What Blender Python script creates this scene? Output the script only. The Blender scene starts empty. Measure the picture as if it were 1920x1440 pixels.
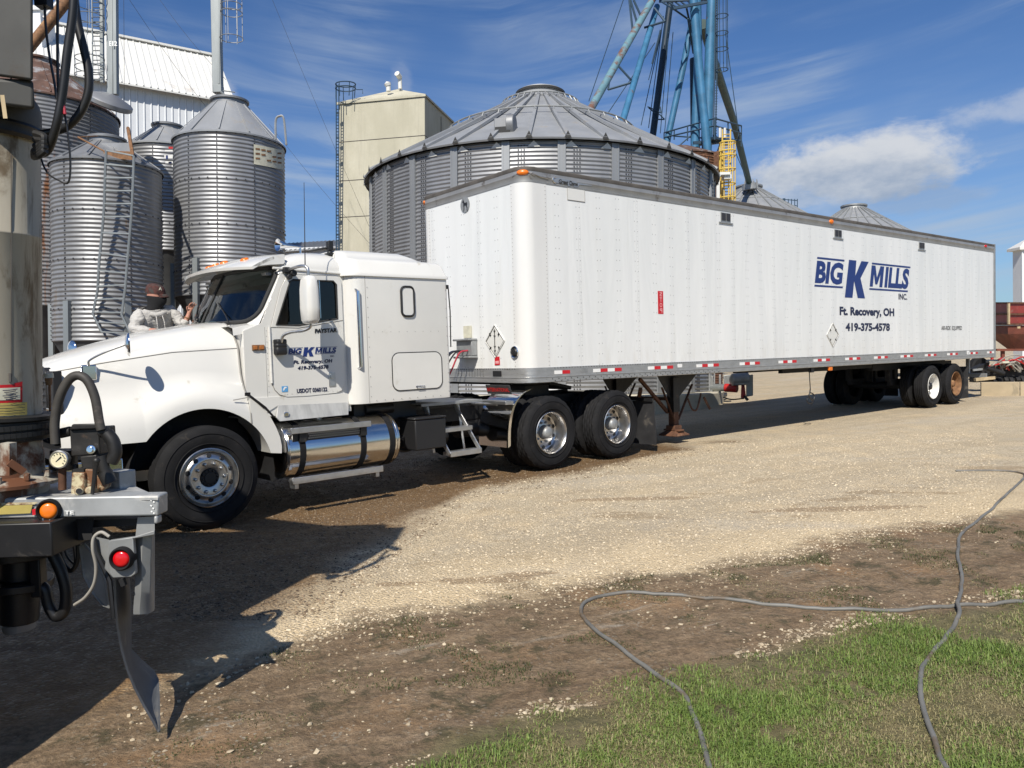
import bpy, bmesh, math, random
import numpy as np
from mathutils import Vector, Matrix, Euler, noise, geometry

random.seed(7)
SC = bpy.context.scene
COL = SC.collection
PI = math.pi
R = math.radians

# ------------------------------------------------------------------ camera
FPX, PITCH, ROLL, CAMH = 1462.6, .0431, .0331, 1.682
cp, sp, cr, sr = math.cos(PITCH), math.sin(PITCH), math.cos(ROLL), math.sin(ROLL)
FW = Vector((0, cp, -sp)); U0 = Vector((0, sp, cp)); R0 = Vector((1, 0, 0))
CR = R0 * cr - U0 * sr
CU = R0 * sr + U0 * cr
cam_d = bpy.data.cameras.new("camera")
cam = bpy.data.objects.new("camera", cam_d)
COL.objects.link(cam)
cam.matrix_world = Matrix(((CR.x, CU.x, -FW.x, 0), (CR.y, CU.y, -FW.y, 0), (CR.z, CU.z, -FW.z, CAMH), (0, 0, 0, 1)))
cam_d.sensor_width = 36
cam_d.lens = FPX / 1920 * 36
cam_d.clip_start = .05
cam_d.clip_end = 3000
SC.camera = cam

# ------------------------------------------------------------------ light
SUN = Vector((.22, .95, -1.0)).normalized()          # direction the sunlight travels
sun_d = bpy.data.lights.new("sun", 'SUN')
sun_d.energy = 4.5
sun_d.angle = R(.53)
sun_d.color = (1, .94, .84)
sun = bpy.data.objects.new("sun", sun_d)
COL.objects.link(sun)
sun.rotation_euler = SUN.to_track_quat('-Z', 'Y').to_euler()
sun.location = (-6, -12, 20)
SUN_EL = math.asin(-SUN.z)
SUN_AZ = math.atan2(-SUN.x, -SUN.y)                   # clockwise from +Y

vs = SC.view_settings
vs.view_transform = 'Standard'
vs.look = 'None'
vs.exposure = 0.34
vs.gamma = 1
vs.use_curve_mapping = False


# node helper ---------------------------------------------------------------
class NT:
    def __init__(s, tree):
        s.t = tree; s.n = tree.nodes; s.l = tree.links

    def node(s, typ, **kw):
        n = s.n.new(typ)
        for k, v in kw.items():
            setattr(n, k, v)
        return n

    def put(s, sock, v):
        if v is None:
            return
        if hasattr(v, 'is_output'):
            s.l.new(v, sock)
        elif isinstance(v, (tuple, list)) and len(v) == 3 and sock.type == 'RGBA':
            sock.default_value = (*v, 1)
        else:
            sock.default_value = v

    def math(s, op, a, b=None, c=None, clamp=False):
        n = s.node('ShaderNodeMath', operation=op, use_clamp=clamp)
        for i, v in enumerate((a, b, c)):
            s.put(n.inputs[i], v)
        return n.outputs[0]

    def mix(s, f, a, b, mode='MIX'):
        n = s.node('ShaderNodeMix', data_type='RGBA', blend_type=mode)
        s.put(n.inputs[0], f); s.put(n.inputs[6], a); s.put(n.inputs[7], b)
        return n.outputs[2]

    def noise(s, vec, scale, detail=4, rough=.55, dist=0.):
        n = s.node('ShaderNodeTexNoise')
        s.put(n.inputs['Vector'], vec)
        n.inputs['Scale'].default_value = scale; n.inputs['Detail'].default_value = detail
        n.inputs['Roughness'].default_value = rough; n.inputs['Distortion'].default_value = dist
        return n.outputs['Fac']

    def vor(s, vec, scale, feature='F1'):
        n = s.node('ShaderNodeTexVoronoi', feature=feature)
        s.put(n.inputs['Vector'], vec); n.inputs['Scale'].default_value = scale
        return n

    def ss(s, v, a, b, lo=0., hi=1.):
        n = s.node('ShaderNodeMapRange', interpolation_type='SMOOTHSTEP')
        s.put(n.inputs[0], v)
        for i, x in enumerate((a, b, lo, hi)):
            n.inputs[1 + i].default_value = x
        return n.outputs[0]

    def scale(s, vec, sx, sy, sz):
        n = s.node('ShaderNodeVectorMath', operation='MULTIPLY')
        s.put(n.inputs[0], vec); n.inputs[1].default_value = (sx, sy, sz)
        return n.outputs[0]

    def sep(s, vec):
        n = s.node('ShaderNodeSeparateXYZ'); s.put(n.inputs[0], vec)
        return n.outputs

    def comb(s, x, y, z):
        n = s.node('ShaderNodeCombineXYZ')
        for i, v in enumerate((x, y, z)):
            s.put(n.inputs[i], v)
        return n.outputs[0]

    def bump(s, h, strength=.3, dist=.01, nrm=None):
        n = s.node('ShaderNodeBump')
        s.put(n.inputs['Height'], h); n.inputs['Strength'].default_value = strength
        n.inputs['Distance'].default_value = dist
        if nrm is not None:
            s.l.new(nrm, n.inputs['Normal'])
        return n.outputs[0]


# ------------------------------------------------------------------ world: sky + clouds
W = bpy.data.worlds.new("World")
SC.world = W
W.use_nodes = True
w = NT(W.node_tree)
bg = w.n['Background']
sky = w.node('ShaderNodeTexSky', sky_type='NISHITA', sun_disc=False)
sky.sun_elevation = SUN_EL
sky.sun_rotation = SUN_AZ
sky.altitude = 200
sky.air_density = 1.0
sky.dust_density = .4
sky.ozone_density = 3.0
tc = w.node('ShaderNodeTexCoord').outputs['Generated']
X, Y, Z = w.sep(tc)
U = w.math('ARCTAN2', X, Y)
V = Z
p1 = w.comb(w.math('MULTIPLY', U, 9), w.math('MULTIPLY', V, 17), 3.1)
n1 = w.noise(p1, 1.0, 9, .62, .3)
cum = None
shade = None
for (u0, v0, ru, rv, k) in ((.415, .190, .105, .045, .85), (.34, .165, .07, .022, .6), (.62, .235, .10, .020, .35),
                            (-.125, .325, .016, .022, .12), (-.345, .30, .02, .02, .35), (.43, .152, .16, .014, .35)):
    du = w.math('DIVIDE', w.math('SUBTRACT', U, u0), ru)
    dv = w.math('DIVIDE', w.math('SUBTRACT', V, v0), rv)
    d = w.math('SQRT', w.math('ADD', w.math('MULTIPLY', du, du), w.math('MULTIPLY', dv, dv)))
    d = w.math('ADD', d, w.math('MULTIPLY', w.math('SUBTRACT', n1, .5), 2.4))
    m = w.math('MULTIPLY', w.ss(d, 1.15, .55), k)
    cum = m if cum is None else w.math('MAXIMUM', cum, m)
# thin high cirrus, streaked
p2 = w.comb(w.math('MULTIPLY', U, 1.9), w.math('MULTIPLY', w.math('SUBTRACT', V, w.math('MULTIPLY', w.math('ABSOLUTE', U), .10)), 19), 4.7)
n2 = w.noise(p2, 1.0, 7, .6, .6)
n3 = w.noise(w.comb(U, V, 0), 3.1, 3, .5)
cir = w.math('MULTIPLY', w.ss(n2, .43, .74), w.ss(n3, .36, .60))
hor = w.ss(V, .42, .02)
cir = w.math('MULTIPLY', w.math('ADD', w.math('MULTIPLY', cir, .54), w.math('MULTIPLY', w.math('MULTIPLY', hor, n2), .55)), w.ss(V, -.02, .06))
n4 = w.noise(p1, 1.7, 6, .6)
lit = w.ss(w.math('ADD', w.math('MULTIPLY', V, 9.), w.math('MULTIPLY', n4, 1.4)), 1.9, 2.75)
ccol = w.mix(lit, (3.6, 4.3, 5.4), (7.6, 7.7, 7.8))
skyc = w.mix(1.0, sky.outputs[0], (.52, .76, 1.06), 'MULTIPLY')
c1 = w.mix(cir, skyc, (4.6, 5.5, 6.7))
c2 = w.mix(cum, c1, ccol)
w.l.new(c2, bg.inputs['Color'])
bg.inputs['Strength'].default_value = .075


# ------------------------------------------------------------------ materials
M = {}


def mat(name, col=(.5, .5, .5), rough=.5, metal=0., coat=0., spec=.5, emit=None, estr=1., var=0., vscale=3., dirt=None, dirt_amt=.0, dscale=6.,
        bump=0., bscale=40., bdist=.004, stretch=(1, 1, 1), rvar=0., alpha=None):
    m = bpy.data.materials.new(name)
    m.use_nodes = True
    t = NT(m.node_tree)
    b = t.n['Principled BSDF']
    b.inputs['Base Color'].default_value = (*col, 1)
    b.inputs['Roughness'].default_value = rough
    b.inputs['Metallic'].default_value = metal
    b.inputs['Coat Weight'].default_value = coat
    b.inputs['Coat Roughness'].default_value = .05
    b.inputs['Specular IOR Level'].default_value = spec
    if emit:
        b.inputs['Emission Color'].default_value = (*emit, 1); b.inputs['Emission Strength'].default_value = estr
    oc = t.node('ShaderNodeTexCoord').outputs['Object']
    v = t.scale(oc, *stretch)
    c = None
    if var:
        n = t.noise(v, vscale, 5, .6)
        c = t.mix(t.ss(n, .25, .75), tuple(x * (1 - var) for x in col), tuple(min(1, x * (1 + var)) for x in col))
    if dirt:
        n = t.noise(v, dscale, 8, .68, .4)
        c = t.mix(t.ss(n, .62 - dirt_amt * .35, .72 - dirt_amt * .25), c if c is not None else col, dirt)
    if c is not None:
        t.l.new(c, b.inputs['Base Color'])
    if rvar:
        n = t.noise(v, vscale * 1.7, 5, .6)
        t.l.new(t.ss(n, .2, .8, max(0, rough - rvar), rough + rvar), b.inputs['Roughness'])
    if bump:
        n = t.noise(v, bscale, 6, .6)
        t.l.new(t.bump(n, bump, bdist), b.inputs['Normal'])
    M[name] = m
    return m


mat('cab_white', (.69, .68, .64), .22, coat=.55, var=.03, vscale=1.3, dirt=(.56, .53, .46), dirt_amt=.035, dscale=3.2, bump=.012, bscale=1.2, bdist=.03)
mat('sleeper_white', (.70, .69, .65), .27, coat=.45, var=.035, vscale=1.6, dirt=(.62, .60, .54), dirt_amt=.05, dscale=3, bump=.02, bscale=1.5, bdist=.03)
mat('seam_dark', (.03, .03, .03), .8)
mat('seam_grey', (.30, .29, .27), .6)
mat('rubber', (.010, .010, .011), .82, spec=.3, var=.3, vscale=7, dirt=(.030, .026, .022), dirt_amt=.12, dscale=9, bump=.15, bscale=60, bdist=.003)
mat('rubber_flap', (.03, .03, .032), .62, var=.25, vscale=5, dirt=(.10, .09, .08), dirt_amt=.15, dscale=5)
mat('flap_grey', (.085, .088, .09), .6, var=.25, vscale=5, dirt=(.17, .155, .13), dirt_amt=.2, dscale=4)
mat('black_hose', (.013, .013, .014), .42, var=.3, vscale=9)
mat('old_hose', (.045, .041, .036), .62, var=.35, vscale=9, dirt=(.12, .10, .085), dirt_amt=.2)
mat('black_paint', (.012, .012, .013), .45, var=.3, vscale=5, dirt=(.05, .045, .04), dirt_amt=.12)
mat('chassis', (.010, .010, .011), .7, var=.3, vscale=4, dirt=(.04, .036, .03), dirt_amt=.15)
mat('black_plastic', (.014, .014, .015), .5)
mat('chrome', (.78, .78, .78), .09, 1.0, rvar=.04, bump=.02, bscale=5, bdist=.01)
mat('polished_alloy', (.52, .51, .495), .32, 1.0, rvar=.07, vscale=7, bump=.02, bscale=7, bdist=.006)
mat('tank_alloy', (.70, .69, .67), .15, 1.0, rvar=.06, vscale=6, bump=.03, bscale=9, bdist=.006)
mat('step_grey', (.40, .40, .385), .5, .15, var=.25, vscale=3, stretch=(3, 1, .6))
mat('brushed_alloy', (.56, .56, .55), .38, .95, var=.12, vscale=9, rvar=.1)
mat('rail_alloy', (.50, .50, .49), .42, .75, var=.12, vscale=2.2, stretch=(3, 1, 9), dirt=(.32, .30, .27), dirt_amt=.12, dscale=3.5, rvar=.1)
mat('roof_rail', (.37, .365, .35), .5, .6, var=.14, vscale=2.5, dirt=(.2, .18, .16), dirt_amt=.12, dscale=3)
mat('weathered_edge', (.10, .09, .08), .7, var=.3, vscale=4)
mat('steel_grey', (.30, .31, .31), .5, .4, var=.15, vscale=5, dirt=(.18, .12, .08), dirt_amt=.1)
mat('rusty_steel', (.12, .055, .03), .85, .1, var=.4, vscale=8, dirt=(.22, .12, .07), dirt_amt=.3, bump=.3, bscale=30)
mat('rust_brown', (.20, .10, .045), .8, 0, var=.4, vscale=9, dirt=(.35, .22, .10), dirt_amt=.2, bump=.2, bscale=30)
mat('amber', (.75, .17, .008), .3, coat=.5, emit=(1, .25, .01), estr=.03)
mat('amber_dim', (.38, .13, .025), .3, coat=.5)
mat('red_lens', (.55, .005, .008), .2, coat=.7, emit=(.8, .01, .01), estr=.02)
mat('red_tape', (.52, .012, .02), .4)
mat('white_tape', (.78, .78, .76), .4)
mat('yellow_tape', (.42, .34, .10), .5, var=.2)
mat('decal_blue', (.012, .032, .16), .4)
mat('decal_navy', (.010, .014, .05), .4)
mat('decal_black', (.01, .01, .012), .4)
mat('decal_white', (.8, .8, .78), .4)
mat('sticker_blue', (.10, .33, .62), .4)
mat('red_paint', (.42, .02, .018), .4)
mat('pink_white', (.75, .35, .36), .5)
mat('label_cream', (.55, .53, .42), .6, var=.15, vscale=12)
mat('gauge_face', (.68, .62, .42), .35)
mat('interior', (.10, .105, .105), .8)
mat('seat_grey', (.16, .18, .185), .9)
mat('dash', (.02, .02, .021), .6)
mat('headlining', (.30, .30, .28), .9)
mat('galv_dark', (.27, .28, .29), .55, .45, var=.1, vscale=.8, stretch=(1, 1, .35), rvar=.08)
mat('galv', (.285, .29, .30), .45, .55, var=.12, vscale=1.1, stretch=(1.5, 1.5, .3), rvar=.08)
mat('galv_old', (.25, .255, .262), .5, .5, var=.16, vscale=1.4, stretch=(1.5, 1.5, .35), dirt=(.27, .2, .14), dirt_amt=.06, dscale=1.3, rvar=.08)
mat('galv_rusty', (.215, .22, .23), .55, .4, var=.16, vscale=1.4, stretch=(2, 2, .25), dirt=(.20, .085, .035), dirt_amt=.25, dscale=1.4)
mat('galv_roof', (.33, .34, .35), .55, .4, var=.1, vscale=1.5, dirt=(.36, .34, .31), dirt_amt=.12, dscale=1.5, rvar=.06)
mat('rust_roof', (.115, .065, .048), .8, .1, var=.35, vscale=3, dirt=(.30, .30, .31), dirt_amt=.32, dscale=2)
mat('galv_post', (.27, .29, .29), .5, .55, var=.14, vscale=2, stretch=(2, 2, .4))
mat('bolt_dark', (.03, .03, .035), .6)
mat('hopper_dark', (.10, .105, .11), .6, .3, var=.2, vscale=2)
mat('mill_white', (.66, .655, .62), .45, var=.05, vscale=.4, dirt=(.55, .52, .48), dirt_amt=.03, dscale=.8)
mat('mill_wall', (.66, .68, .70), .5, var=.05, vscale=.5)
mat('blue_paint', (.045, .16, .29), .5, .1, var=.22, vscale=1.8, dirt=(.13, .08, .06), dirt_amt=.07, dscale=2.2)
mat('blue_worn', (.13, .25, .30), .6, .1, var=.2, vscale=1.5, dirt=(.16, .08, .055), dirt_amt=.34, dscale=1.5)
mat('green_dark', (.012, .045, .042), .5, .1, var=.3, vscale=2, dirt=(.08, .05, .03), dirt_amt=.08, dscale=2)
mat('blue_dark', (.010, .028, .05), .5, .1, var=.3, vscale=2)
mat('steel_blue', (.035, .07, .11), .6, .2)
mat('yellow_cage', (.66, .46, .09), .5)
mat('wagon_red', (.26, .04, .03), .5, var=.15, vscale=2, dirt=(.3, .16, .12), dirt_amt=.08)
mat('wagon_rust', (.16, .045, .025), .7, var=.3, vscale=3, dirt=(.10, .03, .02), dirt_amt=.2)
mat('implement_green', (.02, .07, .03), .5)
mat('clothes_grey', (.47, .455, .43), .95, var=.08, vscale=10, bump=.9, bscale=16, bdist=.03, stretch=(1, 1, 1.9))
mat('jeans', (.03, .045, .08), .9, var=.2, vscale=12)
mat('boots', (.06, .04, .025), .7)
mat('mask_black', (.006, .006, .007), .9)
mat('cap_brown', (.065, .022, .018), .9, var=.5, vscale=26, dirt=(.05, .045, .04), dirt_amt=.35, dscale=22)
mat('skin', (.42, .20, .14), .55, var=.12, vscale=14)
mat('tan_wood', (.42, .33, .20), .8, var=.2, vscale=6)
mat('hose_grey', (.15, .145, .13), .55, var=.3, vscale=3, dirt=(.13, .095, .06), dirt_amt=.3, dscale=2.4)
mat('mast_grey', (.37, .335, .265), .62, 0, var=.16, vscale=1.6, stretch=(2.5, 2.5, .5), dirt=(.13, .095, .055), dirt_amt=.32, dscale=2.6, bump=.08, bscale=20)
mat('mast_dark', (.060, .060, .056), .65, 0, var=.25, vscale=3, dirt=(.05, .04, .03), dirt_amt=.2, dscale=4)
mat('flaking', (.45, .43, .36), .7, .0, var=.15, vscale=4, dirt=(.13, .05, .022), dirt_amt=.62, dscale=4.5, bump=.2, bscale=18)
mat('deck_grey', (.36, .37, .37), .5, .3, var=.18, vscale=4, dirt=(.52, .51, .48), dirt_amt=.3, dscale=5, bump=.06, bscale=24)
mat('dull_plate', (.24, .245, .24), .5, .25, var=.2, vscale=4, dirt=(.4, .39, .35), dirt_amt=.1, dscale=4)
mat('greasy', (.018, .017, .016), .5, .1, var=.4, vscale=9, dirt=(.07, .045, .03), dirt_amt=.06, dscale=9, bump=.3, bscale=26)
mat('rust_cream', (.50, .44, .28), .6, 0, var=.2, vscale=9, dirt=(.16, .07, .03), dirt_amt=.6, dscale=16, bump=.3, bscale=30)
mat('wire_pale', (.32, .30, .26), .6)
mat('red_wire', (.40, .03, .05), .5)
mat('pebble', (.50, .45, .37), .8, var=.25, vscale=2)
mat('mirror_glass', (.55, .58, .6), .04, 1.0)


# transparent glass: tinted see-through with a mirror-like surface
def glass(name, tint, rmin=.06):
    m = bpy.data.materials.new(name); m.use_nodes = True
    t = NT(m.node_tree)
    t.n.remove(t.n['Principled BSDF'])
    out = t.n['Material Output']
    a = t.node('ShaderNodeBsdfTransparent'); a.inputs[0].default_value = (*tint, 1)
    g = t.node('ShaderNodeBsdfGlossy'); g.inputs['Roughness'].default_value = .02
    fr = t.node('ShaderNodeFresnel'); fr.inputs[0].default_value = 1.5
    f = t.math('ADD', fr.outputs[0], rmin, clamp=True)
    mx = t.node('ShaderNodeMixShader')
    t.l.new(f, mx.inputs[0]); t.l.new(a.outputs[0], mx.inputs[1]); t.l.new(g.outputs[0], mx.inputs[2])
    t.l.new(mx.outputs[0], out.inputs[0])
    M[name] = m


glass('windscreen_glass', (.42, .52, .52), .05)
glass('side_glass', (.20, .225, .22), .02)


# trailer skin: white sheet with rivet rows and slight panel waves; u runs along the wall
def skin_mat(name, axis):
    m = bpy.data.materials.new(name); m.use_nodes = True
    t = NT(m.node_tree); b = t.n['Principled BSDF']
    oc = t.node('ShaderNodeTexCoord').outputs['Object']
    x, y, z = t.sep(oc)
    u = x if axis == 0 else y
    # pairs of rivet columns every .407 m, single rivets every .152 m up the wall
    fu = t.math('FRACT', t.math('DIVIDE', u, .407))
    du = t.math('MINIMUM', t.math('ABSOLUTE', t.math('SUBTRACT', fu, .42)), t.math('ABSOLUTE', t.math('SUBTRACT', fu, .58)))
    du = t.math('MULTIPLY', du, .407)
    fz = t.math('FRACT', t.math('DIVIDE', t.math('ADD', z, t.math('MULTIPLY', t.math('SINE', t.math('MULTIPLY', u, 2.2)), .03)), .1525))
    dz = t.math('MULTIPLY', t.math('ABSOLUTE', t.math('SUBTRACT', fz, .5)), .1525)
    d = t.math('SQRT', t.math('ADD', t.math('MULTIPLY', du, du), t.math('MULTIPLY', dz, dz)))
    riv = t.ss(d, .0115, .0055)
    # overlap joint every 1.22 m: close rivets and a fine line
    fj = t.math('MULTIPLY', t.math('ABSOLUTE', t.math('SUBTRACT', t.math('FRACT', t.math('DIVIDE', t.math('ADD', u, .79), 1.22)), .5)), 1.22)
    fz2 = t.math('MULTIPLY', t.math('ABSOLUTE', t.math('SUBTRACT', t.math('FRACT', t.math('DIVIDE', z, .055)), .5)), .055)
    d2 = t.math('SQRT', t.math('ADD', t.math('MULTIPLY', fj, fj), t.math('MULTIPLY', fz2, fz2)))
    riv2 = t.ss(d2, .007, .004)
    line = t.ss(t.math('ABSOLUTE', t.math('SUBTRACT', fj, .02)), .004, .002)
    dots = t.math('MAXIMUM', t.math('MAXIMUM', t.math('MULTIPLY', riv, .62), t.math('MULTIPLY', riv2, .5)), t.math('MULTIPLY', line, .25))
    big = t.noise(t.scale(oc, .8, .8, .35), 1.0, 4, .5)
    base = t.mix(t.ss(big, .3, .7), (.71, .72, .705), (.755, .76, .745))
    grime = t.noise(t.scale(oc, 6, 6, .5), 1.0, 7, .65)
    base = t.mix(t.math('MULTIPLY', t.ss(grime, .54, .78), .42), base, (.60, .59, .54))
    low = t.math('MULTIPLY', t.ss(z, 1.9, 1.43), t.ss(t.noise(t.scale(oc, 9, 9, 1.5), 1.0, 6, .6), .42, .7))
    base = t.mix(t.math('MULTIPLY', low, .22), base, (.50, .46, .38))
    col = t.mix(dots, base, (.20, .20, .20))
    t.l.new(col, b.inputs['Base Color'])
    b.inputs['Roughness'].default_value = .38
    b.inputs['Coat Weight'].default_value = .15
    n1 = t.noise(t.scale(oc, 1.7, 1.7, .30), 1.0, 3, .5, .5)
    n2 = t.noise(t.scale(oc, 2.46, 2.46, .05), 1.0, 1, .5)
    h = t.math('ADD', t.math('MULTIPLY', n1, .8), t.math('MULTIPLY', n2, .5))
    bp = t.bump(h, .6, .05)
    bp2 = t.bump(dots, .4, .004, bp)
    t.l.new(bp2, b.inputs['Normal'])
    M[name] = m


skin_mat('trailer_side', 0)
skin_mat('trailer_front', 1)
mat('trailer_post', (.70, .695, .67), .3, coat=.3, var=.03, vscale=1.5, stretch=(1, 1, .3))


def concrete_mat():
    m = bpy.data.materials.new('concrete'); m.use_nodes = True
    t = NT(m.node_tree); b = t.n['Principled BSDF']
    oc = t.node('ShaderNodeTexCoord').outputs['Object']
    n = t.noise(t.scale(oc, .5, .5, .22), 1.0, 8, .65)
    n2 = t.noise(t.scale(oc, 2.2, 2.2, .12), 1.0, 7, .65, .4)
    n3 = t.noise(oc, 3.0, 8, .7)
    c = t.mix(t.ss(n, .35, .68), (.42, .395, .30), (.53, .50, .395))
    c = t.mix(t.math('MULTIPLY', t.ss(n2, .50, .72), .55), c, (.22, .205, .16))
    x, y, z = t.sep(oc)
    c = t.mix(t.math('MULTIPLY', t.math('MULTIPLY', t.ss(z, 8, 3), t.ss(n, .36, .56)), .7), c, (.25, .225, .165))
    t.l.new(c, b.inputs['Base Color'])
    b.inputs['Roughness'].default_value = .85
    t.l.new(t.bump(n3, .3, .03), b.inputs['Normal'])
    M['concrete'] = m


concrete_mat()
mat('tan_concrete', (.40, .325, .215), .85, var=.15, vscale=1.5, dirt=(.30, .25, .17), dirt_amt=.12, dscale=2)
mat('pale_concrete', (.50, .46, .37), .85, var=.15, vscale=1.5, dirt=(.36, .32, .25), dirt_amt=.1, dscale=2)


# ------------------------------------------------------------------ mesh builder
class B:
    def __init__(s):
        s.bm = bmesh.new(); s.mi = 0

    def add(s, verts, faces, mi=None):
        vs_ = [s.bm.verts.new(v) for v in verts]
        for f in faces:
            try:
                fc = s.bm.faces.new([vs_[i] for i in f])
                fc.material_index = s.mi if mi is None else mi
            except ValueError:
                pass
        return vs_

    def box(s, c, sz, rot=None, mi=None, taper=1.):
        x, y, z = (v / 2 for v in sz)
        vv = [Vector((a * x * (taper if k > 0 else 1), b * y * (taper if k > 0 else 1), k * z)) for k in (-1, 1) for a, b in ((-1, -1), (1, -1), (1, 1), (-1, 1))]
        if rot is not None:
            m = rot if isinstance(rot, Matrix) else Euler(rot).to_matrix()
            vv = [m @ v for v in vv]
        c = Vector(c)
        s.add([v + c for v in vv], [(0, 3, 2, 1), (4, 5, 6, 7), (0, 1, 5, 4), (1, 2, 6, 5), (2, 3, 7, 6), (3, 0, 4, 7)], mi)
        return s

    def bar(s, a, b, w_, h_, up=(0, 0, 1), mi=None):
        """rectangular bar from a to b"""
        a = Vector(a); b = Vector(b); d = (b - a).normalized(); up = Vector(up)
        sx = d.cross(up)
        if sx.length < 1e-4:
            sx = d.cross(Vector((1, 0, 0)))
        sx.normalize(); u = sx.cross(d)
        o = [sx * (i * w_ / 2) + u * (j * h_ / 2) for i, j in ((-1, -1), (1, -1), (1, 1), (-1, 1))]
        s.add([a + k for k in o] + [b + k for k in o], [(3, 2, 1, 0), (4, 5, 6, 7), (0, 1, 5, 4), (1, 2, 6, 5), (2, 3, 7, 6), (3, 0, 4, 7)], mi)
        return s

    def tube(s, pts, r, n=8, cap=True, mi=None, closed=False):
        pts = [Vector(p) for p in pts]
        L = len(pts)
        rs = r if isinstance(r, (list, tuple)) else [r] * L
        t0 = (pts[1] - pts[0]).normalized()
        a = Vector((0, 0, 1)) if abs(t0.z) < .9 else Vector((1, 0, 0))
        nx = t0.cross(a).normalized()
        vs_ = []
        for i, p in enumerate(pts):
            if closed:
                t = (pts[(i + 1) % L] - pts[i - 1]).normalized()
            else:
                t = (pts[min(i + 1, L - 1)] - pts[max(i - 1, 0)]).normalized()
            nx = (nx - t * nx.dot(t)).normalized()
            ny = t.cross(nx)
            for k in range(n):
                an = 2 * PI * k / n
                vs_.append(p + (nx * math.cos(an) + ny * math.sin(an)) * rs[i])
        fs = []
        for i in range(L if closed else L - 1):
            j = (i + 1) % L
            for k in range(n):
                fs.append((i * n + k, i * n + (k + 1) % n, j * n + (k + 1) % n, j * n + k))
        if cap and not closed:
            fs.append(tuple(range(n - 1, -1, -1))); fs.append(tuple((L - 1) * n + k for k in range(n)))
        s.add(vs_, fs, mi)
        return s

    def cyl(s, a, b, r0, r1=None, n=16, mi=None):
        return s.tube([a, b], [r0, r0 if r1 is None else r1], n, True, mi)

    def lathe(s, prof, o=(0, 0, 0), ax=(0, 0, 1), n=32, mi=None, mod=None, ref=None):
        """prof: list of (radius, height) spun about axis ax through o"""
        o = Vector(o); ax = Vector(ax).normalized()
        a = Vector(ref) if ref is not None else (Vector((1, 0, 0)) if abs(ax.x) < .9 else Vector((0, 0, 1)))
        e1 = (a - ax * a.dot(ax)).normalized(); e2 = ax.cross(e1)
        vs_ = []; fs = []
        for i, (r_, h_) in enumerate(prof):
            for k in range(n):
                an = 2 * PI * k / n
                rr = r_ if mod is None else mod(i, k, r_)
                vs_.append(o + ax * h_ + (e1 * math.cos(an) + e2 * math.sin(an)) * rr)
        for i in range(len(prof) - 1):
            for k in range(n):
                fs.append((i * n + k, i * n + (k + 1) % n, (i + 1) * n + (k + 1) % n, (i + 1) * n + k))
        if prof[0][0] > 1e-4:
            pass
        s.add(vs_, fs, mi)
        return s

    def disc(s, c, ax, r, n=20, mi=None):
        c = Vector(c); ax = Vector(ax).normalized()
        a = Vector((1, 0, 0)) if abs(ax.x) < .9 else Vector((0, 0, 1))
        e1 = (a - ax * a.dot(ax)).normalized(); e2 = ax.cross(e1)
        s.add([c + (e1 * math.cos(2 * PI * k / n) + e2 * math.sin(2 * PI * k / n)) * r for k in range(n)], [tuple(range(n))], mi)
        return s

    def sphere(s, c, r, nu=16, nv=10, mi=None, rot=None):
        c = Vector(c)
        rx, ry, rz = r if isinstance(r, (tuple, list)) else (r, r, r)
        vs_ = []
        for j in range(nv + 1):
            ph = PI * j / nv
            for i in range(nu):
                th_ = 2 * PI * i / nu
                v = Vector((rx * math.sin(ph) * math.cos(th_), ry * math.sin(ph) * math.sin(th_), rz * math.cos(ph)))
                vs_.append(c + (rot @ v if rot is not None else v))
        fs = [(j * nu + i, (j + 1) * nu + i, (j + 1) * nu + (i + 1) % nu, j * nu + (i + 1) % nu) for j in range(nv) for i in range(nu)]
        s.add(vs_, fs, mi)
        return s

    def plate(s, outline, t, f, holes=(), mi=None, side_mi=None):
        """flat plate: 2-D outline (and holes), thickness t along w; f(u, v, w) -> point"""
        loops = [list(outline)] + [list(h_) for h_ in holes]
        polys = [[Vector((u, v, 0)) for u, v in lp] for lp in loops]
        tris = geometry.tessellate_polygon(polys)
        flat = [p for lp in loops for p in lp]
        n = len(flat)
        vs_ = [f(u, v, 0) for u, v in flat] + [f(u, v, t) for u, v in flat]
        fs = [tuple(tr) for tr in tris] + [tuple(i + n for i in reversed(tr)) for tr in tris]
        k = 0
        for lp in loops:
            m_ = len(lp)
            for i in range(m_):
                j = (i + 1) % m_
                fs.append((k + i, k + j, n + k + j, n + k + i))
            k += m_
        s.add(vs_, fs, mi)
        return s

    def loft(s, rings, cap0=True, cap1=True, mi=None, closed=True):
        n = len(rings[0]); vs_ = [p for rg in rings for p in rg]; fs = []
        for i in range(len(rings) - 1):
            for k in range(n if closed else n - 1):
                fs.append((i * n + k, i * n + (k + 1) % n, (i + 1) * n + (k + 1) % n, (i + 1) * n + k))
        if cap0:
            fs.append(tuple(range(n - 1, -1, -1)))
        if cap1:
            fs.append(tuple((len(rings) - 1) * n + k for k in range(n)))
        s.add(vs_, fs, mi)
        return s

    def grid(s, nu, nv, f, mi=None):
        vs_ = [f(i / nu, j / nv) for j in range(nv + 1) for i in range(nu + 1)]
        fs = [(j * (nu + 1) + i, j * (nu + 1) + i + 1, (j + 1) * (nu + 1) + i + 1, (j + 1) * (nu + 1) + i) for j in range(nv) for i in range(nu)]
        s.add(vs_, fs, mi)
        return s

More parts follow.
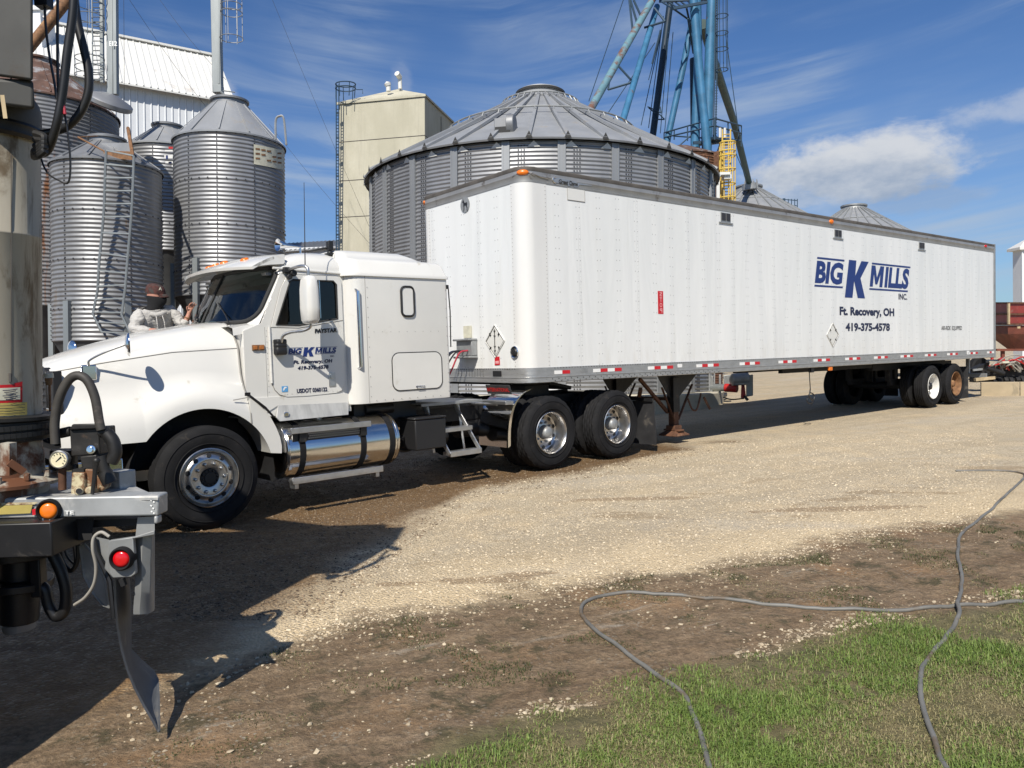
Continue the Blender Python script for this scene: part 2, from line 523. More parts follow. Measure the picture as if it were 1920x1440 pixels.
    def text(s, string, u0, u1, v0, v1, f, bold=.02, shear=0., mi=None, spacing=1.):
        """flat lettering stretched into the box u0..u1 x v0..v1; f(u, v) -> point"""
        cu = bpy.data.curves.new('lettering', 'FONT')
        cu.body = string; cu.offset = bold; cu.resolution_u = 3; cu.space_character = spacing
        ob = bpy.data.objects.new('lettering', cu)
        me = bpy.data.meshes.new_from_object(ob)
        co = [v.co.copy() for v in me.vertices]
        xs = [c.x for c in co]; ys = [c.y for c in co]
        x0, x1, y0, y1 = min(xs), max(xs), min(ys), max(ys)
        vv = []
        for c in co:
            a = (c.x - x0) / (x1 - x0); b_ = (c.y - y0) / (y1 - y0)
            wv = (u1 - u0) - shear * (v1 - v0)
            vv.append(f(u0 + a * wv + b_ * shear * (v1 - v0), v0 + b_ * (v1 - v0)))
        s.add(vv, [tuple(p.vertices) for p in me.polygons], mi)
        bpy.data.objects.remove(ob); bpy.data.curves.remove(cu); bpy.data.meshes.remove(me)
        return s

    def done(s, name, mats, parent=None, smooth=40, bevel=0, world=False, seg=2, sub=0, recalc=True):
        if recalc:
            bmesh.ops.recalc_face_normals(s.bm, faces=s.bm.faces)
        me = bpy.data.meshes.new(name)
        s.bm.to_mesh(me); s.bm.free()
        for m_ in (mats if isinstance(mats, (list, tuple)) else [mats]):
            me.materials.append(M[m_])
        if smooth:
            me.polygons.foreach_set('use_smooth', [True] * len(me.polygons))
            me.set_sharp_from_angle(angle=R(smooth))
        o = bpy.data.objects.new(name, me)
        COL.objects.link(o)
        if parent is not None:
            o.parent = parent
            if world:
                me.transform(wm(parent).inverted())
        if bevel:
            bv = o.modifiers.new('bevel', 'BEVEL'); bv.width = bevel; bv.segments = seg; bv.limit_method = 'ANGLE'; bv.angle_limit = R(35)
        if sub:
            sb = o.modifiers.new('sub', 'SUBSURF'); sb.levels = sub; sb.render_levels = sub
        return o


def wm(o):
    m = Matrix.LocRotScale(o.location, o.rotation_euler, o.scale)
    return m if o.parent is None else wm(o.parent) @ m


def tag(o, label=None, cat=None, group=None, kind=None):
    if label:
        o['label'] = label
    if cat:
        o['category'] = cat
    if group:
        o['group'] = group
    if kind:
        o['kind'] = kind
    return o


def thing(name, label, cat, loc=(0, 0, 0), rot=(0, 0, 0), group=None):
    o = bpy.data.objects.new(name, None)
    o.empty_display_size = .3
    COL.objects.link(o)
    o.location = loc; o.rotation_euler = rot
    return tag(o, label, cat, group)


def part(name, parent, loc=(0, 0, 0), rot=(0, 0, 0)):
    o = bpy.data.objects.new(name, None)
    o.empty_display_size = .1
    COL.objects.link(o)
    o.parent = parent; o.location = loc; o.rotation_euler = rot
    return o


def rrect(x0, x1, y0, y1, r, n=4):
    """rounded rectangle outline, counter-clockwise"""
    rr = r if isinstance(r, (tuple, list)) else (r, r, r, r)
    out = []
    for (cx, cy, q, a0) in ((x1 - rr[0], y1 - rr[0], rr[0], 0), (x0 + rr[1], y1 - rr[1], rr[1], 90), (x0 + rr[2], y0 + rr[2], rr[2], 180), (x1 - rr[3], y0 + rr[3], rr[3], 270)):
        for k in range(n + 1):
            a = R(a0 + 90 * k / n)
            out.append((cx + q * math.cos(a), cy + q * math.sin(a)))
    return out


def spline(pts, n=6):
    """Catmull-Rom through the points"""
    P = [Vector(p) for p in pts]
    P = [P[0] * 2 - P[1]] + P + [P[-1] * 2 - P[-2]]
    out = []
    for i in range(1, len(P) - 2):
        p0, p1_, p2_, p3 = P[i - 1:i + 3]
        for k in range(n):
            t = k / n
            out.append(.5 * ((2 * p1_) + (p2_ - p0) * t + (2 * p0 - 5 * p1_ + 4 * p2_ - p3) * t * t + (3 * p1_ - p0 - 3 * p2_ + p3) * t ** 3))
    out.append(P[-2])
    return out


# a pixel of the 1920 x 1440 photograph as a point at ground distance `depth`
def ray(x, y):
    u, v = x - 960, y - 720
    px, py = u * cr - v * sr, u * sr + v * cr
    return Vector((px / FPX, cp - (py / FPX) * sp, -sp - (py / FPX) * cp))


def at(x, y, depth):
    d = ray(x, y)
    return Vector((0, 0, CAMH)) + d * (depth / d.y)


def on_ground(x, y, z=0.):
    d = ray(x, y)
    return Vector((0, 0, CAMH)) + d * ((z - CAMH) / d.z)


UP = Vector((.031, .025, 1)).normalized()              # true vertical: the yard slopes a little
TILT = Vector((0, 0, 1)).rotation_difference(UP).to_euler()


def project_y(P):
    q = P - Vector((0, 0, CAMH))
    return 720 - q.dot(CU) / q.dot(FW) * FPX


def height(px, py, depth):
    """height above the yard of the point seen at px, py"""
    return at(px, py, depth).z


# ------------------------------------------------------------------ ground
GRAVEL_EDGE = [(-60, -60), (-8, .2), (-4, 2.6), (-2.6, 3.5), (-1.87, 3.96), (-1.55, 4.45), (-1.24, 4.72), (-.94, 4.97), (-.45, 5.24), (-.12, 5.45), (.49, 5.5), (.92, 5.8), (1.49, 5.9),
               (2.14, 6.12), (2.87, 6.6), (3.44, 6.82), (4.05, 7.06), (4.86, 7.4), (8, 8.8), (16, 13), (60, 40)]
GRASS_EDGE = [(-60, -40), (-4, .5), (-1.4, 2.3), (-.61, 3.02), (-.31, 3.38), (.07, 3.58), (.31, 3.68), (.58, 3.77), (.9, 4.01), (1.35, 4.19), (1.6, 4.4), (2.13, 4.62), (2.72, 4.75), (3.27, 4.99), (6, 6.2), (12, 9.6), (60, 34)]
WET_EDGE = [(-60, -10), (-6, 4.2), (-3.0, 5.9), (-2.1, 7.09), (-1.61, 7.34), (-.95, 8.21), (-.44, 9.5), (.3, 10.0), (1.14, 10.72), (2.37, 12.0), (3.19, 12.7), (8, 16.5), (60, 60)]


def edge(tab, x):
    return np.interp(x, [p[0] for p in tab], [p[1] for p in tab])


def gz(x, y):
    """yard surface height"""
    far = max(0., min(1., (14 - y) / 5)) if y > 9 else 1.
    mud = float(edge(GRAVEL_EDGE, x)) - y
    z = .012 * noise.noise((x * .9, y * .9, 0))
    z += .008 * noise.noise((x * 3.1, y * 3.1, 4)) * (1.6 if mud > 0 else .6)
    if mud > 0:
        z += min(1, mud) * (.014 * noise.noise((x * 6, y * 6, 8)) + .010 * noise.noise((x * 1.4 - y * 2.6, x * .5 + y * .2, 2)))
    z += .004 * noise.noise((x * 14, y * 14, 5))
    return z * far - .012


def axis_coords(lo, hi, a, b, step, grow=1.16):
    c = list(np.arange(a, b + 1e-6, step))
    s_ = step; v = a
    left = []
    while v > lo:
        s_ *= grow; v -= s_; left.append(v)
    s_ = step; v = b
    right = []
    while v < hi:
        s_ *= grow; v += s_; right.append(v)
    return left[::-1] + c + right


gx = axis_coords(-500, 500, -3.4, 4.6, .045)
gy = axis_coords(-60, 900, 2.2, 8.2, .045)
nx, ny = len(gx), len(gy)
vv = [(x, y, gz(x, y)) for y in gy for x in gx]
ff = [(j * nx + i, j * nx + i + 1, (j + 1) * nx + i + 1, (j + 1) * nx + i) for j in range(ny - 1) for i in range(nx - 1)]
me = bpy.data.meshes.new('ground')
me.from_pydata(vv, [], ff)
me.polygons.foreach_set('use_smooth', [True] * len(me.polygons))
arr = np.array(vv)
for nm, tab in (('mud', GRAVEL_EDGE), ('grass', GRASS_EDGE)):
    at_ = me.attributes.new(nm, 'FLOAT', 'POINT')
    at_.data.foreach_set('value', (edge(tab, arr[:, 0]) - arr[:, 1]).astype(np.float32))
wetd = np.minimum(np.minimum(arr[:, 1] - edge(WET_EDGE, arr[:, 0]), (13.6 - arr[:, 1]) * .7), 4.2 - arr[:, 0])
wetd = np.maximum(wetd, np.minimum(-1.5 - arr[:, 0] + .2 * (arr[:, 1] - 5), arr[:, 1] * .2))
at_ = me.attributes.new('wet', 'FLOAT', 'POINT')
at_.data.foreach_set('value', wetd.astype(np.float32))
ground = bpy.data.objects.new('ground', me)
COL.objects.link(ground)
tag(ground, 'farmyard of pale gravel with a brown muddy strip and wet ground under the truck', 'ground', kind='structure')


def ground_mat():
    m = bpy.data.materials.new('yard'); m.use_nodes = True
    t = NT(m.node_tree); b = t.n['Principled BSDF']
    oc = t.node('ShaderNodeTexCoord').outputs['Object']

    def attr(n_):
        return t.node('ShaderNodeAttribute', attribute_name=n_).outputs['Fac']
    nb = t.noise(oc, 1.1, 5, .6)
    nf = t.noise(oc, 7., 8, .7)
    nff = t.noise(oc, 45., 6, .7)
    warp = t.math('ADD', t.math('MULTIPLY', t.math('SUBTRACT', nb, .5), .9), t.math('MULTIPLY', t.math('SUBTRACT', nf, .5), .5))
    mud = t.ss(t.math('ADD', attr('mud'), t.math('MULTIPLY', warp, 1.35)), -.22, .24)
    grass = t.ss(t.math('ADD', attr('grass'), t.math('MULTIPLY', warp, .8)), -.12, .16)
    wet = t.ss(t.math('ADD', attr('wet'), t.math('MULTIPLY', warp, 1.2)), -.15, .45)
    # gravel: stones of two sizes
    v1 = t.vor(oc, 48.); v2 = t.vor(oc, 105.); v3 = t.vor(oc, 21.)
    r1 = t.sep(v1.outputs['Color'])[0]
    r2 = t.sep(v2.outputs['Color'])[1]
    stone = t.mix(r1, (.30, .24, .155), (.78, .66, .47))
    stone = t.mix(t.math('MULTIPLY', r2, .55), stone, (.44, .375, .285))
    dust = t.mix(t.ss(nb, .3, .7), (.76, .59, .36), (.62, .53, .375))
    gravel = t.mix(t.ss(t.noise(oc, 2.3, 7, .7), .38, .62, .06, .60), stone, dust)
    gap = t.ss(v1.outputs['Distance'], .35, .75)
    gravel = t.mix(t.math('MULTIPLY', gap, .6), gravel, (.30, .235, .155))
    patch = t.ss(t.noise(t.scale(oc, .55, .9, 1), 1.0, 6, .62, .5), .56, .72)
    gravel = t.mix(t.math('MULTIPLY', patch, .45), gravel, (.40, .31, .20))
    spot = t.ss(t.noise(t.scale(oc, .8, 1.5, 1), 1.0, 8, .66, .4), .565, .62)
    gravel = t.mix(t.math('MULTIPLY', spot, t.math('MULTIPLY', t.ss(attr('mud'), -5, -1), .75)), gravel, (.30, .215, .125))
    rt = t.node('ShaderNodeVectorRotate', rotation_type='Z_AXIS')
    t.put(rt.inputs['Vector'], oc); rt.inputs['Angle'].default_value = -.60
    rut = t.noise(t.scale(rt.outputs[0], .12, 1.5, 1), 1.0, 5, .6, .25)
    gravel = t.mix(t.math('MULTIPLY', t.ss(rut, .48, .60), .5), gravel, (.40, .325, .22))
    band_ = t.ss(t.math('ADD', attr('mud'), t.math('MULTIPLY', warp, 1.6)), -1.5, -.2)
    gravel = t.mix(t.math('MULTIPLY', band_, .42), gravel, (.80, .62, .37))
    grey_ = t.ss(t.noise(t.scale(oc, .35, .8, 1), 1.0, 5, .6, .3), .52, .68)
    gravel = t.mix(t.math('MULTIPLY', grey_, .35), gravel, (.50, .46, .39))
    gx_, gy_, gz_ = t.sep(oc)
    for (sx_, sy_, rx_, ry_) in ((-.24, 5.72, .38, .10), (.06, 5.82, .24, .07), (-.87, 5.70, .20, .06), (3.2, 7.75, .9, .12), (1.3, 8.6, .8, .12)):
        dx_ = t.math('DIVIDE', t.math('SUBTRACT', gx_, sx_), rx_); dy_ = t.math('DIVIDE', t.math('SUBTRACT', gy_, sy_), ry_)
        dd_ = t.math('ADD', t.math('SQRT', t.math('ADD', t.math('MULTIPLY', dx_, dx_), t.math('MULTIPLY', dy_, dy_))), t.math('MULTIPLY', t.math('SUBTRACT', nf, .5), 1.6))
        gravel = t.mix(t.math('MULTIPLY', t.ss(dd_, 1.05, .8), .72), gravel, (.30, .21, .125))
    # wet gravel
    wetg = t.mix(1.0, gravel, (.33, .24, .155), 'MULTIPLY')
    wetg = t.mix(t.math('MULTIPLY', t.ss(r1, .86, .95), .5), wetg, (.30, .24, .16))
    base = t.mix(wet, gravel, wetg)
    # mud with tyre smears running along the strip
    st = t.node('ShaderNodeVectorRotate', rotation_type='Z_AXIS')
    t.put(st.inputs['Vector'], oc); st.inputs['Angle'].default_value = -.42
    streak = t.noise(t.scale(st.outputs[0], 1.1, 6.5, 1), 1.0, 7, .65, .6)
    mudc = t.mix(t.ss(streak, .3, .7), (.265, .178, .102), (.41, .295, .185))
    mudc = t.mix(t.ss(nff, .38, .66), t.mix(1.0, mudc, (.70, .68, .64), 'MULTIPLY'), mudc)
    clod = t.noise(oc, 17., 9, .72)
    mudc = t.mix(t.ss(clod, .40, .62), t.mix(1.0, mudc, (.68, .68, .66), 'MULTIPLY'), mudc)
    mudc = t.mix(t.math('MULTIPLY', t.ss(nb, .52, .66), .5), mudc, (.38, .225, .11))
    weed = t.math('MULTIPLY', t.ss(t.noise(oc, 3.6, 10, .78, .3), .52, .62), .72)
    mudc = t.mix(weed, mudc, (.052, .050, .020))
    peb = t.math('MULTIPLY', t.ss(t.sep(v3.outputs['Color'])[2], .90, .93), t.ss(v3.outputs['Distance'], .45, .3))
    mudc = t.mix(t.math('MULTIPLY', peb, .25), mudc, (.36, .30, .21))
    peb2 = t.math('MULTIPLY', t.ss(t.sep(v1.outputs['Color'])[2], .80, .86), t.ss(v1.outputs['Distance'], .5, .3))
    mudc = t.mix(t.math('MULTIPLY', peb2, t.ss(nb, .42, .60)), mudc, (.33, .28, .21))
    slop = t.math('MULTIPLY', t.ss(streak, .60, .68), t.ss(nb, .46, .58))
    mudc = t.mix(t.math('MULTIPLY', slop, .6), mudc, (.40, .35, .28))
    base = t.mix(mud, base, mudc)
    # soil below the turf
    soil = t.mix(t.ss(nf, .35, .65), (.115, .105, .045), (.22, .18, .09))
    base = t.mix(grass, base, soil)
    t.l.new(base, b.inputs['Base Color'])
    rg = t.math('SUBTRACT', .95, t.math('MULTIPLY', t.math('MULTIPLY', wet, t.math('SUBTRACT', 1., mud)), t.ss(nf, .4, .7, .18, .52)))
    rg = t.math('SUBTRACT', rg, t.math('MULTIPLY', t.math('MULTIPLY', slop, mud), .5))
    rg = t.math('SUBTRACT', rg, t.math('MULTIPLY', mud, t.ss(nf, .35, .7, .02, .25)))
    t.l.new(rg, b.inputs['Roughness'])
    b.inputs['Specular IOR Level'].default_value = .4
    hs = t.math('SUBTRACT', 1., v1.outputs['Distance'])
    hs = t.math('ADD', t.math('MULTIPLY', hs, t.math('ADD', r1, .3)), t.math('MULTIPLY', nff, .6))
    hm = t.math('ADD', t.math('ADD', t.math('MULTIPLY', nf, 1.4), t.math('MULTIPLY', clod, 1.6)), t.math('ADD', nff, t.math('MULTIPLY', peb, .3)))
    h_ = t.node('ShaderNodeMix', data_type='FLOAT')
    t.put(h_.inputs[0], mud); t.put(h_.inputs[2], hs); t.put(h_.inputs[3], hm)
    t.l.new(t.bump(h_.outputs[0], .9, .022), b.inputs['Normal'])
    M['yard'] = m


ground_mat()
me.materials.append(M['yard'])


def stone_heap(name, label, pts, smin, smax, tint):
    """loose stones, one mesh: each a dented little icosahedron"""
    t_ = (1 + 5 ** .5) / 2
    iv = np.array([(-1, t_, 0), (1, t_, 0), (-1, -t_, 0), (1, -t_, 0), (0, -1, t_), (0, 1, t_), (0, -1, -t_), (0, 1, -t_), (t_, 0, -1), (t_, 0, 1), (-t_, 0, -1), (-t_, 0, 1)]) / 1.902
    iff = np.array([(0, 11, 5), (0, 5, 1), (0, 1, 7), (0, 7, 10), (0, 10, 11), (1, 5, 9), (5, 11, 4), (11, 10, 2), (10, 7, 6), (7, 1, 8), (3, 9, 4), (3, 4, 2), (3, 2, 6), (3, 6, 8), (3, 8, 9), (4, 9, 5), (2, 4, 11), (6, 2, 10), (8, 6, 7), (9, 8, 1)])
    rng = np.random.default_rng(len(pts))
    n = len(pts)
    s_ = smin * (smax / smin) ** (rng.random(n) ** 2.2)
    V_ = iv[None] * (1 + .28 * rng.standard_normal((n, 12, 1)))
    V_ *= np.stack([s_ * (.8 + .5 * rng.random(n)), s_ * (.7 + .4 * rng.random(n)), s_ * (.45 + .3 * rng.random(n))], 1)[:, None]
    a = rng.random(n) * 6.28
    ca, sa = np.cos(a), np.sin(a)
    X_ = V_[..., 0] * ca[:, None] - V_[..., 1] * sa[:, None]; Y_ = V_[..., 0] * sa[:, None] + V_[..., 1] * ca[:, None]
    P = np.array([(x, y, gz(x, y)) for x, y in pts])
    V_ = np.stack([X_, Y_, V_[..., 2]], -1) + P[:, None] + np.array([0, 0, 1]) * (s_ * .18)[:, None, None]
    F_ = (iff[None] + (np.arange(n) * 12)[:, None, None]).reshape(-1, 3)
    me_ = bpy.data.meshes.new(name)
    V_ = V_.reshape(-1, 3)
    me_.from_pydata(V_.tolist(), [], F_.tolist())
    me_.polygons.foreach_set('use_smooth', [False] * len(me_.polygons))
    c = me_.attributes.new('rnd', 'FLOAT', 'POINT')
    c.data.foreach_set('value', np.repeat(rng.random(n), 12).astype(np.float32))
    m = bpy.data.materials.new(name); m.use_nodes = True
    t = NT(m.node_tree); b = t.n['Principled BSDF']
    r_ = t.node('ShaderNodeAttribute', attribute_name='rnd').outputs['Fac']
    t.l.new(t.mix(r_, *tint), b.inputs['Base Color'])
    b.inputs['Roughness'].default_value = .85
    me_.materials.append(m)
    o = bpy.data.objects.new(name, me_)
    COL.objects.link(o)
    return tag(o, label, 'gravel', kind='stuff')


rng = np.random.default_rng(3)
sp_ = []
while len(sp_) < 3200:                                  # pale stones gathered along the lawn edge and in the mud
    x = rng.uniform(-1.9, 4.2)
    e = float(edge(GRASS_EDGE, x)); g = float(edge(GRAVEL_EDGE, x))
    k = rng.random()
    if k < .42:
        y = e + abs(rng.normal(0, .13)) - .05
        if noise.noise((x * 1.7, y * 1.7, 9)) < -.02:
            continue
    elif k < .66:
        y = g - abs(rng.normal(0, .30))
    else:
        y = rng.uniform(e, g)
        if noise.noise((x * 1.3, y * 1.3, 3)) < .12 and x > -.2:
            continue
    if y < 2.6 or (k >= .42 and rng.random() < .35):
        continue
    sp_.append((x, y))
stone_heap('pebble_gravel', 'loose pale limestone pebbles scattered over the mud and along the lawn edge', sp_, .0035, .0145, ((.22, .165, .105), (.56, .47, .33)))
gp_ = []
while len(gp_) < 26000:
    y = 4.6 + 9.0 * rng.random() ** 1.3
    x = rng.uniform(-1.9, .62 * y)
    if y < float(edge(GRAVEL_EDGE, x)) - .12 or y > float(edge(WET_EDGE, x)) + .3 or x < -1.45 + .2 * (y - 5):
        continue
    gp_.append((x, y))
stone_heap('gravel', 'crushed pale limestone gravel lying across the sunny yard', gp_, .004, .0115, ((.32, .255, .165), (.74, .63, .46)))


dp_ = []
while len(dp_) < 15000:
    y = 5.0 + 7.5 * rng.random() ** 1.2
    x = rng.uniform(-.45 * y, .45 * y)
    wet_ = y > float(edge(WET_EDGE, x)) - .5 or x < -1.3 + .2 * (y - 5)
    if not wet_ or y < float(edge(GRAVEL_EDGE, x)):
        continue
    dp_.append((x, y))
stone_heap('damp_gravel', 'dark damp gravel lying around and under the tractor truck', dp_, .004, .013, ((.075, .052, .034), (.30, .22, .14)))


# grass: every blade a bent sliver
def blades(name, label, pts, hmin, hmax, width, seed, dry, mt='grass'):
    rng = np.random.default_rng(seed)
    n = len(pts)
    P = np.array([(x, y, gz(x, y) - .004) for x, y in pts])
    hh = hmin + (hmax - hmin) * rng.random(n) ** 1.6
    patch = np.array([noise.noise((x * 1.6, y * 1.6, 1)) + .5 * noise.noise((x * 5, y * 5, 6)) for x, y in pts])
    hh *= np.clip(.8 + .6 * patch, .4, 1.5)
    a = rng.random(n) * 6.283
    lean = .25 + 1.15 * rng.random(n)
    d = np.stack([np.cos(a), np.sin(a), np.zeros(n)], 1); q = np.stack([-np.sin(a), np.cos(a), np.zeros(n)], 1)
    wd = (width * (.6 + .8 * rng.random(n)))[:, None]
    up = np.array([0, 0, 1.])
    H = hh[:, None]; Lr = lean[:, None]
    p0, p1_, p2_ = P, P + up * H * .55 + d * H * .28 * Lr, P + up * H * (1 - .35 * np.minimum(Lr, 1.2)) + d * H * .8 * Lr
    V_ = np.stack([p0 - q * wd, p0 + q * wd, p1_ + q * wd * .8, p1_ - q * wd * .8, p2_], 1).reshape(-1, 3)
    k = np.arange(n) * 5
    me_ = bpy.data.meshes.new(name)
    quads = np.stack([k, k + 1, k + 2, k + 3], 1).tolist(); tris = np.stack([k + 3, k + 2, k + 4], 1).tolist()
    me_.from_pydata(V_.tolist(), [], quads + tris)
    c = me_.attributes.new('rnd', 'FLOAT', 'POINT')
    c.data.foreach_set('value', np.repeat(rng.random(n), 5).astype(np.float32))
    c = me_.attributes.new('dry', 'FLOAT', 'POINT')
    c.data.foreach_set('value', np.repeat(np.clip(dry - patch * .75 + .25 * rng.standard_normal(n), 0, 1), 5).astype(np.float32))
    o = bpy.data.objects.new(name, me_)
    me_.materials.append(M[mt])
    COL.objects.link(o)
    return tag(o, label, 'grass', kind='stuff')


def grass_mat(name, ga, gb):
    m = bpy.data.materials.new(name); m.use_nodes = True
    t = NT(m.node_tree); b = t.n['Principled BSDF']
    r_ = t.node('ShaderNodeAttribute', attribute_name='rnd').outputs['Fac']
    d_ = t.node('ShaderNodeAttribute', attribute_name='dry').outputs['Fac']
    g = t.mix(r_, ga, gb)
    y = t.mix(r_, (.21, .18, .085), (.33, .285, .145))
    t.l.new(t.mix(t.ss(d_, .35, .75), g, y), b.inputs['Base Color'])
    b.inputs['Roughness'].default_value = .55
    b.inputs['Specular IOR Level'].default_value = .3
    M[name] = m


grass_mat('grass', (.080, .135, .024), (.195, .265, .062))
grass_mat('weed', (.030, .042, .012), (.085, .095, .032))
gp = []
rng = np.random.default_rng(11)
while len(gp) < 175000:
    y = 2.45 + 3.5 * rng.random() ** 1.25
    x = rng.uniform(-1.2, .78 * y + .6)
    dd = float(edge(GRASS_EDGE, x)) - y + .45 * noise.noise((x * 1.1, y * 1.1, 20)) + .18 * noise.noise((x * 6, y * 6, 21))
    if dd < .02:
        continue
    bare = noise.noise((x * 2.2, y * 2.2, 31)) + .5 * noise.noise((x * 7, y * 7, 32))
    if bare > .20 + min(1.0, dd) * .55 and rng.random() < .85:
        continue
    if dd < .35 and rng.random() > .25 + dd * 1.6:
        continue
    gp.append((x, y))
blades('lawn_grass', 'patchy mown lawn of green and straw-coloured grass beside the mud', gp, .013, .054, .0018, 5, .40)
wp = []
while len(wp) < 16000:
    x = rng.uniform(-1.6, 4.4)
    g = float(edge(GRAVEL_EDGE, x)); e = float(edge(GRASS_EDGE, x))
    y = rng.uniform(max(2.5, e - .1), g - .1)
    if noise.noise((x * 2.1, y * 2.6, 40)) + .6 * noise.noise((x * 6, y * 6, 41)) < .22:
        continue
    wp.append((x, y))
blades('trodden_weeds', 'sparse trodden weeds in dark tufts on the brown mud', wp, .010, .030, .0022, 6, .25, 'weed')


# ------------------------------------------------------------------ hoses on the ground
def lay(pts, r):
    out = []
    for p in spline([(x, y, 0) for x, y in pts], 10):
        wx = .012 * noise.noise((p.x * 2.1, p.y * 2.1, 51)) + .005 * noise.noise((p.x * 7, p.y * 7, 52))
        wy = .012 * noise.noise((p.x * 2.1, p.y * 2.1, 61)) + .005 * noise.noise((p.x * 7, p.y * 7, 62))
        out.append((p.x + wx, p.y + wy, gz(p.x + wx, p.y + wy) + r * .72))
    return out


h1 = lay([(.72, 2.6), (.74, 3.03), (.76, 3.24), (.78, 3.53), (.77, 3.72), (.69, 3.92), (.56, 4.28), (.43, 4.64), (.39, 4.87), (.41, 5.06), (.53, 5.2), (.75, 5.25), (1.1, 5.19), (1.48, 5.02), (1.96, 4.83), (2.39, 4.76), (2.75, 4.8), (3.18, 4.84), (4.2, 5.0)], .0125)
b = B(); b.tube(h1, .0125, 10)
tag(b.done('hose', 'hose_grey', smooth=60), 'grey rubber hose making a wide open loop on the brown mud', 'hose', 'hoses lying in the yard')
h2 = lay([(1.58, 2.6), (1.65, 2.97), (1.72, 3.2), (1.84, 3.51), (1.97, 3.79), (2.15, 4.04), (2.4, 4.33), (2.6, 4.57), (2.76, 4.85), (3.07, 5.34), (3.47, 6.08), (3.78, 6.57), (4.47, 7.34), (5.43, 8.45), (6.0, 9.13), (6.12, 9.42), (5.95, 9.6), (5.5, 9.68)], .0125)
h2 = [(x, y, z + (.022 * math.exp(-((x - 2.68) ** 2 + (y - 4.78) ** 2) / .02))) for x, y, z in h2]
b = B(); b.tube(h2, .0125, 10)
tag(b.done('hose', 'hose_grey', smooth=60), 'grey hose winding over the lawn and crossing the looped hose near the gravel', 'hose', 'hoses lying in the yard')


# ------------------------------------------------------------------ wheels
def tyre_mesh(parent, R_, wd, y0, s, tread, name='tyre', rin=.29):
    """tyre whose outer face is at y0, body running inwards (direction -s... towards the truck centre)"""
    b = B()
    ns = 96
    hb = wd
    prof = [(rin, .03), (rin + .015, .006), (rin + .06, -.004), (R_ - .11, -.012), (R_ - .06, -.004), (R_ - .025, .018), (R_ - .008, .036)]
    t0 = len(prof)
    grooves = 4
    h0, h1_ = .042, hb - .042
    seg = (h1_ - h0) / (grooves * 2 + 1)
    if tread == 'lug':
        for k in range(13):
            prof.append((R_, h0 + (h1_ - h0) * k / 12))
    else:
        for k in range(grooves * 2 + 1):
            rr = R_ if k % 2 == 0 else R_ - .014
            prof += [(rr, h0 + seg * k + .002), (rr, h0 + seg * (k + 1) - .002)]
    t1 = len(prof)
    prof += [(R_ - .008, hb - .036), (R_ - .025, hb - .018), (R_ - .06, hb), (R_ - .11, hb + .008), (rin + .03, hb), (rin, hb - .03)]

    def mod(i, k, r_):
        if tread == 'lug' and t0 - 1 <= i <= t1:
            q = i - t0
            row = q // 3
            ph = (k + row * 2 + (q % 3 == 2)) % 4
            if ph == 0 or (q % 3 == 2 and 0 < q < 12):
                return r_ - .013
        return r_
    b.lathe(prof, (0, y0, 0), (0, -s, 0), ns, mod=mod)
    # moulded ring lines on the sidewall
    for rr in (rin + .05, R_ - .075):
        b.lathe([(rr - .004, -.004), (rr - .002, -.014), (rr + .002, -.014), (rr + .004, -.004)], (0, y0, 0), (0, -s, 0), 64)
    return b.done(name, 'rubber', parent, smooth=35, recalc=True)


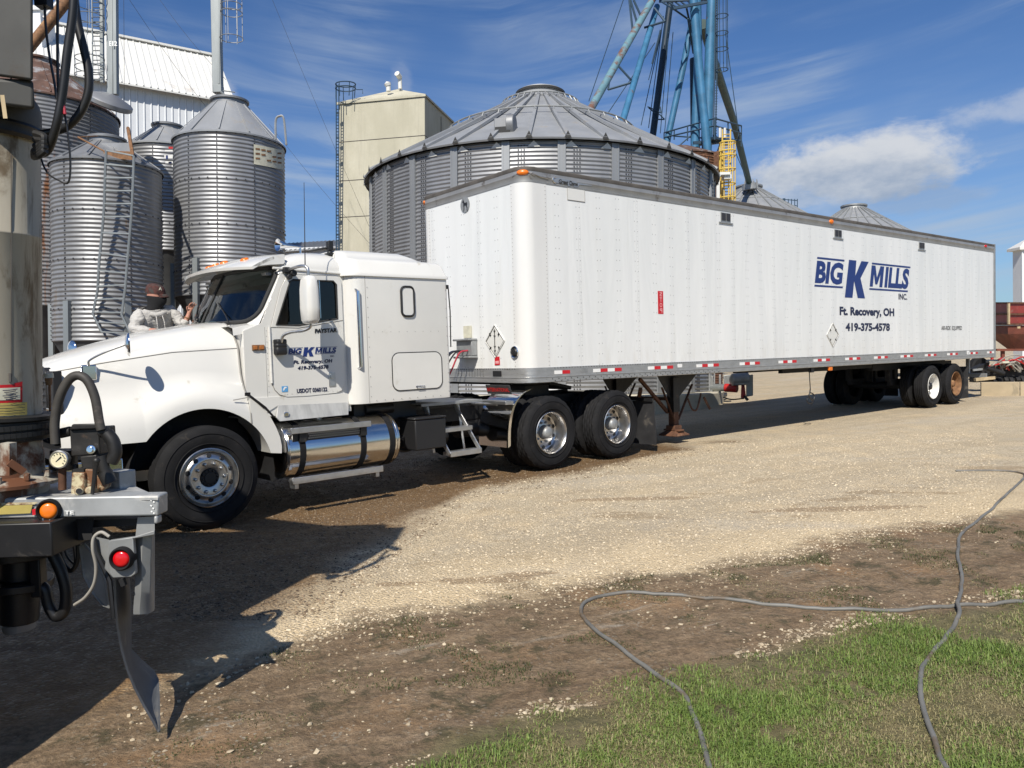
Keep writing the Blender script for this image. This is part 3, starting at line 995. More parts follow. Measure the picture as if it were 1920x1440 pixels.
def make_wheel(parent, x, yo, s, zc, kind, R_=.515, wd=.275, rimmat='polished_alloy', hubmat='steel_grey', name='wheel'):
    """s = -1: wheel on the near side (outer face looks to -y)"""
    wl = part(name, parent, (x, 0, zc))
    tread = {'steer': 'rib', 'drive': 'lug', 'trailer': 'rib'}[kind]
    tyre_mesh(wl, R_, wd, s * yo, s, tread)
    ax = (0, -s, 0); o = (0, s * yo, 0)
    b = B()
    if kind == 'steer':
        b.lathe([(.292, .012), (.296, -.004), (.288, -.008), (.278, .004), (.270, .030), (.262, .040), (.250, .030), (.236, .008), (.205, -.012), (.185, -.018), (.178, -.016), (.174, -.004), (.10, -.004), (.092, .0), (.090, .05)], o, ax, 64)
        b.lathe([(.292, .012), (.285, .12), (.27, .2), (.10, .2)], o, ax, 48)
        rim = b.done('rim', rimmat, wl, smooth=50)
        b = B()
        for k in range(10):
            a = 2 * PI * (k + .5) / 10
            c = Vector((math.cos(a) * .2215, s * (yo + .0045), math.sin(a) * .2215)); nn = Vector((math.cos(a) * .54, s * .84, math.sin(a) * .54))
            b.cyl(c - nn * .03, c + nn * .009, .0245, n=16)
        b.done('hand_hole', 'black_plastic', wl)
        b = B()
        for k in range(10):
            a = 2 * PI * k / 10
            c = Vector((math.cos(a) * .1425, s * (yo + .004), math.sin(a) * .1425))
            b.lathe([(.0, .032), (.011, .030), (.017, .022), (.019, .0)], c, (0, s, 0), 8)
        b.done('lug_nuts', 'brushed_alloy', wl, smooth=30)
        b = B()
        b.cyl((0, s * (yo - .06), 0), (0, s * (yo + .012), 0), .092, .088, 24)
        b.cyl((0, s * (yo + .0), 0), (0, s * (yo + .022), 0), .060, .055, 20)
        for k in range(12):
            a = 2 * PI * k / 12 + .1
            b.sphere((math.cos(a) * .074, s * (yo + .012), math.sin(a) * .074), .012, 8, 6)
        b.done('hub', 'greasy', wl)
    else:
        dd = .165
        b.lathe([(.292, .02), (.297, .0), (.290, -.006), (.281, .004), (.270, .03), (.262, .06), (.258, dd - .02), (.250, dd + .01), (.225, dd + .022), (.175, dd + .004), (.10, dd - .004)], o, ax, 64)
        rim = b.done('rim', rimmat, wl, smooth=50)
        b = B()
        nh = 10 if kind == 'drive' else 5
        for k in range(nh):
            a = 2 * PI * (k + .5) / nh
            c = Vector((math.cos(a) * .212, s * (yo - dd - .006), math.sin(a) * .212))
            b.cyl(c + Vector((0, s * -.03, 0)), c, .026, n=14)
        b.done('hand_hole', 'black_plastic', wl)
        b = B()
        for k in range(10):
            a = 2 * PI * k / 10
            c = Vector((math.cos(a) * .1425, s * (yo - dd + .0), math.sin(a) * .1425))
            b.lathe([(.0, .034), (.012, .03), (.018, .0)], c, (0, s, 0), 8)
        b.done('lug_nuts', hubmat, wl, smooth=30)
        b = B()
        b.lathe([(.0, .125), (.045, .122), (.075, .110), (.085, .085), (.092, .0)], (0, s * (yo - dd), 0), (0, s, 0), 28)
        b.done('hub', hubmat, wl, smooth=50)
        tyre_mesh(wl, R_, wd, s * (yo - wd - .06), s, tread, 'tyre', .28)
    return wl


# ------------------------------------------------------------------ tractor unit
TYAW = .7165
TDIR = Vector((math.cos(TYAW), math.sin(TYAW), 0)); TSIDE = Vector((-math.sin(TYAW), math.cos(TYAW), 0))
TC = Vector((-3.0427, 7.7316, 0)) + TSIDE * 1.22
T = thing('tractor_truck', 'white sleeper-cab tractor truck with chrome fuel tank, hitched to the long white trailer', 'truck', TC, (0, 0, TYAW))

# frame, axles, engine underside
b = B()
for s in (-1, 1):
    b.box((2.75, s * .43, .86), (7.9, .09, .25))
for x in (-.9, .9, 2.2, 3.4, 4.4, 5.43, 6.6):
    b.box((x, 0, .86), (.12, .8, .2))
b.cyl((0, -.95, .5), (0, .95, .5), .07, n=12)
b.box((.1, 0, .78), (1.6, .75, .45))
b.box((1.5, 0, .62), (1.3, .5, .35))
b.cyl((1.6, 0, .62), (4.7, 0, .55), .06, n=12)
for x in (4.74, 6.12):
    b.cyl((x, -.9, .515), (x, .9, .515), .085, n=14)
    b.sphere((x, 0, .53), (.22, .2, .24), 16, 10)
    for s in (-1, 1):
        b.box((x, s * .5, .75), (.9, .1, .1))
        b.cyl((x - .25, s * .55, .6), (x - .25, s * .55, .85), .12, n=14)
for s in (-1, 1):
    b.box((5.43, s * .5, .68), (1.5, .11, .12))
    b.box((0, s * .48, .63), (1.4, .09, .09))
    b.box((-.62, s * .5, .75), (.2, .3, .3))
b.done('frame', 'chassis', T, bevel=.008)
# running gear clutter below the sleeper
b = B()
b.box((2.35, -.62, .98), (.9, .3, .22)); b.cyl((2.05, -.75, 1.02), (2.45, -.75, 1.02), .07, n=12)
b.box((3.25, -.2, .98), (1.0, .9, .06)); b.cyl((2.6, .5, .8), (3.3, .5, .8), .16, n=18)
b.cyl((2.5, -.35, .55), (3.5, -.35, .55), .14, n=16); b.cyl((3.7, -.4, .62), (4.1, -.4, .62), .13, n=16)
b.done('air_tank', 'black_paint', T, bevel=.006)
b = B()
b.tube(spline([(2.3, -.9, .62), (2.5, -.85, .48), (2.75, -.8, .5), (3.0, -.7, .62)], 6), .018)
b.tube(spline([(2.28, -.95, .66), (2.45, -.95, .645), (2.6, -.8, .70)], 6), .012)
b.done('fuel_line', 'black_hose', T)

for s in (-1, 1):
    make_wheel(T, 0, 1.22, s, .515, 'steer')
    for x in (4.74, 6.12):
        make_wheel(T, x, 1.22, s, .515, 'drive')

# ---- hood
ARC = .70


def lerp(tab, x):
    return float(np.interp(x, [p[0] for p in tab], [p[1] for p in tab]))


HZC = [(-1.27, 1.70), (-1.2, 1.735), (-1.075, 1.785), (-.75, 1.885), (-.33, 2.0), (.147, 2.08), (.48, 2.115)]
HSEAM = [(-1.27, 1.61), (-1.206, 1.628), (-.825, 1.692), (-.19, 1.776), (.5, 1.803)]


def hood_zb(x):
    return .5 + math.sqrt(ARC * ARC - x * x) if abs(x) < .555 else .926


def hood_section(x):
    zc = lerp(HZC, x); zs = lerp(HSEAM, x); zb = hood_zb(x)
    k = lerp([(-1.27, .86), (-1.1, .93), (-.8, .97), (-.3, 1.0), (.48, 1.0)], x)
    dz = zc - zs
    up = [(0, zc), (.22, zc - .004), (.42, zc - .018), (.58, zc - .045), (.68, zc - .085), (.755, zc - .15), (.815, zs + dz * .32), (.865, zs + dz * .12), (.888, zs)]
    lo = [(.925, 1.50), (.965, 1.38), (1.02, 1.29), (1.085, 1.215), (1.13, 1.13), (1.152, 1.03), (1.155, .926)]
    zm = sum(hood_zb(x + .045 * d) for d in range(-7, 8)) / 15
    lo = [(y, (q := zm * (1 - i / 6) + zb * (i / 6)) + (z - .926) * (zs - q) / (zs - .926)) for i, (y, z) in enumerate(lo)]
    kl = lerp([(-1.27, .90), (-1.0, .965), (-.7, 1.0), (.5, 1.0)], x)
    return [(y * k, z) for y, z in up] + [(y * (k * (1 - i / 6) + kl * i / 6) if i < 6 else y * kl, z) for i, (y, z) in enumerate(lo)]


xs = [-1.25, -1.235, -1.2, -1.12, -1.0, -.88, -.76, -.66, -.58, -.556] + [-.55 + .05 * i for i in range(20)] + [.43, .455, .475]
b = B()
rings = []
for x in xs:
    h_ = hood_section(x)
    rings.append([Vector((x, -y, z)) for y, z in reversed(h_)] + [Vector((x, y, z)) for y, z in h_[1:]])
b.loft(rings, False, False, closed=False)
# inner lip so that the arch has an edge
for s in (-1, 1):
    lip = []
    for x in xs:
        y, z = hood_section(x)[-1]
        lip.append([Vector((x, s * y, z)), Vector((x, s * (y - .06), z + .004))])
    b.loft(lip, False, False, closed=False)
    # rear fender leg that sweeps down behind the wheel
    a0, a1 = math.acos(.475 / ARC), .262
    inner = [(ARC * math.cos(a0 + (a1 - a0) * i / 10), .5 + ARC * math.sin(a0 + (a1 - a0) * i / 10)) for i in range(11)]
    outer = [(.795, .665), (.80, .74), (.785, .84), (.745, .95), (.69, 1.06), (.62, 1.16), (.545, 1.235), (.475, 1.285)]
    b.plate(inner + outer, .34, lambda u, v, w_, s=s: Vector((u, s * (1.158 - w_), v)))
hood = b.done('hood', 'cab_white', T, smooth=50)
# parting line between bonnet and fender, and the bonnet's rear edge
b = B()
for s in (-1, 1):
    pts = []
    for x in xs:
        y, z = hood_section(x)[8]
        pts.append((x, s * (y + .001), z))
    b.tube(pts, .0045, 5)
    b.tube([(.480, s * (y_ + .002), z_) for y_, z_ in hood_section(.475)], .009, 5)
    b.tube([(.30, s * 1.157, 1.268), (.475, s * 1.160, 1.288)], .005, 5)
b.done('panel_gap', 'seam_grey', hood)
for s in (-1, 1):                                       # rubber hood latches
    b = B()
    b.tube([(.455, s * 1.15, 1.315), (.54, s * 1.165, 1.245), (.63, s * 1.172, 1.165), (.72, s * 1.172, 1.06)], [.016, .012, .014, .010], 8)
    b.box((.46, s * 1.14, 1.318), (.05, .03, .035))
    b.done('hood_latch', 'rubber', T)
# black inner arches
b = B()
for s in (-1, 1):
    rg = []
    for i in range(21):
        a = PI * (-.06 + 1.12 * i / 20)
        rg.append([Vector((.735 * math.cos(a), s * 1.10, .5 + .735 * math.sin(a))), Vector((.735 * math.cos(a), s * .55, .5 + .735 * math.sin(a)))])
    b.loft(rg, False, False, closed=False)
    b.box((.05, s * .58, .95), (1.3, .04, .7))
b.done('inner_fender', 'chassis', T)
# grille, headlamps, bumper
b = B()
b.plate(rrect(-.68, .68, 1.02, 1.665, .1), .06, lambda u, v, w_: Vector((-1.29 + w_ + .02 * (v - 1.0), u, v)))
for s in (-1, 1):
    b.box((-1.235, s * .83, 1.37), (.08, .26, .52))
b.done('grille', 'black_plastic', T, bevel=.01)
b = B()
for k in range(9):
    b.box((-1.298, 0, 1.09 + k * .062), (.02, 1.2, .016))
b.done('grille_bar', 'chrome', T)
for s in (-1, 1):
    b = B()
    b.box((-1.262, s * .84, 1.22), (.07, .24, .16))
    b.done('headlight', 'mirror_glass', T, bevel=.02)
b = B()
b.plate([(-1.42, -1.16), (-1.42, 1.16), (-1.20, 1.20), (-.78, 1.20), (-.78, 1.17), (-1.19, 1.17), (-1.38, 1.12), (-1.38, -1.12), (-1.19, -1.17), (-.78, -1.17), (-.78, -1.20), (-1.20, -1.20)], .30, lambda u, v, w_: Vector((u, v, .50 + w_)))
b.done('bumper', 'chrome', T, bevel=.012)
b = B()
b.box((-1.05, 0, .86), (.5, 2.1, .10))
b.done('bumper_filler', 'black_plastic', T)

# ---- cab
b = B()
CABY = 1.0
side = [(.50, 1.12), (.62, 1.06), (1.74, 1.04), (1.74, 2.63), (1.0, 2.66), (.93, 2.58), (.70, 2.06), (.50, 1.98)]
winh = [(.845, 2.025), (1.12, 2.02), (1.615, 2.095), (1.615, 2.50), (1.575, 2.545), (1.08, 2.545), (1.03, 2.52)]
for s in (-1, 1):
    b.plate(side, .045, lambda u, v, w_, s=s: Vector((u, s * (CABY - w_), v)), holes=[list(reversed(winh))])
b.box((1.72, 0, 1.9), (.05, 1.9, 1.6))
b.box((1.1, 0, 1.08), (1.28, 1.9, .06))
b.box((.53, 0, 1.55), (.06, 1.9, .95))
# cowl under the windscreen
b.loft([[Vector((x, y, z)) for y, z in ((-.985, z0 - .1), (-.97, z0 - .02), (-.85, z0), (.85, z0), (.97, z0 - .02), (.985, z0 - .1))] for x, z0 in ((.40, 2.03), (.52, 2.055), (.66, 2.075))], False, False, closed=False)
cabm = b.done('cab_body', 'cab_white', T, bevel=.01)


b = B()
for s in (-1, 1):
    for k in range(15):
        b.sphere((.755, s * 1.001, 1.14 + .06 * k), .005, 6, 4)
    for k in range(17):
        b.sphere((.80 + .055 * k, s * 1.001, 1.225 if k % 1 == 0 else 1.2), .0045, 6, 4)
    b.tube([(.738, s * 1.0, 1.10), (.738, s * 1.0, 2.02)], .003, 4)
b.done('rivets', 'seam_grey', cabm)


# windscreen: curved, leaning back
def ws(y, z):
    t_ = (z - 2.06) / .63
    return .415 + .245 * abs(y / .97) ** 2.6 + .315 * t_


def ws_pt(u, v, off=0.):
    return Vector((ws(u, v) - off, u, v))


def fill_curved(b, outline, f, rings=8, mi=None):
    cu_ = sum(p[0] for p in outline) / len(outline); cv = sum(p[1] for p in outline) / len(outline)
    rg = [[f(cu_ + (u - cu_) * (1 - k / rings), cv + (v - cv) * (1 - k / rings)) for u, v in outline] for k in range(rings)]
    b.loft(rg, False, False, mi)
    n = len(outline); c = f(cu_, cv)
    b.add([c] + rg[-1], [(0, i + 1, (i + 1) % n + 1) for i in range(n)], mi)


def dens(o_, n=4):
    out = []
    for i, p in enumerate(o_):
        q = o_[(i + 1) % len(o_)]
        for k in range(n):
            out.append((p[0] + (q[0] - p[0]) * k / n, p[1] + (q[1] - p[1]) * k / n))
    return out


wso = dens(rrect(-.962, .962, 2.085, 2.672, (.11, .11, .15, .15), 5), 3)
b = B()
fill_curved(b, wso, lambda u, v: ws_pt(u, v, .004), 7)
wsg = b.done('windscreen', 'windscreen_glass', T, smooth=60)
b = B()
b.tube([ws_pt(u, v, .006) for u, v in wso], .023, 8, closed=True)
b.tube([ws_pt(0, 2.085 + .58 * i / 8, .008) for i in range(9)], .014, 8)
b.done('windscreen_seal', 'seam_dark', wsg)
b = B()
outer = dens(rrect(-1.0, 1.0, 2.02, 2.74, .03, 5), 3)
b.loft([[ws_pt(u, v, -.003) for u, v in wso], [ws_pt(u, v, -.003) for u, v in outer]], False, False)
b.done('windscreen_surround', 'cab_white', T, smooth=60)
for s in (-.45, .35):
    b = B()
    b.tube([(.47, s - .25, 2.075), ws_pt(s - .1, 2.16, .02), ws_pt(s + .22, 2.33, .015)], .007, 6)
    b.done('wiper', 'black_plastic', T)

# cab interior
b = B()
b.box((.98, 0, 1.92), (.55, 1.8, .30)); b.box((.80, 0, 2.03), (.35, 1.75, .06))
b.done('dashboard', 'dash', T, bevel=.04)
for s in (-1, 1):
    b = B()
    b.box((1.42, s * .5, 1.68), (.5, .5, .14)); b.box((1.62, s * .5, 2.05), (.14, .48, .70), (0, .12, 0)); b.box((1.67, s * .5, 2.45), (.10, .3, .18))
    b.done('seat', 'seat_grey', T, bevel=.05)
b = B()
st = [Vector((1.12, -.5, 2.03)) + Vector((math.cos(a) * .12, math.sin(a) * .23, math.cos(a) * .20)) for a in [2 * PI * k / 24 for k in range(24)]]
b.tube(st, .016, 8, closed=True)
b.tube([st[0], st[12]], .02); b.tube([(1.12, -.5, 2.03), (1.0, -.5, 1.9)], .03)
b.done('steering_wheel', 'black_plastic', T)
b = B()
b.box((1.25, 0, 2.60), (.85, 1.8, .03)); b.box((.97, -.46, 2.60), (.03, .75, .14), (0, -.5, 0)); b.box((.97, .46, 2.60), (.03, .75, .14), (0, -.5, 0))
b.done('headliner', 'headlining', T)

# roof of the cab and the sleeper box
def rr3(x0, x1, y, z, r, n=5):
    rr = r if isinstance(r, (tuple, list)) else (r, r, r, r)
    return [Vector((u, v, z)) for u, v in rrect(x0, x1, -y, y, rr, n)]


b = B()
b.loft([rr3(.90, 1.74, 1.003, 2.60, .06), rr3(.93, 1.74, 1.0, 2.68, .08), rr3(1.0, 1.74, .975, 2.75, .12), rr3(1.1, 1.74, .90, 2.825, .16), rr3(1.25, 1.74, .78, 2.87, .2), rr3(1.4, 1.72, .5, 2.89, .12)])
b.tube([(.86, -1.004, 2.655), (1.3, -1.008, 2.64), (1.72, -1.008, 2.625)], .014, 6)
b.tube([(.86, 1.004, 2.655), (1.3, 1.008, 2.64), (1.72, 1.008, 2.625)], .014, 6)
roof = b.done('cab_roof', 'cab_white', T, smooth=60)
b = B()
b.loft([rr3(1.70, 3.09, 1.135, 1.12, (.04, .17, .17, .04)), rr3(1.70, 3.09, 1.14, 1.16, (.04, .17, .17, .04)), rr3(1.70, 3.09, 1.14, 2.61, (.04, .17, .17, .04))], cap1=False)
slp = b.done('sleeper_box', 'sleeper_white', T, smooth=40)
b = B()
b.loft([rr3(1.655, 3.11, 1.158, 2.595, (.05, .19, .19, .05)), rr3(1.655, 3.11, 1.158, 2.625, (.05, .19, .19, .05)), rr3(1.66, 3.09, 1.145, 2.64, (.05, .19, .19, .05)), rr3(1.66, 3.06, 1.10, 2.76, (.06, .2, .2, .06)), rr3(1.67, 3.03, 1.06, 2.80, (.08, .2, .2, .08)),
        rr3(1.67, 2.86, 1.0, 2.812, .12), rr3(1.67, 2.76, .95, 2.86, .12), rr3(1.69, 2.64, .88, 2.91, .14), rr3(1.76, 2.50, .72, 2.93, .16)])
b.done('sleeper_roof', 'cab_white', T, smooth=60)
# trim on the sleeper: seams, rivets, window, locker
b = B()
for s in (-1, 1):
    y = s * 1.1415
    b.tube([(1.905, s * 1.141, 1.13), (1.905, s * 1.141, 2.6)], .003, 4)
    b.tube([(1.712, s * 1.01, 1.12), (1.712, s * 1.01, 2.6)], .004, 4)
    for z in [1.2 + .115 * k for k in range(12)]:
        b.sphere((1.93, y, z), .0055, 6, 4); b.sphere((3.05, y, z), .0055, 6, 4)
    for x in [2.0 + .115 * k for k in range(9)]:
        b.sphere((x, y, 1.15), .0055, 6, 4); b.sphere((x, y, 1.95), .0045, 6, 4)
b.done('rivets', 'seam_grey', slp)
for s in (-1, 1):
    b = B()
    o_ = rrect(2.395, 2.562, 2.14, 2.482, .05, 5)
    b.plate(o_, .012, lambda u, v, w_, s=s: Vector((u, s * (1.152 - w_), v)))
    wn = b.done('sleeper_window', 'cab_white', T)  # white paint stands in for the bright reflection in the pane
    b = B()
    b.tube([(u, s * 1.15, v) for u, v in rrect(2.39, 2.567, 2.135, 2.487, .055, 5)], .014, 6, closed=True)
    b.done('window_seal', 'black_plastic', wn)
    b = B()
    b.plate(rrect(2.235, 2.945, 1.25, 1.69, .09, 6), .012, lambda u, v, w_, s=s: Vector((u, s * (1.148 - w_), v)))
    lk = b.done('locker_door', 'sleeper_white', T, bevel=.002)
    b = B()
    b.tube([(u, s * 1.143, v) for u, v in rrect(2.228, 2.952, 1.243, 1.697, .095, 6)], .006, 5, closed=True)
    b.done('door_gap', 'seam_dark', lk)
    b = B()
    b.tube([(2.55, s * 1.152, 1.285), (2.57, s * 1.162, 1.262), (2.66, s * 1.162, 1.262), (2.68, s * 1.152, 1.285), (2.55, s * 1.152, 1.287)], .005, 5)
    b.done('handle', 'brushed_alloy', lk)
    # long grab rail behind the door
    b = B()
    x, y = 1.80, s * 1.155
    b.tube([(x, y - s * .05, 2.44), (x, y, 2.42), (x, y, 1.55), (x, y - s * .05, 1.53)], .021, 10)
    b.done('grab_handle', 'chrome', T)
    b = B()
    b.box((3.075, s * 1.15, 2.5), (.03, .02, .05)); b.tube([(3.085, s * 1.153, 2.52), (3.1, s * 1.158, 2.2), (3.095, s * 1.153, 1.75)], .008, 6)
    b.done('rear_strap', 'black_plastic', slp)

# doors
DOOR = [(1.02, 2.585), (.935, 2.44), (.815, 2.05), (.795, 1.98), (.79, 1.42), (.82, 1.34), (.87, 1.285), (.95, 1.255), (1.2, 1.25), (1.55, 1.262), (1.62, 1.29), (1.665, 1.36), (1.672, 1.45), (1.672, 2.52), (1.655, 2.57), (1.62, 2.59)]
for s in (-1, 1):
    b = B()
    b.plate(DOOR, .02, lambda u, v, w_, s=s: Vector((u, s * (1.016 - w_), v)), holes=[list(reversed([(.865, 2.04), (1.12, 2.035), (1.605, 2.11), (1.605, 2.50), (1.57, 2.535), (1.085, 2.535), (1.045, 2.515)]))])
    door = b.done('door', 'cab_white', T, bevel=.004)
    b = B()
    b.tube([(u, s * 1.004, v) for u, v in DOOR], .006, 5, closed=True)
    b.tube([(.80, s * 1.018, 2.018), (1.12, s * 1.018, 2.008), (1.67, s * 1.018, 2.093)], .004, 5)
    b.done('door_gap', 'seam_grey', door)
    b = B()
    b.tube([(.783, s * 1.018, 2.02), (.783, s * 1.018, 1.415)], .013, 8)
    for k in range(7):
        b.cyl((.783, s * 1.018, 1.45 + k * .085), (.783, s * 1.018, 1.453 + k * .085), .015, n=8)
    b.done('hinge', 'cab_white', door)
    b = B()
    b.plate([(.862, 2.037), (1.12, 2.032), (1.608, 2.107), (1.608, 2.50), (1.572, 2.538), (1.083, 2.538), (1.042, 2.518)], .006, lambda u, v, w_, s=s: Vector((u, s * (1.0 - w_), v)))
    b.done('side_window', 'side_glass', door)
    b = B()
    b.tube([(u, s * 1.015, v) for u, v in [(.865, 2.04), (1.12, 2.035), (1.605, 2.11), (1.605, 2.50), (1.57, 2.535), (1.085, 2.535), (1.045, 2.515)]], .010, 6, closed=True)
    b.done('window_seal', 'seam_dark', door)
    b = B()
    b.box((1.502, s * 1.018, 1.42), (.085, .012, .165)); b.box((1.502, s * 1.026, 1.455), (.055, .012, .05))
    b.done('handle', 'brushed_alloy', door, bevel=.004)
    b = B()
    for k in range(14):
        a = (.90 + k * .055, 1.285)
        b.sphere((a[0], s * 1.017, a[1] + (.0 if k else .03)), .0045, 6, 4)
    b.done('rivets', 'seam_grey', door)

    # big rear-view mirror on tubular arms
    b = B()
    yb = s * 1.02
    b.tube(spline([(1.02, yb, 2.625), (1.03, s * 1.10, 2.645), (1.06, s * 1.30, 2.655), (1.085, s * 1.365, 2.62), (1.085, s * 1.37, 2.53)], 6), .017, 10)
    b.tube(spline([(1.085, s * 1.37, 2.06), (1.085, s * 1.36, 2.0), (1.03, s * 1.30, 1.965), (.95, s * 1.19, 1.955), (.89, s * 1.12, 1.92), (.878, s * 1.085, 1.84)], 6), .017, 10)
    b.done('mirror_arm', 'brushed_alloy', T)
    b = B()
    b.loft([[Vector((1.085 + u, s * 1.375 + v, z)) for u, v in rrect(-dx, dx, -dy, dy, min(dx, dy) * .75, 4)] for z, dx, dy in
            ((2.035, .030, .06), (2.045, .052, .095), (2.075, .066, .118), (2.2, .073, .126), (2.4, .070, .122), (2.50, .060, .108), (2.535, .046, .085), (2.545, .028, .05))])
    mr = b.done('mirror', 'cab_white', T, smooth=60)
    b = B()
    b.box((1.157, s * 1.375, 2.29), (.008, .20, .40))
    b.done('mirror_glass', 'mirror_glass', mr)
    b = B()
    b.loft([rr_ for rr_ in [[Vector((.88 + u, s * 1.055 + v, z)) for u, v in rrect(-.065 * k, .065 * k, -.05 * k, .05 * k, .03 * k, 4)] for z, k in ((1.715, .85), (1.73, 1), (1.79, 1), (1.795, .95), (1.80, 1), (1.83, 1), (1.835, .95), (1.84, 1), (1.875, 1), (1.885, .85))]])
    b.done('mirror_bracket', 'black_plastic', T, smooth=40)
    b = B()
    b.box((1.0, s * 1.03, 2.635), (.07, .07, .06)); b.cyl((1.06, s * 1.03, 2.60), (1.06, s * 1.10, 2.60), .035, n=14); b.cyl((1.02, s * 1.03, 2.56), (1.02, s * 1.08, 2.56), .03, n=14)
    b.done('mirror_bracket', 'black_plastic', T, bevel=.006)
    # round spotting mirror on the fender
    b = B()
    sy = -1 if s < 0 else 1
    b.box((-.955, s * .880, 1.605), (.13, .05, .145))
    b.done('fender_mirror_base', 'chrome', T, bevel=.012)
    b = B()
    b.tube(spline([(-.955, s * .900, 1.665), (-.95, s * .92, 1.72), (-.84, s * 1.02, 1.79), (-.69, s * 1.13, 1.855)], 6), .0105, 8)
    b.done('fender_mirror_arm', 'brushed_alloy', T)
    b = B()
    b.lathe([(.0, -.03), (.06, -.026), (.10, -.012), (.112, .0), (.112, .008), (.10, .011), (.0, .014)], (-.665, s * 1.145, 1.855), (1, s * .22, 0), 28)
    b.done('fender_mirror', 'chrome', T, smooth=50)
    # amber turn lamp on the cowl
    b = B()
    b.box((.655, s * 1.008, 1.80), (.135, .02, .06))
    ml = b.done('turn_lamp_base', 'rust_brown', T, bevel=.005)
    b = B()
    b.box((.62, s * 1.02, 1.80), (.045, .012, .042)); b.box((.69, s * 1.02, 1.80), (.05, .012, .042))
    b.done('turn_lamp', 'amber_dim', ml, bevel=.005)

# step skirt below the door with three pale diagonal bands
for s in (-1, 1):
    b = B()
    b.plate([(.80, 1.045), (.845, 1.17), (1.70, 1.145), (1.66, 1.005), (.83, 1.0)], .03, lambda u, v, w_, s=s: Vector((u, s * (1.03 - w_) + s * (1.12 - v) * .4, v)))
    skirt = b.done('step_skirt', 'step_grey', T, bevel=.004)
    b = B()
    b.box((.91, s * 1.065, 1.07), (.055, .02, .05))
    b.done('step_lamp', 'chrome', skirt, bevel=.008)
    b = B()
    b.plate([(.62, 1.05), (.845, 1.165), (1.70, 1.14), (1.72, 1.17), (1.72, 1.25), (.5, 1.27)], .02, lambda u, v, w_, s=s: Vector((u, s * (1.01 - w_), v)))
    b.done('sill_panel', 'cab_white', T, bevel=.004)

# visor with five amber lamps
VIS = lambda y, t_: Vector((1.00 - (.60 - .23 * abs(y / 1.0) ** 2.4) * t_, y, (2.865 - .055 * y * y) - (.18 - .03 * abs(y) ** 2) * t_ ** 1.5))
b = B()
nu, nv = 28, 8
gridp = lambda off: [[VIS(-1.0 + 2.0 * i / nu, j / nv) + Vector((0, 0, off)) for i in range(nu + 1)] for j in range(nv + 1)]
b.grid(nu, nv, lambda u, v: VIS(-1.0 + 2.0 * u, v))
b.grid(nu, nv, lambda u, v: VIS(-1.0 + 2.0 * u, v) + Vector((.01, 0, -.028)))
b.loft([[VIS(-1.0 + 2.0 * i / nu, 1.0) for i in range(nu + 1)], [VIS(-1.0 + 2.0 * i / nu, 1.0) + Vector((.01, 0, -.028)) for i in range(nu + 1)]], False, False, closed=False)
for s in (-1, 1):
    b.loft([[VIS(s * 1.0, j / nv) for j in range(nv + 1)], [VIS(s * 1.0, j / nv) + Vector((.01, 0, -.028)) for j in range(nv + 1)]], False, False, closed=False)
    e = [VIS(s * 1.0, j / 6) for j in range(7)]             # side cheek down to the pillar
    e2 = [Vector((1.0, s * 1.005, 2.72)), Vector((.98, s * 1.005, 2.70)), Vector((.95, s * 1.005, 2.70)), Vector((.90, s * 1.0, 2.695)), Vector((.84, s * 1.0, 2.69)), Vector((.74, s * 1.0, 2.675)), Vector((.66, s * 1.0, 2.665))]
    b.loft([e, e2], False, False, closed=False)
vis = b.done('sun_visor', 'cab_white', T, smooth=60)
for y in (-.62, -.13, .13, .37, .75):
    b = B()
    p = VIS(y, .55)
    n_ = (VIS(y, .6) - VIS(y, .5)).cross(VIS(y + .02, .55) - p).normalized()
    n_ = n_ if n_.z > 0 else -n_
    b.lathe([(.0, .022), (.03, .02), (.045, .012), (.05, -.01)], p, n_, 18)
    b.done('roof_lamp', 'amber', vis, smooth=60)
# roof furniture
b = B()
b.lathe([(.004, .0), (.010, .02), (.016, .12), (.028, .22), (.055, .30), (.070, .325), (.062, .32), (.0, .25)], (1.42, -.62, 2.955), (-1, -.05, .02), 24)
b.cyl((1.38, -.62, 2.95), (1.38, -.62, 2.85), .012, n=8)
b.done('air_horn', 'chrome', T, smooth=60)
b = B()
b.box((1.66, -.80, 2.965), (.06, .07, .11)); b.cyl((1.66, -.80, 2.85), (1.66, -.80, 2.93), .04, .025, n=12); b.box((1.66, -.80, 2.865), (.10, .1, .03))
b.tube([(1.42, -.70, 2.90), (1.66, -.80, 2.95)], .012)
b.done('beacon_mount', 'black_plastic', T, bevel=.008)
b = B()
b.tube([(1.09, -1.30, 2.66), (1.11, -1.29, 3.1), (1.135, -1.27, 3.55)], [.006, .0045, .003], 6)
b.done('aerial', 'black_plastic', T)

# ---- lettering on the door
b = B()
fd = lambda u, v: Vector((u, -1.019, v))
def mills(b, f, x0, x1, z0, z1, sh, q):
    h_ = z1 - z0; o = sh * h_; wd = x1 - x0 - o
    m1 = .315 * wd
    Mg = [(0, 0), (.24, 0), (.24, .60), (.42, .12), (.58, .12), (.76, .60), (.76, 0), (1, 0), (1, 1), (.70, 1), (.50, .44), (.30, 1), (0, 1)]
    b.add([f(x0 + m1 * a + o * c, z0 + h_ * c) for a, c in Mg], [tuple(t_) for t_ in geometry.tessellate_polygon([[Vector((a, c, 0)) for a, c in Mg]])])
    b.text('ILLS', x0 + wd * .365, x1, z0 - h_ * .01, z1 + h_ * .01, f, q, sh)


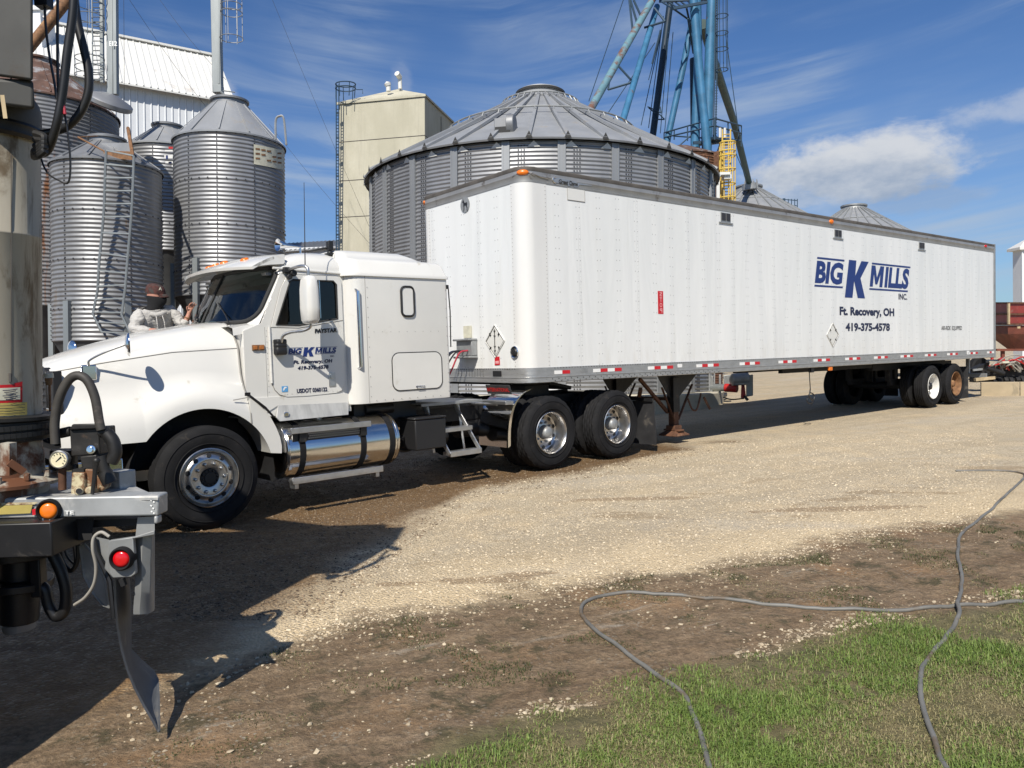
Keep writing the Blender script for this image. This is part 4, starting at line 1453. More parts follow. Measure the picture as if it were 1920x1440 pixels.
def bigk(b, f, x0, x1, z0, z1, sh, q):
    """the mill's sign: BIG, a tall K, MILLS, four rules"""
    w_ = x1 - x0; h_ = z1 - z0
    g = lambda a: x0 + w_ * a
    hz = lambda a: z0 + h_ * a
    b.text('BIG', g(.0), g(.278), hz(.325), hz(.895), f, q, sh)
    mills(b, f, g(.54), g(1.0), hz(.325), hz(.905), sh, q)
    for a0, a1 in ((.0, .268), (.535, .985)):
        for zz, so in ((.965, .105), (.265, .0)):
            o = sh * h_ * (zz - .265)
            p0, p1_ = g(a0) + o, g(a1) + o + (.0 if zz > .5 else -.02 * w_)
            t_ = h_ * .048
            b.add([f(p0, hz(zz) - t_ / 2), f(p1_, hz(zz) - t_ / 2), f(p1_ + sh * t_, hz(zz) + t_ / 2), f(p0 + sh * t_, hz(zz) + t_ / 2)], [(0, 1, 2, 3)])
    # the K, drawn as one outline
    kx0, kx1 = g(.288), g(.535)
    kw = kx1 - kx0 - sh * h_
    K = [(0, 0), (.38, 0), (.38, .36), (.47, .47), (.655, 0), (1.06, 0), (.74, .60), (1.03, 1), (.64, 1), (.38, .60), (.38, 1), (0, 1)]
    tri = geometry.tessellate_polygon([[Vector((a, c, 0)) for a, c in K]])
    b.add([f(kx0 + kw * a + sh * h_ * c, z0 + h_ * c) for a, c in K], [tuple(t_) for t_ in tri])


bigk(b, fd, .985, 1.575, 1.688, 1.792, .22, .05)
b.done('door_sign', 'decal_blue', T, recalc=False, smooth=0)
b = B()
b.text('INC.', 1.492, 1.543, 1.674, 1.694, fd, .03)
b.done('door_lettering', 'decal_navy', T, recalc=False, smooth=0)
b = B()
b.text('Ft. Recovery, OH', 1.04, 1.515, 1.60, 1.652, fd, .055, .18, spacing=1.06)
b.done('door_lettering', 'decal_navy', T, recalc=False, smooth=0)
b = B()
b.text('419-375-4578', 1.085, 1.468, 1.542, 1.586, fd, .055, .18, spacing=1.06)
b.done('door_lettering', 'decal_navy', T, recalc=False, smooth=0)
b = B()
b.text('USDOT 0360122', 1.066, 1.436, 1.288, 1.338, fd, .045)
b.done('door_lettering', 'decal_navy', T, recalc=False, smooth=0)
b = B()
b.text('PAYSTAR', 1.31, 1.592, 1.945, 1.995, lambda u, v: Vector((u, -1.022, v + (u - 1.31) * .03)), .05, .1)
b.done('name_badge', 'decal_black', T, recalc=False, smooth=0)
b = B()
b.plate(rrect(.892, .962, 1.312, 1.375, .004, 2), .002, lambda u, v, w_: Vector((u, -1.020 + w_, v)), mi=0)
b.plate([(.905, 1.325), (.92, 1.33), (.93, 1.35), (.945, 1.352), (.95, 1.365), (.925, 1.366), (.91, 1.35)], .001, lambda u, v, w_: Vector((u, -1.0215 + w_, v)), mi=1)
b.done('permit_sticker', ['sticker_blue', 'decal_white'], T)

# ---- fuel tanks with steps (the far side carries the same)
for s in (-1, 1):
    b = B()
    yc, zc, rt = s * .90, .665, .305
    x0, x1 = .84, 2.27
    b.lathe([(.0, -.018), (.2, -.016), (.27, -.008), (.297, .004), (rt, .022), (rt, x1 - x0 - .022), (.297, x1 - x0 - .004), (.27, x1 - x0 + .008), (.2, x1 - x0 + .016), (.0, x1 - x0 + .018)], (x0, yc, zc), (1, 0, 0), 56)
    b.lathe([(rt + .002, .02), (rt + .006, .027), (rt + .002, .034)], (x0, yc, zc), (1, 0, 0), 56)
    b.lathe([(rt + .002, 0), (rt + .006, .007), (rt + .002, .014)], (x1 - .05, yc, zc), (1, 0, 0), 56)
    tank = b.done('fuel_tank', 'tank_alloy', T, smooth=50)
    for x in (1.02, 1.77, 2.16):
        b = B()
        b.lathe([(rt + .001, -.035), (rt + .006, -.035), (rt + .006, .035), (rt + .001, .035)], (x, yc, zc), (1, 0, 0), 56)
        b.done('tank_strap', 'rubber', tank)
    b = B()
    b.lathe([(.0, .06), (.045, .058), (.052, .045), (.052, .02), (.036, .018), (.034, -.02)], (1.38, yc - s * .02, zc + rt), (0, s * .12, 1), 10)
    b.done('filler_cap', 'brushed_alloy', tank, smooth=30)
    b = B()
    b.box((1.36, s * 1.20, .895), (.98, .09, .045)); b.box((1.36, s * 1.242, .897), (.98, .012, .065))
    b.done('tank_step', 'brushed_alloy', T, bevel=.005)
    b = B()
    b.box((1.40, s * 1.245, .365), (1.12, .10, .03)); b.box((1.40, s * 1.288, .368), (1.12, .012, .07))
    for x in (.90, 1.9):
        b.box((x, s * 1.2, .33), (.05, .12, .11))
    b.done('tank_step', 'brushed_alloy', T, bevel=.005)
    b = B()
    b.box((1.36, s * 1.185, .825), (.9, .02, .09)); 
    for x in (1.02, 1.77):
        b.box((x, s * 1.19, .83), (.08, .05, .13))
    grd = b.done('tank_grip', 'black_paint', T, bevel=.003)
    b = B()
    for i in range(26):
        for j in range(3):
            b.cyl((1.10 + i * .0245 + (j % 2) * .012, s * 1.194, .80 + j * .024), (1.10 + i * .0245 + (j % 2) * .012, s * 1.198, .80 + j * .024), .008, n=6)
    b.done('grip_studs', 'brushed_alloy', grd)

# battery box, access steps and deck plate behind the cab
b = B()
b.box((2.74, -.98, .685), (.46, .36, .37)); b.box((2.74, -.98, .885), (.48, .38, .03))
b.done('battery_box', 'black_plastic', T, bevel=.02)
b = B()
b.box((3.25, -1.11, .405), (.50, .15, .05)); b.box((3.22, -1.02, .70), (.46, .13, .055))
b.box((3.25, -1.19, .405), (.50, .02, .07))
for x in (3.0, 3.49):
    b.bar((x, -1.18, .40), (x - .12, -.80, 1.02), .02, .05)
    b.bar((x, -.84, .40), (x - .05, -.80, 1.02), .05, .03)
b.done('access_step', 'brushed_alloy', T, bevel=.004)
b = B()
b.box((3.2, -.5, 1.045), (.95, 1.0, .012)); b.box((3.2, .5, 1.045), (.95, 1.0, .012))
b.box((3.2, -1.0, 1.035), (.97, .02, .035))
b.done('deck_plate', 'steel_grey', T, bevel=.003)
# polished quarter fenders ahead of the drive wheels
for s in (-1, 1):
    b = B()
    prof = [(4.34, 1.13), (4.22, 1.09), (4.10, 1.0), (4.02, .89), (3.97, .75), (3.94, .58), (3.93, .39)]
    pr = [(p.x, p.y) for p in spline([(u, v, 0) for u, v in prof], 5)]
    rg = [[Vector((u, s * y, v)) for y in (.60, .75, .9, 1.05, 1.19)] for u, v in pr]
    b.loft(rg, False, False, closed=False)
    rg = [[Vector((u, s * 1.19, v)), Vector((u + .004, s * 1.215, v)), Vector((u + .05, s * 1.215, v + .02)), Vector((u + .05, s * 1.19, v + .02))] for u, v in pr]
    b.loft(rg, False, False, closed=False)
    b.done('quarter_fender', 'chrome', T, smooth=50)
    b = B()
    b.box((3.99, s * .90, .985), (.14, .62, .05)); b.tube([(3.90, s * .45, .96), (3.95, s * 1.0, .965)], .025, 10)
    b.done('fender_bracket', 'brushed_alloy', T, bevel=.006)
    b = B()
    b.box((4.05, s * .92, 1.155), (.012, .50, .13), (0, -.3, 0))
    fl = b.done('top_flap', 'rubber_flap', T)
    if s < 0:
        b = B()
        b.text('INTERNATIONAL', 0, .465, 1.125, 1.18, lambda u, v: Vector((4.0365 - (v - 1.155) * .309, -.69 - u, v)), .03)
        b.done('flap_lettering', 'red_paint', fl, recalc=False, smooth=0)
    # rear mud flaps
    b = B()
    b.plate(rrect(.62, 1.22, .10, .80, .01, 2), .012, lambda u, v, w_, s=s: Vector((7.0 + w_ + .05 * (.8 - v), s * u, v)))
    b.done('mud_flap', 'rubber_flap', T)
    b = B()
    b.bar((6.95, s * .45, .85), (7.0, s * 1.2, .82), .05, .05)
    b.done('flap_bracket', 'black_paint', T)
# fifth wheel
b = B()
b.lathe([(.0, 1.20), (.40, 1.20), (.46, 1.185), (.46, 1.15), (.0, 1.15)], (5.25, 0, 0), (0, 0, 1), 32)
b.box((5.25, 0, 1.06), (.5, .8, .18)); b.box((5.9, 0, 1.10), (.5, .5, .06), (0, .2, 0))
b.done('fifth_wheel', 'greasy', T, bevel=.01)


# ------------------------------------------------------------------ trailer
RYAW, RTP = .6705, -.0089
RL_, RW = 16.07, 2.59
TR = thing('semi_trailer', 'long white box trailer with a blue mill sign and red and white reflector tape', 'trailer', (.2024, 10.6474, 0), (0, -RTP, RYAW))
ZT, ZR, ZP, ZB = 4.185, 3.975, 1.432, 1.22
RC = .20                                              # radius of the front corners


def tside(off):                                       # plan outline offset outward by off, open at the back
    return rrect(-off, RL_ + off, -off, RW + off, (.01, RC + off, RC + off, .01), 8)


# walls: near side, far side, nose, rounded corner posts
b = B()
b.plate([(.42, ZP), (RL_ - .10, ZP), (RL_ - .10, ZR), (.42, ZR)], .03, lambda u, v, w_: Vector((u, w_, v)))
b.done('side_wall', 'trailer_side', TR)
b = B()
b.plate([(.42, ZP), (RL_ - .10, ZP), (RL_ - .10, ZR), (.42, ZR)], .03, lambda u, v, w_: Vector((u, RW - w_, v)))
b.done('side_wall', 'trailer_side', TR)
b = B()
b.plate([(.26, ZP), (RW - .26, ZP), (RW - .26, ZR), (.26, ZR)], .03, lambda u, v, w_: Vector((w_, u, v)))
b.done('front_wall', 'trailer_front', TR)
for s in (0, 1):
    cyl_ = [(.424, -.003), (RC + .06, -.003)] + [(RC - (RC + .003) * math.sin(a), RC - (RC + .003) * math.cos(a)) for a in [PI / 2 * k / 12 for k in range(13)]] + [(-.003, RC + .03), (-.003, .264)]
    if s:
        cyl_ = [(u, RW - v) for u, v in cyl_]
    b = B()
    b.loft([[Vector((u, v, z)) for u, v in cyl_] for z in (ZP, ZP + .8, ZP + 1.7, ZR + .03)], False, False, closed=False)
    post = b.done('corner_post', 'trailer_post', TR, smooth=40)
    b = B()
    for z in [ZP + .03 + .055 * k for k in range(46)]:
        for (u, v) in ((.40, -.004), (-.004, .245)):
            b.sphere((u, RW - v if s else v, z), .006, 6, 4)
    b.done('rivets', 'seam_grey', post)
b = B()
b.box((RL_ - .05, RW / 2, (ZP + ZT) / 2 - .05), (.09, RW, ZT - ZP + .1))
b.box((RL_ - .02, .045, (ZB + ZT) / 2), (.10, .11, ZT - ZB + .02)); b.box((RL_ - .02, RW - .045, (ZB + ZT) / 2), (.10, .11, ZT - ZB + .02))
b.done('rear_frame', 'steel_grey', TR, bevel=.006)
b = B()
b.plate([(u, v) for u, v in tside(-.05)], .03, lambda u, v, w_: Vector((u, v, ZT - .05 + w_)))
b.plate([(u, v) for u, v in tside(-.06)], .05, lambda u, v, w_: Vector((u, v, ZP - .06 + w_)))
b.done('roof', 'weathered_edge', TR)


def band(prof, name, mt, x_end=RL_ - .06):
    """extrusion that follows the two sides and the nose; prof = (outward offset, z)"""
    b = B()
    rg = []
    for off, z in prof:
        rg.append([Vector((u, v, z)) for u, v in
                   [(x_end, -off), (8., -off), (.45, -off)] + [(RC - (RC + off) * math.sin(a), RC - (RC + off) * math.cos(a)) for a in [PI / 2 * k / 10 for k in range(11)]] +
                   [(RC - (RC + off) * math.cos(a), RW - RC + (RC + off) * math.sin(a)) for a in [PI / 2 * k / 10 for k in range(11)]] + [(.45, RW + off), (8., RW + off), (x_end, RW + off)]])
    b.loft(rg, False, False, closed=False)
    return b.done(name, mt, TR, smooth=30)


band([(-.06, ZT), (.004, ZT), (.014, ZT - .012), (.014, ZT - .052), (.010, ZT - .062)], 'roof_edge', 'weathered_edge')
tr_ = band([(.009, ZT - .061), (.009, ZR + .10), (.012, ZR + .096), (.012, ZR + .09), (.008, ZR + .085), (.008, ZR), (-.01, ZR)], 'top_rail', 'roof_rail')
br_ = band([(-.01, ZP + .004), (.008, ZP), (.008, ZB + .088), (.018, ZB + .084), (.018, ZB + .076), (.010, ZB + .072), (.010, ZB + .008), (.0, ZB), (-.08, ZB)], 'bottom_rail', 'rail_alloy')
b = B()
for x in [.5 + .055 * k for k in range(282)]:
    b.box((x, -.010, ZP - .012), (.011, .004, .011))
for y in [.26 + .055 * k for k in range(38)]:
    b.box((-.010, y, ZP - .012), (.004, .011, .011))
for x in [.45 + .12 * k for k in range(32)]:
    b.box((x, -.0125, ZB + .05), (.013, .004, .013)); b.box((x + .05, -.0125, ZB + .022), (.013, .004, .013))
for y in [1.0 + .07 * k for k in range(10)]:
    for z in (ZB + .10, ZB + .13, ZB + .16, ZB + .19):
        b.box((-.010, y, z), (.004, .010, .010))
b.done('rivets', 'seam_dark', br_)
b = B()
for x in [.45 + .10 * k for k in range(155)]:
    b.box((x, -.010, ZR + .018), (.012, .004, .012))
b.done('rivets', 'seam_grey', tr_)

# reflector tape
for k in range(14):
    x0 = .49 if k == 0 else 1.25 + 1.19 * (k - 1)
    n = 2 if k == 0 else 4
    b = B()
    for q in range(n):
        if x0 + q * .15 + .148 < RL_ - .05:
            b.plate([(x0 + q * .15, 1.332), (x0 + q * .15 + .146, 1.332), (x0 + q * .15 + .146, 1.382), (x0 + q * .15, 1.382)], .003, lambda u, v, w_: Vector((u, -.0115 + w_, v)), mi=q % 2)
    b.done('reflector_tape', ['white_tape', 'red_tape'], TR, recalc=False)
b = B()
b.plate(rrect(1.00, 1.14, 1.34, 1.40, .01, 2), .003, lambda u, v, w_: Vector((u, -.0115 + w_, v)))
b.done('data_plate', 'steel_grey', TR)
b = B()
b.plate(rrect(3.15, 3.26, 1.345, 1.40, .006, 2), .003, lambda u, v, w_: Vector((u, -.0115 + w_, v)))
b.done('data_plate', 'white_tape', TR)
b = B()
b.plate(rrect(14.28, 14.42, 1.33, 1.42, .006, 2), .003, lambda u, v, w_: Vector((u, -.0115 + w_, v)))
b.done('data_plate', 'white_tape', TR)

# lettering
ft = lambda u, v: Vector((u, -.004, v))
b = B()
b.text('BIG', 7.285, 8.385, 2.855, 3.30, ft, .045, .21)
mills(b, ft, 9.425, 11.25, 2.862, 3.312, .21, .045)
for x0, x1, z, o in ((7.378, 8.40, 3.349, .01), (7.268, 8.325, 2.807, .01), (9.525, 11.274, 3.352, .01), (9.406, 11.14, 2.811, .01)):
    b.add([ft(x0, z - .018), ft(x1, z - .018), ft(x1 + o, z + .018), ft(x0 + o, z + .018)], [(0, 1, 2, 3)])
K = [(8.406, 2.606), (8.71, 2.606), (8.782, 2.985), (8.80, 2.985), (8.93, 2.606), (9.225, 2.606), (9.055, 3.01), (9.392, 3.376), (9.10, 3.376), (8.845, 3.05), (8.88, 3.376), (8.587, 3.376)]
K = [(8.406, 2.606), (8.712, 2.606), (8.785, 2.95), (8.925, 2.606), (9.225, 2.606), (9.045, 3.02), (9.392, 3.376), (9.09, 3.376), (8.832, 3.06), (8.882, 3.376), (8.587, 3.376)]
b.add([ft(*p) for p in K], [tuple(t_) for t_ in geometry.tessellate_polygon([[Vector((u, v, 0)) for u, v in K]])])
b.done('side_sign', 'decal_blue', TR, recalc=False, smooth=0)
b = B()
b.text('INC.', 10.706, 11.117, 2.618, 2.75, ft, .03)
b.done('side_lettering', 'decal_navy', TR, recalc=False, smooth=0)
b = B()
b.text('Ft. Recovery, OH', 8.20, 10.50, 2.195, 2.42, ft, .045)
b.done('side_lettering', 'decal_navy', TR, recalc=False, smooth=0)
b = B()
b.text('419-375-4578', 8.425, 10.296, 1.918, 2.092, ft, .045)
b.done('side_lettering', 'decal_navy', TR, recalc=False, smooth=0)
b = B()
b.text('AIR-RIDE  EQUIPPED', 12.84, 14.01, 1.922, 2.04, ft, .012, .1)
b.done('air_ride_lettering', 'decal_black', TR, recalc=False, smooth=0)
# STOP sign, lettered in mirror writing
b = B()
b.plate([(2.71, 2.205), (2.835, 2.205), (2.835, 2.565), (2.71, 2.565)], .003, lambda u, v, w_: Vector((u, -.004 + w_, v)), mi=0)
for k, ch in enumerate('STOP'):
    z1 = 2.55 - k * .0855
    b.text(ch, -.030, .030, z1 - .070, z1, lambda u, v: Vector((2.775 - u, -.0065, v)), .02, mi=1)
b.done('stop_sign', ['red_tape', 'pink_white'], TR, recalc=False, smooth=0)
# maker's badge: a script between two curls
b = B()
b.plate(spl_ := [(.52, 4.045), (.56, 4.085), (.95, 4.075), (1.0, 4.06), (1.30, 4.055), (1.30, 4.045), (1.05, 4.035), (1.02, 4.0), (.94, 3.995), (.90, 4.015), (.84, 3.99), (.80, 4.012), (.56, 4.01)], .003, lambda u, v, w_: Vector((u, -.0145 + w_, v)), mi=0)
b.tube([(.60, -.016, 4.085), (.555, -.018, 4.075), (.54, -.018, 4.045), (.55, -.018, 4.015), (.585, -.018, 4.005)], .008, 6, mi=1)
b.text('Great Dane', .645, 1.025, 4.006, 4.069, lambda u, v: Vector((u, -.0155, v)), .05, .15, mi=2)
b.done('maker_badge', ['rail_alloy', 'chrome', 'seam_dark'], TR, recalc=False, smooth=0)
b = B()
b.plate([(.82, 3.80), (1.16, 3.80), (1.16, 3.965), (.82, 3.965)], .003, lambda u, v, w_: Vector((u, -.005 + w_, v)))
pt = b.done('repair_patch', 'cab_white', TR)
b = B()
for p, q in (((.82, 3.80), (1.16, 3.80)), ((1.16, 3.80), (1.16, 3.965)), ((.82, 3.80), (.82, 3.965))):
    b.tube([(p[0], -.005, p[1]), (q[0], -.005, q[1])], .005, 4)
b.done('patch_edge', 'seam_grey', pt)
# vents
for x in (4.485, 8.163, 11.835):
    b = B()
    b.box((x, -.006, 3.868), (.27, .010, .165), mi=0)
    b.box((x - .065, -.018, 3.88), (.10, .01, .115), mi=1); b.box((x + .065, -.018, 3.88), (.10, .01, .115), mi=1)
    b.box((x, -.014, 3.775), (.38, .012, .02), mi=0)
    b.done('side_vent', ['steel_grey', 'bolt_dark'], TR)
# marker lamps along the roof edge and below the rail
b = B()
b.sphere((.055, .055, ZT - .085), (.035, .085, .040), 16, 8, rot=Matrix.Rotation(PI / 4, 3, 'Z'))
lm = b.done('roof_lamp', 'amber', TR)
b = B()
b.tube([(.20, -.02, ZT - .12), (.12, .0, ZT - .095), (.07, .03, ZT - .09)], .008, 6); b.tube([(-.02, .20, ZT - .12), (.0, .12, ZT - .10), (.03, .07, ZT - .09)], .008, 6)
b.tube([(.45, -.018, ZT - .14), (.30, -.02, ZT - .125), (.15, -.012, ZT - .09)], .006, 6)
b.done('lamp_wire', 'brushed_alloy', lm)
b = B()
b.sphere((.055, RW - .055, ZT - .085), (.035, .085, .040), 14, 8, rot=Matrix.Rotation(-PI / 4, 3, 'Z'))
b.done('roof_lamp', 'amber', TR)
b = B()
b.sphere((7.905, -.012, ZT - .095), (.075, .035, .045), 14, 8)
b.done('side_lamp', 'amber', TR)
b = B()
b.sphere((15.45, -.012, ZT - .085), (.08, .03, .035), 14, 8)
b.done('side_lamp', 'red_lens', TR)
b = B()
b.box((7.86, .02, ZB - .045), (.13, .04, .075))
b.done('side_lamp', 'amber', TR, bevel=.012)
b = B()
b.box((15.93, .02, ZB - .03), (.13, .04, .06))
b.done('side_lamp', 'red_lens', TR, bevel=.01)


# folding placard holders (diamond frames)
def placard(f, name='placard_holder'):
    """f(u, v, off): u, v in the wall plane about the centre"""
    b = B()
    a_, c_ = .225, .235
    q = [(0, c_), (a_, 0), (0, -c_), (-a_, 0)]
    b.plate(q, .004, lambda u, v, w_: f(u, v, w_), mi=0)
    for i in range(4):
        p0, p1_ = q[i], q[(i + 1) % 4]
        b.tube([f(p0[0], p0[1], .008), f(p1_[0], p1_[1], .008)], .0075, 5, mi=0)
        b.tube([f(p0[0] * .91, p0[1] * .91, .006), f(p1_[0] * .91, p1_[1] * .91, .006)], .004, 4, mi=1)
        m0 = ((p0[0] + p1_[0]) / 2, (p0[1] + p1_[1]) / 2)
        b.tube([f(m0[0] * 1.02, m0[1] * .98, .014), f(m0[0] * .80, m0[1] * .70, .014)], .011, 6, mi=1)
    return b.done(name, ['cab_white', 'seam_dark'], TR)


fp = lambda u, v, w_: Vector((-.003 - w_, .697 - u, 1.822 + v))
ph = placard(fp)
b = B()
b.tube([fp(0, .17, .010), fp(0, -.19, .010)], .006, 5)
for z in (.13, .06, -.09, -.15):
    b.tube([fp(-.02, z + .02, .012), fp(0, z, .012), fp(.02, z + .02, .012)], .005, 4)
b.done('spine', 'seam_dark', ph)
placard(lambda u, v, w_: Vector((7.92 + u, -.003 - w_, 1.85 + v)))
# standing-dog disc on the nose
b = B()
fe = lambda u, v, w_: Vector((-.004 - w_, 1.344 - u, 3.868 + v))
b.plate([(.115 * math.cos(2 * PI * k / 32), .115 * math.sin(2 * PI * k / 32)) for k in range(32)], .006, fe, mi=0)
dog = [(-.062, .046), (-.05, .062), (-.034, .085), (-.03, .066), (-.016, .05), (-.012, .03), (.035, .028), (.052, .034), (.060, .012), (.058, -.018), (.052, -.005), (.048, .008), (.052, -.03), (.066, -.052), (.058, -.085), (.074, -.088), (.074, -.094), (.046, -.092), (.050, -.055), (.028, -.022),
       (.012, -.008), (-.01, -.012), (-.014, -.045), (-.020, -.092), (-.04, -.094), (-.034, -.086), (-.030, -.04), (-.036, .0), (-.036, .03), (-.052, .036)]
b.plate(dog, .003, lambda u, v, w_: fe(u, v, .0065 + w_), mi=1)
b.done('dog_emblem', ['steel_grey', 'decal_black'], TR)
# air and electric couplings
b = B()
b.box((-.06, 1.33, 1.74), (.10, .40, .24)); b.box((-.09, 1.33, 1.86), (.16, .42, .03)); b.box((-.09, 1.33, 1.60), (.16, .42, .03))
b.done('coupling_box', 'steel_grey', TR, bevel=.01)
b = B()
b.box((-.015, 1.36, 1.98), (.01, .20, .18))
b.done('coupling_label', 'label_cream', TR)
for k, (y, m_, dx) in enumerate(((1.22, 'red_wire', .0), (1.34, 'black_hose', .05), (1.44, 'black_hose', .1), (1.50, 'decal_navy', .12))):
    b = B()
    b.tube(spline([(-.12, y, 1.70), (-.26, y + .02, 1.66), (-.36 - dx, y + .1, 1.40), (-.50 - dx, y + .12, 1.18), (-.75 - dx, y - .08, 1.10), (-.98, y - .2, 1.12)], 6), .013, 8)
    b.done('air_line', m_, TR)
b = B()
b.lathe([(.0, .035), (.045, .03), (.062, .012), (.068, .0)], (-.005, .243, 1.655), (-1, 0, 0), 24, mi=0)
b.lathe([(.066, .0), (.082, .004), (.086, .02), (.078, .028), (.066, .02)], (-.004, .243, 1.655), (-1, 0, 0), 24, mi=1)
b.done('vent_port', ['black_plastic', 'chrome'], TR)
b = B()
b.plate([(.60, 1.48), (.72, 1.475), (.715, 1.60), (.605, 1.60)], .003, lambda u, v, w_: Vector((-.004 - w_, u, v)), mi=0)
b.plate([(.62, 1.50), (.70, 1.50), (.70, 1.535), (.62, 1.54)], .001, lambda u, v, w_: Vector((-.0075 - w_, u, v)), mi=1)
b.done('warning_sticker', ['red_tape', 'pink_white'], TR)
b = B()
b.plate(rrect(.56, .76, 1.315, 1.395, .01, 2), .003, lambda u, v, w_: Vector((-.012 - w_, u, v)))
b.done('nose_reflector', 'black_plastic', TR)

# underside: cross members, upper coupler plate
b = B()
for x in [.5 + .6 * k for k in range(26)]:
    b.box((x, RW / 2, 1.30), (.05, RW - .2, .12))
b.box((1.2, RW / 2, 1.24), (1.9, 1.2, .05)); b.box((.6, RW / 2 + .35, 1.205), (1.0, 1.5, .03))
for y in (.75, RW - .75):
    b.box((11.0, y, 1.2), (7.5, .09, .2))
b.done('underframe', 'chassis', TR)
# landing gear: near leg, far leg, wing plates, braces, sand shoes
GX = .72
for y, mt in ((.62, 'rusty_steel'), (RW - .62, 'rusty_steel')):
    b = B()
    b.plate([(2.66, 1.19), (3.70, 1.19), (3.27, .86), (3.14, .76), (2.96, .80)], .02, lambda u, v, w_: Vector((u + GX, y + w_ - .01, v)))
    b.box((3.06 + GX, y, .86), (.16, .15, .60))
    b.done('landing_gear_wing', 'greasy', TR, bevel=.005)
    b = B()
    b.box((3.06 + GX, y, .50), (.125, .125, .42)); b.box((3.06 + GX, y, .285), (.19, .19, .09)); b.box((3.06 + GX, y, .245), (.15, .34, .03))
    b.loft([[Vector((3.06 + GX + u, y + v, z)) for u, v in ((-dx, -dy), (dx, -dy), (dx, dy), (-dx, dy))] for z, dx, dy in ((.15, .19, .19), (.17, .19, .19), (.24, .08, .10))])
    b.bar((2.74 + GX, y - .02, 1.0), (3.02 + GX, y - .05, .40), .05, .012); b.bar((3.55 + GX, y - .02, 1.02), (3.12 + GX, y - .05, .42), .05, .012)
    b.done('landing_leg', mt, TR, bevel=.006)
b = B()
b.tube([(3.05 + GX, .55, .78), (3.05 + GX, RW - .6, .78)], .03, 10)
b.bar((2.3 + GX, .7, 1.16), (3.0 + GX, .7, .55), .05, .05); b.bar((2.1 + GX, .5, 1.0), (2.9 + GX, 1.3, .68), .06, .06)
b.tube(spline([(3.30 + GX, .50, .78), (3.36 + GX, .46, .60), (3.46 + GX, .44, .58), (3.60 + GX, .47, .78), (3.66 + GX, .5, .85)], 6), .016, 8)
b.bar((3.72 + GX, .48, .78), (3.86 + GX, .46, .56), .03, .03)
b.done('landing_gear_brace', 'rusty_steel', TR)

# running gear
def tz(x, z):                                          # height above the yard, trailer is nose-high
    return z + .0089 * x


b = B()
for x in (12.49, 13.75):
    b.cyl((x, .35, tz(x, .5)), (x, RW - .35, tz(x, .5)), .075, n=14)
    for y in (.80, RW - .80):
        b.cyl((x + .3, y, .68), (x + .3, y, 1.05), .14, n=16); b.box((x - .1, y, .72), (1.0, .1, .14)); b.box((x - .6, y, .95), (.14, .12, .4))
for y in (.75, RW - .75):
    b.box((13.0, y, 1.10), (4.2, .12, .14))
b.done('bogie', 'chassis', TR, bevel=.008)
for x, rm, hm in ((12.49, 'cab_white', 'black_paint'), (13.75, 'rust_brown', 'rust_brown')):
    for s in (-1, 1):
        w_ = make_wheel(TR, x, RW / 2 - .03, s, tz(x, .5), 'trailer', .5, .27, rm if s < 0 else 'cab_white', hm)
        w_.location.y = RW / 2
b = B()
b.tube([(7.22, .10, 1.22), (7.24, .09, .80)], .010, 6); b.tube(spline([(7.24, .09, .80), (7.20, .09, .68), (7.10, .08, .60), (7.18, .08, .52), (7.34, .09, .56), (7.40, .10, .66), (7.30, .12, .72), (7.24, .12, .66), (7.50, .2, .55), (7.62, .3, .48)], 6), .012, 8)
b.box((7.30, .10, 1.17), (.10, .06, .10))
b.done('hanging_strap', 'black_hose', TR)
b = B()
b.plate(rrect(.10, .72, .22, 1.02, .01, 2), .012, lambda u, v, w_: Vector((14.62 + w_, u, v)))
b.done('mud_flap', 'rubber_flap', TR)
b = B()
b.plate(rrect(RW - .72, RW - .10, .22, 1.02, .01, 2), .012, lambda u, v, w_: Vector((14.62 + w_, u, v)))
b.done('mud_flap', 'rubber_flap', TR)
b = B()
b.box((15.9, RW / 2, .75), (.1, 2.3, .1)); b.box((15.9, .6, .98), (.08, .08, .5)); b.box((15.9, RW - .6, .98), (.08, .08, .5))
b.done('under_ride_bar', 'steel_grey', TR)


# ------------------------------------------------------------------ grain bins
def corr_profile(r, z0, z1, pitch, amp, k=6):
    n = int(round((z1 - z0) / pitch * k))
    return [(r + amp * math.sin(2 * PI * (z - z0) / pitch), z) for z in [z0 + (z1 - z0) * i / n for i in range(n + 1)]]


def bin_base(px, depth, zmid):
    c = at(px, 700, depth)
    return Vector((c.x - UP.x / UP.z * zmid, c.y - UP.y / UP.z * zmid, 0))


def bin_root(name, label, cx, cy, group):
    return thing(name, label, 'grain bin', (cx, cy, -.02), TILT, group)


